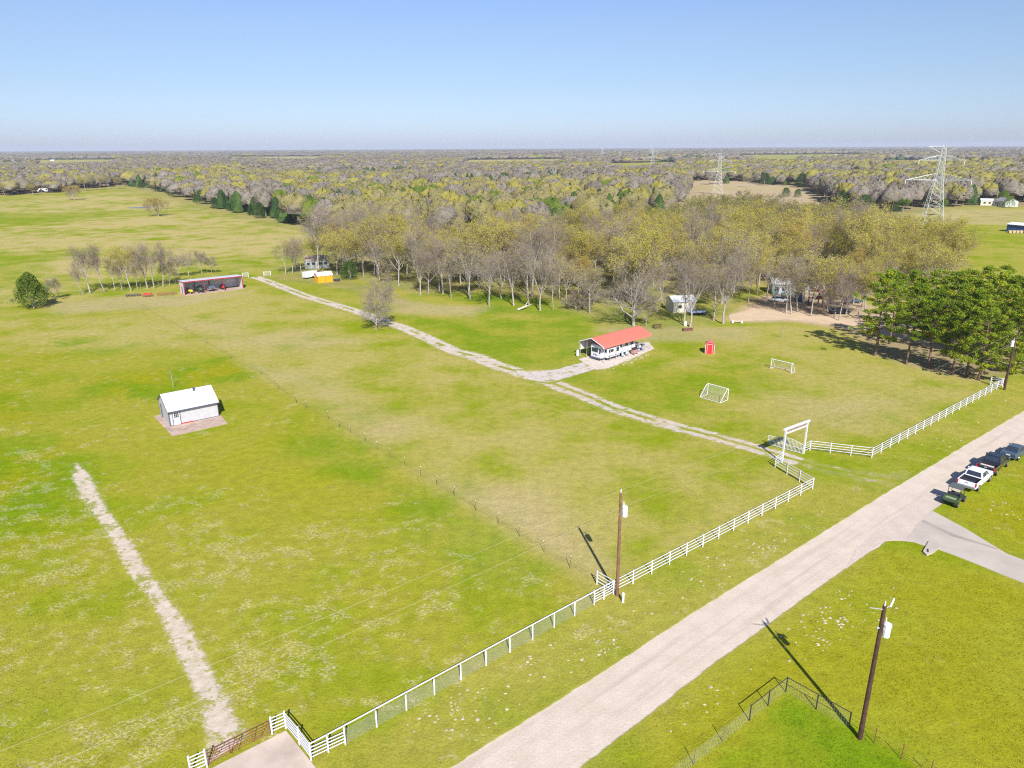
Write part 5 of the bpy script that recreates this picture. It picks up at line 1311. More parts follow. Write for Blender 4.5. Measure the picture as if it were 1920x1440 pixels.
# ---------------------------------------------------------------- lattice towers
def pylon(p, rz, label, h=36.0, s=1.0, arms=((20.4, 14.0, 3.0), (29.4, 9.6, 2.2), (35.6, 6.3, 0)), r=0.085):
    t = empty('transmission_tower', p, rz, label, 'pylon', 'transmission towers', scale=s)
    def hw(z): return 4.4 + (1.7 - 4.4) * min(1, z / 20.4) if z < 20.4 else 1.7 + (0.75 - 1.7) * (z - 20.4) / (h - 20.4)
    zs = [0, 4.5, 8.5, 12, 15, 17.8, 20.4, 23, 25.4, 27.5, 29.4, 31.5, 33.5, h]
    for sx in (-1, 1):
        for sy in (-1, 1):
            mb = MB()
            for z0, z1 in zip(zs, zs[1:]): mb.tube((sx * hw(z0), sy * hw(z0), z0), (sx * hw(z1), sy * hw(z1), z1), r * 1.3, r * 1.3, 4)
            mb.build('leg', M['lattice'], t)
    mb = MB()
    for z0, z1 in zip(zs, zs[1:]):
        a0, a1 = hw(z0), hw(z1)
        for s_ in (-1, 1):
            mb.tube((-a0, s_ * a0, z0), (a1, s_ * a1, z1), r * 0.7, n=4).tube((a0, s_ * a0, z0), (-a1, s_ * a1, z1), r * 0.7, n=4)
            mb.tube((s_ * a0, -a0, z0), (s_ * a1, a1, z1), r * 0.7, n=4).tube((s_ * a0, a0, z0), (s_ * a1, -a1, z1), r * 0.7, n=4)
            mb.tube((-a1, s_ * a1, z1), (a1, s_ * a1, z1), r * 0.6, n=4).tube((s_ * a1, -a1, z1), (s_ * a1, a1, z1), r * 0.6, n=4)
    mb.build('bracing', M['lattice'], t)
    for z, half, rise in arms:
        mb = MB(); w_ = hw(z)
        for sx in (-1, 1):
            tip = (sx * half, 0, z)
            if rise:
                for sy in (-1, 1):
                    mb.tube((sx * w_ * 0, sy * w_, z), tip, r * 1.1, n=4); mb.tube((sx * hw(z + rise), sy * hw(z + rise), z + rise), tip, r * 0.8, n=4)
                nn = 6
                for i in range(nn):
                    f0, f1 = i / nn, (i + 0.5) / nn
                    xa = sx * (w_ + (half - w_) * f0); xb = sx * (w_ + (half - w_) * f1)
                    for sy in (-1, 1): mb.tube((xa, sy * w_ * (1 - f0), z), (xb, sy * w_ * (1 - f1), z + rise * (1 - f1)), r * 0.5, n=4)
                    xc = sx * (w_ + (half - w_) * min(1, (i + 1) / nn))
                    for sy in (-1, 1): mb.tube((xb, sy * w_ * (1 - f1), z + rise * (1 - f1)), (xc, sy * w_ * (1 - (i + 1) / nn), z), r * 0.5, n=4)
            else:
                mb.tube((sx * hw(z - 3), 0, z - 3.0), tip, r * 0.9, n=4).tube((0, 0, z), tip, r * 0.9, n=4).tube((sx * half * 0.5, 0, z), (sx * half * 0.55, 0, z - 1.5), r * 0.5, n=4)
        mb.build('crossarm', M['lattice'], t)
        if rise:
            for x in (-half, half): MB().tube((x, 0, z - 0.1), (x, 0, z - 1.9), 0.13, 0.13, 6).build('insulator', M['cer'], t)
    return t
p = at(1745, 420)
pyl = pylon(Vector((p[0], p[1], 0)), R(-16), 'nearest big steel lattice pylon rising above the woods on the right')
def pyl_copy(px, py, s, label):
    c = copy_tree(pyl); q = at(px, py); c.location = (q[0], q[1], 0); c.scale = (s, s, s); c['label'] = label
pyl_copy(1345, 365, 0.86, 'second lattice pylon standing in the brown clearing')
pyl_copy(1223, 318, 0.93, 'third lattice pylon in the woods below the tall mast')
pyl_copy(1129, 302, 0.98, 'faint distant lattice pylon, leftmost of the line')
hf = empty('transmission_tower', P(1162, 304), 0, 'faint pair of upright steel masts between two distant pylons', 'pylon', 'transmission towers')
for x in (-2.2, 2.2): MB().tube((x, 0, 0), (x, 0, 26), 0.5, 0.35, 6).build('leg', M['lattice'], hf)
MB().box((0, 0, 22), (10, 0.5, 0.5)).build('crossarm', M['lattice'], hf)
for z in (7, 14): MB().tube((-2.2, 0, z), (2.2, 0, z + 5), 0.2).build('brace', M['lattice'], hf)
ms = empty('radio_mast', P(1220, 296), 0, 'tall thin radio mast breaking the horizon', 'mast')
zt = 67.0
MB().tube((0, 0, 0), (0, 0, zt * 0.8), 0.75, 0.6, 4).build('mast', M['lattice'], ms)
MB().tube((0, 0, zt * 0.8), (0, 0, zt), 0.3, 0.2, 4).build('antenna', M['lattice'], ms)
for a in (30, 150, 270):
    MB().tube((0, 0, zt * 0.75), (35 * math.cos(R(a)), 35 * math.sin(R(a)), 0), 0.08, n=4).build('guy_wire', M['lattice'], ms)

# ---------------------------------------------------------------- trees
m_bark = mk('grey_oak_bark', (0.37, 0.325, 0.295), 0.95, 0.25, 1.2)
m_barkp = mk('pine_bark', (0.17, 0.105, 0.08), 0.95, 0.3, 1.2)
m_barkw = mk('bleached_dead_wood', (0.52, 0.47, 0.45), 0.9, 0.15, 1.2)
m_twig = mk_leaf('lavender_grey_twigs', (0.270, 0.230, 0.215), (0.370, 0.325, 0.300), 0.35)
m_bud = mk_leaf('yellow_olive_buds', (0.440, 0.388, 0.035), (0.640, 0.560, 0.080), 0.45)
m_bud2 = mk_leaf('ochre_buds', (0.480, 0.350, 0.045), (0.600, 0.450, 0.060), 0.45)
m_fresh = mk_leaf('fresh_green_leaves', (0.130, 0.240, 0.015), (0.230, 0.340, 0.020), 0.4)
m_cedar = mk_leaf('cedar_foliage', (0.036, 0.078, 0.018), (0.080, 0.145, 0.028), 0.1, 0.3)
m_pine = mk_leaf('pine_needles', (0.150, 0.240, 0.020), (0.320, 0.400, 0.034), 0.35, 0.12)
m_pine2 = mk_leaf('young_pine_needles', (0.310, 0.350, 0.022), (0.450, 0.470, 0.038), 0.4, 0.12)

def tubes_np(segs):
    """segs: list (p0,p1,r0,r1,n) -> verts, tris"""
    V = []; T = []; b = 0
    for p0, p1, r0, r1, n in segs:
        d = p1 - p0; L = np.linalg.norm(d)
        if L < 1e-6: continue
        d = d / L; u = np.cross(d, (0, 0, 1.0) if abs(d[2]) < 0.9 else (1.0, 0, 0)); u /= np.linalg.norm(u); w = np.cross(d, u)
        t = np.arange(n) * 2 * math.pi / n; c = np.cos(t)[:, None] * u + np.sin(t)[:, None] * w
        V.append(p0 + c * r0); V.append(p1 + c * r1)
        for k in range(n):
            k2 = (k + 1) % n
            T.append((b + k, b + k2, b + n + k2)); T.append((b + k, b + n + k2, b + n + k))
        b += 2 * n
    return np.concatenate(V), np.array(T, np.int32)

def rand_tris(C, size, r):
    """one small random triangle per centre"""
    n = len(C); size = np.broadcast_to(size, (n,))[:, None]
    a = r.normal(size=(n, 3)); a /= np.linalg.norm(a, axis=1)[:, None]
    q = r.normal(size=(n, 3)); b_ = np.cross(a, q); b_ /= np.linalg.norm(b_, axis=1)[:, None]
    V = np.stack([C + a * size, C - a * size * 0.5 + b_ * size * 0.87, C - a * size * 0.5 - b_ * size * 0.87], 1).reshape(-1, 3)
    return V, np.arange(3 * n, dtype=np.int32).reshape(-1, 3)

def out_tris(C, N, size, r, jit=0.55):
    """triangles that mostly face outwards along N"""
    n = len(C); size = np.broadcast_to(size, (n,))[:, None]
    N = N + r.normal(size=(n, 3)) * jit; N /= np.linalg.norm(N, axis=1)[:, None]
    a = np.cross(N, r.normal(size=(n, 3))); a /= np.linalg.norm(a, axis=1)[:, None]; b_ = np.cross(N, a)
    V = np.stack([C + a * size, C - a * size * 0.5 + b_ * size * 0.87, C - a * size * 0.5 - b_ * size * 0.87], 1).reshape(-1, 3)
    return V, np.arange(3 * n, dtype=np.int32).reshape(-1, 3)

def unit(v): return v / (np.linalg.norm(v) + 1e-9)

def grow(seed, H=13.0, spread=1.0, clear=0.30, n1=8, n2=6, n3=5, n4=5, up=0.22, leader=0.5, r0=0.24, droop=0.0, gnarl=0.18):
    r = np.random.default_rng(seed); segs = []; twigs = []
    def branch(p, d, L, rad, lvl, nseg):
        pts = [p]; rs = [rad]
        for i in range(nseg):
            d = unit(d + r.normal(size=3) * gnarl * (0.3 if lvl == 0 else 1) + np.array([0, 0, up * (0.5 if lvl else 0.2) - droop * (lvl > 1)]))
            p = p + d * L / nseg; pts.append(p); rs.append(rad * (1 - 0.62 * (i + 1) / nseg))
        if lvl < 3:
            n = (8, 6, 4)[lvl]
            for i in range(nseg): segs.append((pts[i], pts[i + 1], rs[i], rs[i + 1], n))
        else:
            for i in range(nseg): twigs.append((pts[i], pts[i + 1], max(rs[i], 0.012)))
        return pts, rs, d
    tl = H * leader
    pts, rs, d = branch(np.zeros(3), np.array([r.normal() * 0.05, r.normal() * 0.05, 1.0]), tl, r0, 0, 5)
    tips = []
    def spawn(pts, rs, dirv, n, lvl, L, ang0, t0):
        ph = r.uniform(0, 6.28)
        for k in range(n):
            t = t0 + (1 - t0) * (k + r.uniform(0.1, 0.9)) / n
            f = t * (len(pts) - 1); i = min(int(f), len(pts) - 2); q = pts[i] + (pts[i + 1] - pts[i]) * (f - i); rr = rs[i] + (rs[i + 1] - rs[i]) * (f - i)
            ax = unit(pts[i + 1] - pts[i]); u = unit(np.cross(ax, r.normal(size=3)))
            if lvl == 1:
                ph += 2.4; u = unit(np.array([math.cos(ph), math.sin(ph), 0.0]) - ax * 0)
            a = math.radians(r.uniform(ang0 * 0.75, ang0 * 1.25))
            if lvl == 1: a *= (1.25 - 0.65 * t)
            dd = unit(ax * math.cos(a) + u * math.sin(a) * (spread if lvl == 1 else 1))
            LL = L * r.uniform(0.75, 1.15) * (1.0 if lvl == 1 else (1.05 - 0.4 * t))
            p2, r2, d2 = branch(q, dd, LL, rr * 0.62 if lvl == 1 else rr * 0.6, lvl, (5, 4, 3, 3, 2)[lvl])
            if lvl == 1: spawn(p2, r2, d2, n2, 2, L * 0.50, 42, 0.25)
            elif lvl == 2: spawn(p2, r2, d2, n3, 3, L * 0.58, 42, 0.25)
            elif lvl == 3 and n4: spawn(p2, r2, d2, n4, 4, L * 0.60, 40, 0.2)
            else: tips.extend(p2[1:])
        return
    spawn(pts, rs, d, n1, 1, (H - tl * 0.55) * 0.74 * (1.25 if leader > 0.9 else 1.0), 48, clear / leader)
    return segs, twigs, np.array(tips)

def ribbons(twigs, w, r):
    a = np.array([t[0] for t in twigs]); b_ = np.array([t[1] for t in twigs]); ww = np.maximum(np.array([t[2] for t in twigs]), w)[:, None]
    d = b_ - a; q = np.cross(d, r.normal(size=d.shape)); q /= np.linalg.norm(q, axis=1)[:, None] + 1e-9
    n = len(a); V = np.stack([a - q * ww, a + q * ww, b_ + q * ww * 0.5, b_ - q * ww * 0.5], 1).reshape(-1, 3)
    i = np.arange(n)[:, None] * 4
    return V, np.concatenate([i + np.array([[0, 1, 2]]), i + np.array([[0, 2, 3]])]).astype(np.int32)

def merge(parts):
    V = []; T = []; Mi = []; b = 0
    for v, t, m in parts:
        V.append(v); T.append(t + b); Mi.append(np.full(len(t), m, np.int32)); b += len(v)
    return np.concatenate(V), np.concatenate(T), np.concatenate(Mi)

TREE_DATA = {}
def unit_rows(v): return v / (np.linalg.norm(v, axis=1, keepdims=True) + 1e-9)
def oak_data(key, seed, kind, fuzz=1, **kw):
    """kind: bare / yellow / ochre / green / dead"""
    segs, twigs, tips = grow(seed, **kw)
    r = np.random.default_rng(seed + 500)
    tv, tt = tubes_np(segs)
    if len(tips) and kind != 'dead' and fuzz:
        q0 = np.repeat(tips, fuzz, 0); ctr = tips.mean(0); q1 = q0 + (unit_rows(q0 - ctr) * 0.35 + r.normal(size=q0.shape) * 0.28 + np.array([0, 0, 0.12]))
        twigs = twigs + [(a, b_, 0.0) for a, b_ in zip(q0, q1)]
        tips = np.concatenate([tips, q1[::2]])
    parts = [(*ribbons(twigs, 0.015, r), 0)]
    z = tips[:, 2]; zt_ = z.max(); hz = np.clip((z / zt_ - 0.45) / 0.5, 0, 1)
    if kind == 'dead': k = 0
    else: k = dict(bare=1, yellow=3, ochre=3, green=4, some=1)[kind]
    if k:
        C = np.repeat(tips, k, 0) + r.normal(size=(len(tips) * k, 3)) * 0.20
        keep = r.random(len(C)) < np.repeat(0.25 + 0.75 * hz, k)
        if kind == 'bare': keep &= r.random(len(C)) < 0.35
        C = C[keep]
        parts.append((*rand_tris(C, r.uniform(0.06, 0.15, len(C)) * (1.5 if kind == 'green' else 1), r), 1))
    TREE_DATA[key] = dict(trunk=(tv, tt), crown=merge(parts), kind=kind, r=float(np.percentile(np.hypot(tips[:, 0], tips[:, 1]), 92)), h=float(zt_))
    return TREE_DATA[key]

LEAF = dict(bare=m_bud2, some=m_bud, yellow=m_bud, ochre=m_bud2, green=m_fresh, dead=m_bud)
MESHES = {}
def make_tree(key, loc, scale, rz, name, label, cat='tree', group=None):
    d = TREE_DATA[key]
    rt = empty(name, (*loc, 0) if len(loc) == 2 else loc, rz, label, cat, group, scale)
    if key not in MESHES:
        bark = d.get('bark', m_bark)
        tr_ = np_mesh('trunk', d['trunk'][0], d['trunk'][1], [bark], None, rt)
        cr = np_mesh('crown', d['crown'][0], d['crown'][1], d.get('mats', [m_twig, LEAF.get(d['kind'], m_bud)]), d['crown'][2], rt)
        MESHES[key] = (tr_, cr)
    else:
        for s in MESHES[key]:
            c = s.copy(); col.objects.link(c); c.parent = rt
    return rt

# prototypes
k_ = dict(H=13.5)
oak_data('bare1', 1, 'bare', H=14, leader=0.62, spread=0.8, n1=9)
oak_data('bare2', 2, 'bare', H=13, leader=0.42, spread=1.0, n1=8, r0=0.27)
oak_data('bare3', 3, 'bare', H=15, leader=0.7, spread=0.65, n1=10, clear=0.38)
oak_data('some1', 4, 'some', H=14, leader=0.5, spread=0.9)
oak_data('some2', 5, 'some', H=13, leader=0.6, spread=0.9, n1=9)
for i in range(5): oak_data('yel%d' % i, 20 + i, 'yellow', H=13 + (i % 3), leader=0.45 + 0.05 * (i % 3), spread=1.0 + 0.08 * (i % 2), n1=9)
for i in range(2): oak_data('och%d' % i, 40 + i, 'ochre', H=13, leader=0.5, spread=1.0, n1=9)
oak_data('grn0', 50, 'green', H=12, leader=0.5, spread=0.9, n1=9)
oak_data('big', 60, 'bare', H=14, leader=0.40, spread=1.35, n1=13, clear=0.10, r0=0.42, n2=6, up=0.2)
oak_data('fork', 61, 'bare', H=16, leader=0.38, spread=0.75, n1=9, clear=0.25, r0=0.34, up=0.42, n2=6)
oak_data('pin', 62, 'bare', fuzz=1, H=10.3, leader=0.92, spread=1.35, n1=28, clear=0.14, r0=0.19, n2=6, n3=5, n4=4, up=0.10)
oak_data('lone', 63, 'ochre', H=11.5, leader=0.36, spread=1.35, n1=11, clear=0.16, r0=0.38, n2=6, up=0.15)
oak_data('dead', 64, 'dead', H=10.5, leader=0.35, spread=1.3, n1=9, clear=0.16, r0=0.38, n2=5, n3=4, n4=0, droop=0.25, gnarl=0.32)
TREE_DATA['dead']['bark'] = m_barkw; 
oak_data('sap', 65, 'dead', H=3.6, leader=0.85, spread=0.35, n1=5, n2=3, n3=2, n4=1, r0=0.05, clear=0.2)
oak_data('sml', 66, 'bare', H=7, leader=0.5, spread=0.9, n1=8, r0=0.10, clear=0.25)
oak_data('brush', 67, 'bare', H=5, leader=0.25, spread=1.2, n1=9, r0=0.12, clear=0.06)

def pine_data(key, seed, H=16, low=0.22, W_=3.6, young=0.35):
    r = np.random.default_rng(seed); segs = []; pr = np.zeros(3)
    pts = [pr]
    for i in range(8):
        pr = pr + np.array([r.normal() * 0.12, r.normal() * 0.12, H * 0.95 / 8]); pts.append(pr)
    for i in range(8): segs.append((pts[i], pts[i + 1], 0.25 * (1 - i / 8.6), 0.25 * (1 - (i + 1) / 8.6), 8))
    C = []; lowf = []
    nb = 33
    for k in range(nb):
        t = low + (1 - low) * ((k + 0.5) / nb); f = min(t * 8, 7.99); i = int(f); q = pts[i] + (pts[i + 1] - pts[i]) * (f - i)
        a = k * 2.4 + r.normal() * 0.4; wid = W_ * (math.sin(math.pi * min(1, 0.28 + 0.72 * (1 - t) ** 0.75 * 1.0)) * 0.55 + 0.5) * r.uniform(0.6, 1.12) * (1 if t < 0.85 else 0.55)
        wid *= 1 - max(0, (t - 0.7)) * 1.7
        d = np.array([math.cos(a), math.sin(a), 0.0]); e = q + d * wid + np.array([0, 0, wid * (0.28 if t > 0.5 else 0.02)]); m = (q + e) / 2 + np.array([0, 0, 0.12])
        segs.append((q, m, 0.06, 0.045, 4)); segs.append((m, e, 0.045, 0.02, 4))
        ncl = 5
        for j in range(ncl):
            u = 0.4 + 0.6 * j / (ncl - 1); c = q + (e - q) * u + r.normal(size=3) * np.array([0.42, 0.42, 0.15]) * (0.5 + wid * 0.2)
            C.append((c, r.uniform(0.36, 0.78))); lowf.append(t)
    C.append((pts[-1] + np.array([0, 0, 0.2]), 0.6)); lowf.append(1)
    V = []; mi = []
    for (c, rad), t in zip(C, lowf):
        n = 62; u = r.normal(size=(n, 3)); u /= np.linalg.norm(u, axis=1)[:, None]
        p = c + u * (rad * r.uniform(0.35, 1.0, n))[:, None] * np.array([1.05, 1.05, 0.62])
        V.append(p); mi += [1 if (r.random() < young and t < 0.45) or r.random() < 0.12 else 0] * n
    P_ = np.concatenate(V); v, tt = rand_tris(P_, r.uniform(0.08, 0.17, len(P_)), r)
    tv, t2 = tubes_np(segs)
    TREE_DATA[key] = dict(trunk=(tv, t2), crown=(v, tt, np.array(mi, np.int32)), kind='pine', bark=m_barkp, mats=[m_pine, m_pine2])
for i in range(4): pine_data('pine%d' % i, 80 + i, H=15.5 + i * 0.5, low=(0.20, 0.28, 0.16, 0.36)[i], W_=(4.5, 4.0, 4.3, 4.2)[i])

def cedar_data(key, seed, H=8, W_=2.6, shape=0.8, n=5200, base=0.06, skirt=1.0):
    r = np.random.default_rng(seed)
    t = r.random(n) ** 0.8; a = r.uniform(0, 6.283, n)
    lob = 1 + 0.20 * np.sin(a * 3 + t * 7 + seed) + 0.15 * np.sin(a * 5 - t * 11) + 0.10 * np.sin(a * 9 - t * 14)
    prof = np.clip((1 - t), 0, 1) ** shape * np.clip(t / 0.10 + 0.45 * skirt, 0, 1)
    rad = W_ * prof * lob * np.sqrt(r.uniform(0.25, 1, n))
    Cc = np.stack([np.cos(a) * rad, np.sin(a) * rad, H * (base + (1 - base) * t) + r.normal(size=n) * 0.12], -1)
    v, tt = rand_tris(Cc, r.uniform(0.09, 0.2, n) * (H / 8), r)
    tv, t2 = tubes_np([(np.zeros(3), np.array([0, 0, H * 0.8]), 0.22 * H / 8, 0.05, 7)] + [(np.array([0, 0, H * q]), np.array([math.cos(q * 40) * W_ * (1 - q) * 0.8, math.sin(q * 40) * W_ * (1 - q) * 0.8, H * (q + 0.08)]), 0.05, 0.02, 3) for q in np.linspace(0.15, 0.8, 12)])
    TREE_DATA[key] = dict(trunk=(tv, t2), crown=(v, tt, np.zeros(len(tt), np.int32)), kind='cedar', bark=m_bark, mats=[m_cedar])
cedar_data('ced0', 90, 8, 3.3, 0.36)
cedar_data('ced1', 91, 9, 3.0, 0.5)
cedar_data('ced2', 92, 7, 3.8, 0.34)
cedar_data('cedbig', 93, 9.6, 4.9, 0.62, 9000, 0.13, 0.9)
def leafy_ball(key, seed, H, W_, mat, n=4200):
    cedar_data(key, seed, H, W_, 0.42, n, 0.05, 0.9); TREE_DATA[key]['mats'] = [mat]
leafy_ball('ball', 94, 7, 4.2, m_fresh)
TREE_DATA['cedbig']['mats'] = [mk_leaf('big_cedar_foliage', (0.075, 0.125, 0.018), (0.150, 0.210, 0.030), 0.15, 0.3)]

OAKH = {k: TREE_DATA[k].get('h', 13) for k in TREE_DATA}
used = 0
ordn = ['first', 'second', 'third', 'fourth', 'fifth', 'sixth', 'seventh', 'eighth', 'ninth', 'tenth', 'eleventh', 'twelfth', 'thirteenth', 'fourteenth', 'fifteenth', 'sixteenth', 'seventeenth', 'eighteenth', 'nineteenth', 'twentieth', 'twenty-first', 'twenty-second', 'twenty-third', 'twenty-fourth', 'twenty-fifth', 'twenty-sixth', 'twenty-seventh', 'twenty-eighth', 'twenty-ninth', 'thirtieth', 'thirty-first', 'thirty-second', 'thirty-third', 'thirty-fourth']
LOOK = dict(bare='bare grey', some='sparsely budding grey', yellow='yellow-budding', ochre='ochre-budding', green='fresh green', dead='bleached dead')
TAKEN = []
def oak(key, px, py, h, label, name='oak_tree', group=None, rz=None):
    global used
    used += 1; p = at(px, py); TAKEN.append(p)
    d = TREE_DATA[key]
    return make_tree(key, p, h / d['h'], rnd.uniform(0, 6.28) if rz is None else rz, name, label, 'tree', group)

# single notable trees
oak('pin', 705, 619, 11.6, 'lone bare upright tree standing beside the gravel drive', 'bare_tree')
oak('lone', 297, 405, 11.3, 'broad ochre-leaved oak alone in the far pasture beside the pond')
oak('lone', 141, 375, 11.5, 'pale ochre spreading oak alone in front of the far-left grove', rz=2.0)
oak('dead', 597, 431, 10.3, 'bleached white dead tree at the corner of the dark wood edge', 'dead_tree', rz=1.0)
oak('sap', 325.5, 727, 3.7, 'tiny bare sapling right behind the small white shed', 'sapling')
oak('sap', 1468, 636, 3.4, 'thin bare sapling alone on the lawn left of the pine shadow', 'sapling')
oak('sml', 104, 562, 6.0, 'small bare tree on the fence line right of the dark cedar', 'bare_tree')
make_tree('cedbig', at(64, 577), 0.88, 0.4, 'cedar_tree', 'full dark green cedar alone at the left edge of the near pasture')
# row behind the open shed
row = [('bare3', 156, 553, 8), ('bare2', 169, 550, 13.4), ('bare3', 196, 548, 13), ('bare3', 216, 546, 9), ('some2', 229, 544, 9.5), ('yel2', 246, 546, 12.6), ('some2', 258, 542, 8.5), ('bare2', 277, 541, 13.6), ('bare1', 289, 541, 12.6), ('bare3', 306, 538, 12.4), ('sml', 318, 536, 7), ('bare1', 354, 519, 8.5), ('sml', 379, 514, 7.6), ('sml', 397, 513, 5.5), ('sml', 335, 520, 7)]
row.sort(key=lambda q: q[1])
for i, (k, px, py, h) in enumerate(row):
    oak(k, px, py, h, '%s tree, %s from left in row behind open shed' % (LOOK[TREE_DATA[k]['kind']], ordn[i]), 'oak_tree', 'trees in the row behind the open shed')
# front row of the main wood
front = [('some1', 536, 514, 10.5), ('bare1', 549, 513, 10.5), ('some2', 565, 510, 10), ('yel3', 598, 505, 11), ('yel0', 632, 515, 14.5), ('yel1', 658, 523, 14), ('yel4', 682, 518, 14), ('bare2', 712, 527, 12.5), ('sml', 726, 531, 7), ('yel2', 748, 537, 14), ('bare2', 788, 553, 12.5), ('bare1', 803, 551, 13), ('bare2', 824, 545, 12), ('bare3', 846, 559, 11.5), ('bare2', 880, 556, 13), ('bare1', 917, 574, 14.5), ('bare2', 940, 560, 12), ('bare2', 963, 574, 14), ('bare3', 992, 573, 15), ('fork', 1013, 582, 15.5),
         ('bare3', 1037, 580, 11), ('some1', 1062, 570, 11), ('brush', 1080, 581, 5.5), ('bare1', 1093, 577, 9), ('brush', 1113, 570, 6), ('big', 1188, 611, 14.2), ('sml', 1212, 612, 7), ('bare2', 1242, 575, 12), ('bare3', 1284, 611, 13.5), ('fork', 1294, 613, 15.5), ('bare1', 1338, 601, 12.5), ('fork', 1356, 607, 16.5)]
for i, (k, px, py, h) in enumerate(front):
    extra = {25: ' with huge low branches', 19: ' with pale forked trunk', 31: ' with wide rising limbs'}.get(i, '')
    oak(k, px, py, h, '%s tree%s, %s from left along wood front' % (LOOK[TREE_DATA[k]['kind']], extra, ordn[i]), 'oak_tree', 'front row of the wood')
yard = [('some1', 1474, 588, 13), ('bare3', 1484, 589, 13.5), ('sml', 1504, 572, 9), ('some2', 1507, 570, 12), ('bare1', 1522, 567, 11), ('some1', 1533, 573, 12), ('yel1', 1545, 590, 14), ('bare1', 1550, 585, 13), ('sml', 1563, 597, 8.5), ('bare2', 1586, 590, 12.5), ('yel0', 1437, 560, 12), ('yel3', 1600, 570, 12), ('bare2', 1420, 552, 11), ('och0', 1622, 585, 11), ('some2', 1403, 566, 12), ('bare1', 1452, 577, 12), ('bare2', 1495, 584, 11), ('some1', 1520, 593, 12), ('bare1', 1573, 601, 12), ('yel2', 1607, 597, 12)]
for i, (k, px, py, h) in enumerate(sorted(yard, key=lambda q: q[1])):
    oak(k, px, py, h, '%s tree, %s from left around the sandy yard' % (LOOK[TREE_DATA[k]['kind']], ordn[i]), 'oak_tree', 'trees round the sandy yard')
# fallen log at the wood edge
lg = empty('fallen_log', P(970, 583), R(20), 'pale fallen log lying at the front edge of the wood', 'log')
MB().tube((0, 0, 0.25), (2.6, 0.5, 0.9), 0.24, 0.17, 8).build('trunk', m_barkw, lg); MB().tube((2.0, 0.4, 0.7), (3.2, 1.6, 1.7), 0.12, 0.05, 6).tube((2.4, 0.45, 0.85), (3.6, -0.3, 1.4), 0.10, 0.04, 6).build('branch', m_barkw, lg)

# pines
pines = [(1640, 667, 16, 0), (1699, 683, 14.5, 3), (1741, 691, 14, 3), (1786, 703, 15.5, 0), (1812, 706, 15, 1), (1834, 713, 13.5, 2), (1883, 722, 12.5, 2), (1904, 700, 15, 0), (1668, 645, 14, 1), (1709, 640, 13, 1), (1745, 655, 15, 2), (1775, 660, 15, 0), (1808, 662, 15.5, 2), (1846, 672, 16, 0), (1876, 668, 15, 3), (1918, 668, 15, 1), (1935, 706, 14, 2), (1700, 622, 13, 0), (1735, 625, 13, 3), (1790, 632, 14, 1), (1830, 640, 15, 0), (1868, 640, 15, 2), (1905, 640, 14, 1), (1960, 690, 15, 0), (1980, 650, 15, 3)]
for i, (px, py, h, k) in enumerate(sorted(pines)):
    p = at(px, py); TAKEN.append(p)
    row_ = 'front' if py > 680 else ('back' if py < 645 else 'middle')
    make_tree('pine%d' % k, p, h / (15.5 + k * 0.5), rnd.uniform(0, 6.28), 'pine_tree', 'green pine in the %s of the grove, %s pine from left' % (row_ + ' row', ordn[i]), 'tree', 'pines in the grove beside the road')
make_tree('ced2', at(655, 524), 0.75, 1, 'cedar_tree', 'dark green bushy cedar on the bare ground beside the water trough')

# far cedars and shrubs that stand apart
for px, py, h, key, nm, lb in ((1618, 398, 10, 'ced2', 'cedar_tree', 'broad dark green cedar left of the nearest pylon'), (1672, 398, 8.5, 'ced2', 'cedar_tree', 'round dark cedar between the broad cedar and the nearest pylon'), (1577, 394, 12, 'ced1', 'cedar_tree', 'narrow very dark cedar at the left of the cedar group by the nearest pylon'),
                                (1473, 369.5, 7, 'ced2', 'cedar_tree', 'left one of two small dark cedars in the brown clearing'), (1495, 369.8, 6, 'ced2', 'cedar_tree', 'right one of two small dark cedars in the brown clearing'), (1502, 351.5, 13, 'ced2', 'cedar_tree', 'large dark green cedar at the back edge of the brown clearing'), (1433, 347.5, 12, 'ced2', 'cedar_tree', 'dark bushy cedar clump on the back edge of the brown clearing, left one'),
                                (1891, 389.5, 7, 'ball', 'shrub', 'bright green ball-shaped shrub right of the white farmhouse'), (1879, 384, 9, 'ball', 'leafy_tree', 'bright green leafy tree behind the ball-shaped shrub'), (1766, 404, 9, 'grn0', 'leafy_tree', 'slender fresh green tree at the right foot of the nearest pylon'), (1693, 398, 8, 'grn0', 'leafy_tree', 'fresh green tree just left of the nearest pylon'), (1471, 348, 5, 'ball', 'shrub', 'small bright green bush on the back edge of the brown clearing'),
                                (1400, 351, 12, 'some1', 'oak_tree', 'rounded bare tree standing at the right of the second pylon'), (1385, 371, 6, 'brush', 'brush_tree', 'pale bare thicket at the foot of the second pylon')):
    p = at(px, py); d = TREE_DATA[key]; hh = d.get('h') or d['crown'][0][:, 2].max()
    make_tree(key, p, h / hh, rnd.uniform(0, 6), nm, lb, 'shrub' if nm == 'shrub' else 'tree'); TAKEN.append(p)

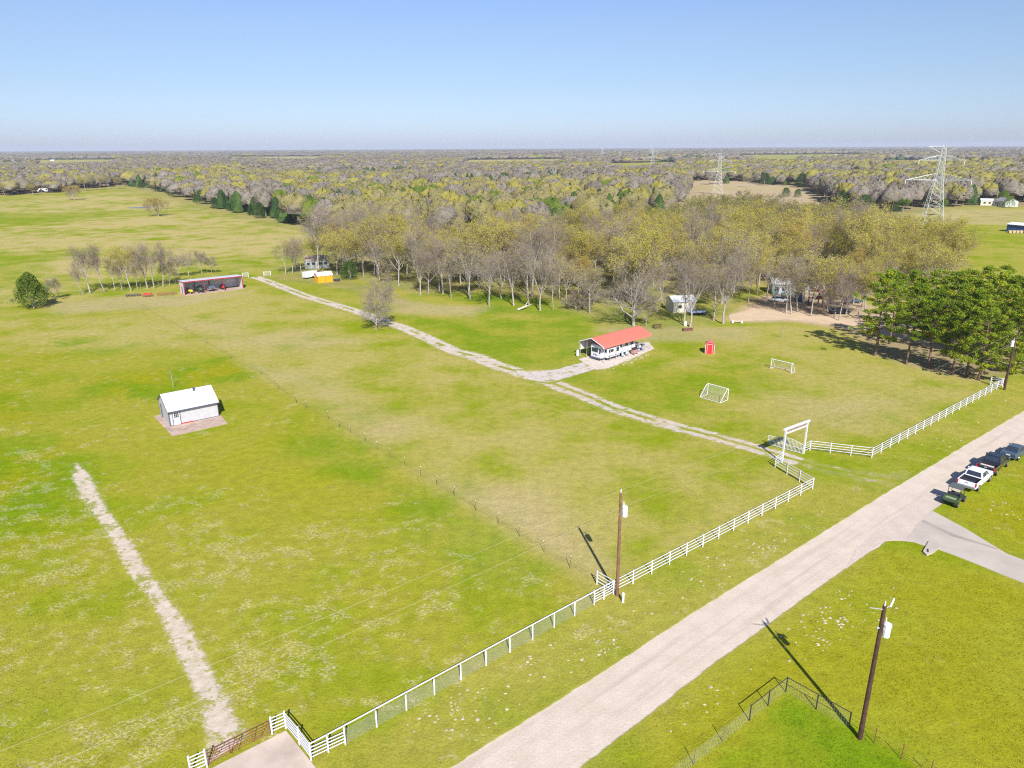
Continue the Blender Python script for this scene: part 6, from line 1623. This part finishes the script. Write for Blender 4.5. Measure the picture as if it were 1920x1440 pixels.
# ---- individuals in the main wood
woodA = np.array(WOOD_A); x0, y0 = woodA.min(0); x1, y1 = woodA.max(0)
clear_poly = [YARD, W([(1360, 600), (1375, 560), (1480, 545), (1560, 548), (1650, 560), (1700, 600), (1650, 640)]), W([(1250, 545), (1350, 545), (1350, 600), (1250, 600)]), W([(1130, 600), (1320, 600), (1320, 640), (1130, 640)])]
houses_pts = [at(1470, 548), at(1530, 546), at(595, 500), at(1282, 580), at(1528, 573)]
cand = []
g_ = 7.3
rw = np.random.default_rng(5)
for gx in np.arange(x0, x1, g_):
    for gy in np.arange(y0, y1, g_):
        cand.append((gx + rw.uniform(-3, 3), gy + rw.uniform(-3, 3)))
cand = np.array(cand)
dA = dist_poly(cand[:, 0], cand[:, 1], WOOD_A); keep = dA < -2.0
for c in clear_poly: keep &= dist_poly(cand[:, 0], cand[:, 1], c) > (0 if c is YARD else -1e9) if c is YARD else (rw.random(len(cand)) < np.where(dist_poly(cand[:, 0], cand[:, 1], c) < 0, 0.35, 1.0))
for hx, hy in houses_pts: keep &= np.hypot(cand[:, 0] - hx, cand[:, 1] - hy) > 7.0
T_ = np.array(TAKEN); keep &= (np.hypot(cand[:, None, 0] - T_[None, :, 0], cand[:, None, 1] - T_[None, :, 1]).min(1) > 3.4)
cand = cand[keep]
cand = cand[np.argsort(np.hypot(cand[:, 0], cand[:, 1]))]
n_ind = 296 - used
def pick_kind(x, y, r):
    """front and left of the wood are bare grey, the middle and right are yellow"""
    edge = -dist_poly(np.array([x]), np.array([y]), WOOD_A)[0]; depth = math.hypot(x, y)
    q = r.random(); yel = 0.30 + 0.5 * np.clip((x + 40) / 120, 0, 1) + 0.30 * np.clip((edge - 8) / 25, 0, 1)
    yel *= 0.55 + 0.45 * np.clip((depth - 165) / 40, 0, 1)
    n = float(np.sin(x * 0.11 + 1) * np.sin(y * 0.09 + 2)) * 0.25
    if q < yel + n:
        if r.random() < 0.12: return 'och%d' % r.integers(0, 2)
        return 'yel%d' % r.integers(0, 5)
    if q > 0.985: return 'grn0'
    return ('some1', 'some2', 'bare1', 'bare2', 'bare3')[r.integers(0, 5)]
WLAB = dict(bare=('bare grey tree crowded inside the wood behind its front row', 'bare grey trees inside the wood'), some=('sparsely budding grey tree crowded inside the wood behind its front row', 'sparsely budding trees inside the wood'),
            yellow=('yellow-budding tree crowded inside the wood behind its front row', 'yellow-budding trees inside the wood'), ochre=('ochre-budding tree crowded inside the wood behind its front row', 'ochre-budding trees inside the wood'), green=('fresh green tree crowded inside the wood behind its front row', 'fresh green trees inside the wood'))
WORD = dict(bare='bare grey', some='sparsely budding', yellow='yellow-budding', ochre='ochre-budding', green='fresh green')
def to_px(x, y, z=0.0):
    v = cam.matrix_world.inverted() @ Vector((x, y, z)); return 960 + FPX * v.x / -v.z
cols = [(q[1], 'front-row tree', i) for i, q in enumerate(front)] + [(q[1], 'yard tree', i) for i, q in enumerate(sorted(yard, key=lambda q: q[1])) if q[1] > 1362] + [(q[0], 'pine', i) for i, q in enumerate(sorted(pines)) if 1630 < q[0] < 1925]
rank = {}
for (x, y) in cand[:n_ind]:
    k = pick_kind(x, y, rw); kd = TREE_DATA[k]['kind']; px = to_px(x, y)
    c = min(range(len(cols)), key=lambda q: abs(cols[q][0] - px)); rank[c] = rank.get(c, 0) + 1
    lb = '%s tree, %s deep in the wood behind the %s %s from left' % (WORD[kd], ordn[rank[c] - 1], ordn[cols[c][2]], cols[c][1]) if cols[c][1] != 'yard tree' or kd != 'some' else 'budding tree, %s deep in the wood behind the %s yard tree from left' % (ordn[rank[c] - 1], ordn[cols[c][2]])
    make_tree(k, (x, y), rw.choice((0.72, 0.85, 0.95, 1.0, 1.12)) * rw.uniform(0.95, 1.05), rw.uniform(0, 6.28), 'oak_tree', lb, 'tree', 'trees crowded inside the wood')
rest = cand[n_ind:]

# ---- the woods beyond: one object
SV, ST, SM = [], [], []; SB = [0]
SMATS = [mk_leaf('far_twigs', (0.145, 0.124, 0.102), (0.250, 0.220, 0.184), 0.15, 0.075, 0.10, 1.5), mk_leaf('far_buds', (0.225, 0.202, 0.048), (0.360, 0.325, 0.075), 0.25, 0.085, 0.10, 1.5),
         mk_leaf('far_ochre_buds', (0.200, 0.176, 0.072), (0.305, 0.272, 0.108), 0.25, 0.085, 0.10, 1.5), mk_leaf('far_fresh_leaves', (0.085, 0.135, 0.022), (0.180, 0.225, 0.035), 0.25, 0.085, 0.10, 1.5),
         mk_leaf('far_cedar', (0.026, 0.058, 0.020), (0.085, 0.140, 0.035), 0.1, 0.085, 0.10, 1.5), m_bark]
def put(v, t, m):
    SV.append(v.astype(np.float32)); ST.append((t + SB[0]).astype(np.int32)); SM.append(m.astype(np.int32)); SB[0] += len(v)
def reduced(key, frac, r, grow_=1.6):
    """thinned copy of a prototype crown with its larger limbs"""
    d = TREE_DATA[key]; v, t, m = d['crown']; n = len(t); sel = np.sort(r.choice(n, int(n * frac), replace=False)); tt = t[sel]; vv = v[tt].reshape(-1, 3, 3); c = vv.mean(1, keepdims=True); vv = c + (vv - c) * grow_
    tv, t2 = d['trunk']; L_ = len(t2); s2 = np.r_[np.arange(80), np.arange(80, min(L_, 80 + 8 * 12 * 4))]; s2 = s2[s2 < L_]; tw = tv[t2[s2]].reshape(-1, 3, 3)
    mm = np.r_[np.where(m[sel] == 0, 0, dict(yellow=1, some=1, ochre=2, bare=2, green=3).get(d['kind'], 1)), np.full(len(s2), 5)]
    V = np.concatenate([vv, tw]).reshape(-1, 3)
    return V, mm
rr_ = np.random.default_rng(77)
RED = {k: reduced(k, 0.30, rr_) for k in ('bare1', 'bare2', 'some1', 'some2', 'yel0', 'yel1', 'yel2', 'yel3', 'och0', 'grn0')}
def put_reduced(key, x, y, s, a):
    V, mm = RED[key]; ca, sa = math.cos(a) * s, math.sin(a) * s
    W_ = np.stack([V[:, 0] * ca - V[:, 1] * sa + x, V[:, 0] * sa + V[:, 1] * ca + y, V[:, 2] * s], -1)
    put(W_, np.arange(len(W_)).reshape(-1, 3), mm)
for (x, y) in rest:
    k = pick_kind(x, y, rr_); k = {'yel4': 'yel1', 'och1': 'och0', 'bare3': 'bare1'}.get(k, k)
    put_reduced(k, x, y, rr_.uniform(0.82, 1.05), rr_.uniform(0, 6.28))

CLEAR = [PASTURE,
         W([(-40, 325), (110, 324), (115, 336), (-60, 338)]), W([(1575, 327), (1660, 328), (1665, 338), (1560, 338)]), W([(1810, 384), (2050, 380), (2050, 395), (1810, 392)])]
def scatter(d0, d1, g, seed):
    r = np.random.default_rng(seed)
    ys = np.arange(d0, d1, g); xs = np.arange(-0.86 * d1, 0.86 * d1, g); X, Y = np.meshgrid(xs, ys); X = X.ravel() + r.uniform(-0.45, 0.45, X.size) * g; Y = Y.ravel() + r.uniform(-0.45, 0.45, Y.size) * g
    k = (np.abs(X) < 0.80 * Y + 15) & (Y >= d0) & (Y < d1)
    X, Y = X[k], Y[k]
    m = dist_poly(X, Y, WOOD_A) > 4
    for c in CLEAR: m &= dist_poly(X, Y, c) > 1.5
    if d1 > 800:
        for c in CLEAR2: m &= dist_poly(X, Y, c) > 0
        for fx, fy, fw in FARB_XY: m &= ~((np.abs(X - fx) < fw * 1.1) & (Y < fy + fw) & (Y > fy - fw * 3.0))
    return X[m], Y[m], r
def tone(X, Y, r):
    """0 bare, 1 yellow, 2 ochre, 3 green, 4 cedar"""
    n = bump_np(X, Y, 60, 3) + 0.8 * bump_np(X, Y, 160, 4) + r.normal(size=X.shape) * 0.5
    yy = 0.12 + 0.55 * np.clip((X + 250) / 500, 0, 1) * np.clip(1.6 - Y / 1500, 0, 1) - 0.45 * np.clip((Y - 700) / 1000, 0, 1)
    k = np.where(n + yy > 0.55, 1, 0); k = np.where((k == 1) & (r.random(X.shape) < 0.5), 2, k); k = np.where((k == 0) & (r.random(X.shape) < 0.18), 2, k); k = np.where((k == 1) & (r.random(X.shape) < 0.05), 3, k)
    c = bump_np(X, Y, 45, 9) + bump_np(X, Y, 130, 10) + r.normal(size=X.shape) * 0.35
    k = np.where(c + 0.8 * ((Y < 700) & (Y > 250) & (X > -230) & (X < 70)) > 0.92, 4, k)
    return k
# cedars in front of the dark wood, as things
ed = [(262, 356, 7), (290, 362, 6), (318, 368, 9), (345, 374, 6), (366, 381, 5.5), (381, 384, 10), (405, 392, 7), (428, 397, 6), (445, 400, 7), (470, 407, 7.5), (492, 412, 8.5), (520, 415, 9), (548, 420, 9), (575, 424, 8), (628, 431, 9), (650, 428, 10), (676, 425, 8), (712, 424, 11), (730, 410, 12), (758, 418, 10), (800, 417, 9), (835, 413, 12), (868, 410, 10), (700, 395, 12), (735, 385, 12), (760, 395, 11), (480, 388, 11), (560, 392, 12), (600, 385, 11), (1020, 405, 8), (1105, 395, 9), (1165, 372, 11)]
ed.sort()
for i, (px, py, h) in enumerate(ed):
    p = at(px + rnd.uniform(-5, 5), py - rnd.uniform(1, 3.5)); k = rnd.choice(('ced0', 'ced1', 'ced2', 'ced2')); d = TREE_DATA[k]; h *= rnd.uniform(0.75, 1.1)
    make_tree(k, p, h / d['crown'][0][:, 2].max(), rnd.uniform(0, 6), 'cedar_tree', 'dark cedar, %s cedar from left along the wood edge beyond the pasture' % ordn[i], 'tree', 'cedars along the dark wood edge'); TAKEN.append(p)

def crowd(X, Y, kinds, r, K, size, Rm, Hm, trunks=True, base=0.42, ns=10, nf=6, keepf=1.0):
    n = len(X)
    if n == 0: return
    Rr = r.uniform(0.75, 1.25, n) * Rm; Hh = r.uniform(0.78, 1.15, n) * Hm
    Hh = Hh * (1 + 0.22 * bump_np(X, Y, 90, 12)); ced = kinds == 4; Rr = np.where(ced, Rr * 0.72, Rr); Hh = np.where(ced, Hh * 0.92, Hh)
    thr = r.uniform(-0.15, 0.55, (n, 1))
    # the leafy mass itself: a lumpy, ragged dome per tree
    th = np.arange(ns) * 2 * math.pi / ns; fi = np.linspace(0.0, math.radians(118), nf + 1)
    ph0 = r.uniform(0, 6.28, (n, 1, 1)); TH = th[None, None, :] + ph0; FI = fi[None, :, None]
    lump = 1 + 0.13 * np.sin(3 * TH + ph0 + 2 * FI) + 0.10 * np.sin(5 * TH + 2 * ph0 + 4 * FI) + r.normal(size=(n, nf + 1, ns)) * 0.05
    lump[:, 0, :] = lump[:, :1, :1].reshape(n, 1)
    Cx = np.sin(FI) * lump * Rr[:, None, None]; Zz = (Hh * (1 - base))[:, None, None] + np.cos(FI) * lump * (Hh * base)[:, None, None]
    tt_ = (FI / fi[-1]); Cc_ = Rr[:, None, None] * 0.95 * tt_ ** 0.62 * lump; Zc_ = Hh[:, None, None] * (1 - 0.94 * tt_) * np.ones_like(lump)
    c3 = ced[:, None, None]; Cx = np.where(c3, Cc_, Cx); Zz = np.where(c3, Zc_, Zz) + 0 * lump
    Vd = np.stack([X[:, None, None] + Cx * np.cos(TH), Y[:, None, None] + Cx * np.sin(TH), Zz], -1)
    ii, jj = np.meshgrid(np.arange(nf), np.arange(ns), indexing='ij'); a_ = (ii * ns + jj).ravel(); b_ = (ii * ns + (jj + 1) % ns).ravel(); c_ = b_ + ns; d_ = a_ + ns
    F = np.concatenate([np.stack([a_, b_, c_], 1), np.stack([a_, c_, d_], 1)]); fq = np.tile(np.cos((fi[:-1] + fi[1:]) / 2)[ii.ravel()], 2)
    nvt = (nf + 1) * ns; FF = (F[None] + (np.arange(n) * nvt)[:, None, None]).reshape(-1, 3)
    up_ = fq[None, :] + r.normal(size=(n, len(F))) * 0.22 > thr
    md = np.where(up_, kinds[:, None], 0); md = np.where(ced[:, None], 4, md); md = np.where((kinds[:, None] == 3), 3, md)
    md = md.ravel(); flip = r.random(len(md)) < 0.08; md = np.where(flip & (md == 0), 2, np.where(flip & (md == 1), 2, np.where(flip & (md == 2), 0, md)))
    kp = (r.random(len(md)) < keepf) | (md == 4)
    put(Vd.reshape(-1, 3), FF[kp], md[kp])
    u = r.normal(size=(n, K, 3)); u /= np.linalg.norm(u, axis=2)[:, :, None]
    u[:, :, 2] = np.where(u[:, :, 2] < -0.35, -u[:, :, 2], u[:, :, 2])
    rad = r.uniform(0.95, 1.20, (n, K))
    a = np.arctan2(u[:, :, 1], u[:, :, 0]); ph = r.uniform(0, 6.28, (n, 1))
    lob = 1 + 0.13 * np.sin(3 * a + ph + 2 * u[:, :, 2]) + 0.10 * np.sin(5 * a + 2 * ph + 4 * u[:, :, 2])
    cz = Hh * (1 - base * 1.0) ; hz = Hh * base
    P_ = np.empty((n, K, 3)); P_[:, :, 0] = X[:, None] + u[:, :, 0] * rad * lob * Rr[:, None]; P_[:, :, 1] = Y[:, None] + u[:, :, 1] * rad * lob * Rr[:, None]
    P_[:, :, 2] = cz[:, None] + u[:, :, 2] * rad * hz[:, None]
    ct = ced[:, None] & np.ones((n, K), bool)
    tz = r.random((n, K)) ** 0.9
    P_[:, :, 0] = np.where(ct, X[:, None] + np.cos(a) * rad * Rr[:, None] * (1 - tz) ** 0.6, P_[:, :, 0]); P_[:, :, 1] = np.where(ct, Y[:, None] + np.sin(a) * rad * Rr[:, None] * (1 - tz) ** 0.6, P_[:, :, 1]); P_[:, :, 2] = np.where(ct, Hh[:, None] * (0.05 + 0.95 * tz), P_[:, :, 2])
    q = u[:, :, 2] * rad
    leafy = q + r.normal(size=(n, K)) * 0.12 > thr
    mi = np.where(kinds[:, None] == 0, np.where(leafy & (r.random((n, K)) < 0.02), 2, 0), np.where(leafy, kinds[:, None], 0)); mi = np.where(ct, 4, mi); mi = np.where((kinds[:, None] == 3) & (r.random((n, K)) < 0.7), 3, mi)
    sz = (r.uniform(0.6, 1.25, (n, K)) * size).ravel()
    v, t = out_tris(P_.reshape(-1, 3), (u * np.array([1, 1, 0.8]) + np.array([0, 0, 0.35])).reshape(-1, 3), sz, r, 0.26)
    put(v, t, mi.ravel())
    if trunks:
        nl = 7
        A_ = np.stack([X, Y, np.zeros(n)], -1)[:, None, :] + np.zeros((n, nl, 3)); A_[:, 1:, 2] = (Hh * 0.32)[:, None]
        an = r.uniform(0, 6.28, (n, nl)); B_ = A_.copy(); B_[:, 0, 2] = Hh * 0.6
        B_[:, 1:, 0] += np.cos(an[:, 1:]) * Rr[:, None] * 0.65; B_[:, 1:, 1] += np.sin(an[:, 1:]) * Rr[:, None] * 0.65; B_[:, 1:, 2] = (Hh[:, None] * r.uniform(0.62, 0.9, (n, nl - 1)))
        w = np.full((n, nl), 0.10); w[:, 0] = 0.26
        A2, B2, w2 = A_.reshape(-1, 3), B_.reshape(-1, 3), w.reshape(-1, 1)
        k2 = ~np.repeat(ced, nl); A2, B2, w2 = A2[k2], B2[k2], w2[k2]
        ex = np.array([[1.0, 0.15, 0]]); ey = np.array([[0.15, 1.0, 0]])
        for e in (ex, ey):
            V = np.stack([A2 - e * w2, A2 + e * w2, B2], 1).reshape(-1, 3); put(V, np.arange(len(V)).reshape(-1, 3), np.full(len(A2), 5))

# B: dark mixed wood directly beyond the pasture
X, Y, r = scatter(270, 520, 10.6, 31); kn = tone(X, Y, r); kn = np.where((kn == 1) & (X < 60) & (Y < 480) & (r.random(len(X)) < 0.45), 0, kn); kn = np.where((r.random(len(X)) < np.where(Y < 480, 0.42, 0.12)) & (bump_np(X, Y, 30, 21) > -0.2) & (X < 90), 4, kn); kn = np.where((r.random(len(X)) < 0.05) & (X > -120) & (X < 80), 3, kn)
crowd(X, Y, kn, r, 760, 0.25, 5.6, 12.0, base=0.40, ns=26, nf=15, keepf=1.0)
X, Y, r = scatter(520, 900, 12.5, 32); crowd(X, Y, tone(X, Y, r), r, 190, 0.40, 6.6, 12.5, base=0.40, ns=17, nf=10, keepf=1.0)
X, Y, r = scatter(900, 1700, 16.5, 33); crowd(X, Y, tone(X, Y, r), r, 60, 0.7, 8.6, 12.5, base=0.40, ns=12, nf=7, keepf=1.0)
X, Y, r = scatter(1700, 3600, 22, 34); crowd(X, Y, tone(X, Y, r), r, 8, 1.2, 13.0, 12.5, ns=9, nf=4, trunks=False, base=0.42)
X, Y, r = scatter(3600, 12500, 62, 35); crowd(X, Y, tone(X, Y, r), r, 4, 3.0, 42, 13, ns=8, nf=3, trunks=False, base=0.40)
# far-left grove
gx = [(-20, 366, 12), (10, 368, 10), (32, 364, 11), (47, 362, 10), (62, 366, 9), (78, 361, 10), (93, 360, 12), (108, 360, 11), (122, 358, 11), (160, 358, 12), (172, 357, 13), (188, 356, 11), (205, 355, 11), (222, 354, 10), (-45, 372, 12)]
for i, (px, py, h) in enumerate(sorted(gx)):
    p = at(px, py); k = ('yel0', 'some1', 'yel2', 'bare2', 'yel1')[i % 5]; d = TREE_DATA[k]
    make_tree(k, p, h / d['h'] * 1.15, rnd.uniform(0, 6), 'oak_tree', '%s tree in the far-left grove, %s from left' % (LOOK[d['kind']], ordn[i]), 'tree', 'trees of the far-left grove')
# stragglers round the brown clearing and the right pasture
XX = [at(px, py) for px, py in ((1330, 346), (1345, 345), (1362, 344), (1420, 344), (1448, 346), (1462, 347), (1520, 356), (1535, 362), (1548, 372), (1560, 380), (1572, 384), (1590, 390), (1603, 394), (1640, 396), (1650, 392), (1790, 388), (1805, 387), (1820, 384), (1600, 388), (1586, 384))]
X = np.array([p[0] for p in XX]); Y = np.array([p[1] for p in XX]); r = np.random.default_rng(8)
crowd(X, Y, np.array([0, 0, 4, 0, 4, 0, 0, 1, 0, 0, 1, 0, 1, 0, 0, 1, 0, 4, 0, 1]), r, 600, 0.25, 5.0, 11.0, ns=24, nf=14, keepf=0.85)
V = np.concatenate(SV); T = np.concatenate(ST); Mx = np.concatenate(SM)
print('woods tris', len(T))
wd = np_mesh('distant_woods', V, T, SMATS, Mx)
tag(wd, 'dense mixed early-spring woods stretching to the horizon, yellow and grey with dark cedars', 'woods', kind='stuff')

# ---------------------------------------------------------------- haze
hz_mat = bpy.data.materials.new('haze_air'); hz_mat.use_nodes = True; hz_mat.node_tree.nodes.clear()
k = NT(hz_mat.node_tree); out = k.n('ShaderNodeOutputMaterial'); pv = k.n('ShaderNodeVolumePrincipled')
pv.inputs['Color'].default_value = (0.80, 0.86, 1.0, 1); pv.inputs['Density'].default_value = HAZE; pv.inputs['Anisotropy'].default_value = 0.0
k.L(pv.outputs[0], out.inputs['Volume'])
hb = MB().box((0, 0, 37), (34000, 34000, 76)).build('haze', hz_mat); tag(hb, 'thin pale haze filling the air over the land', 'haze', kind='stuff')
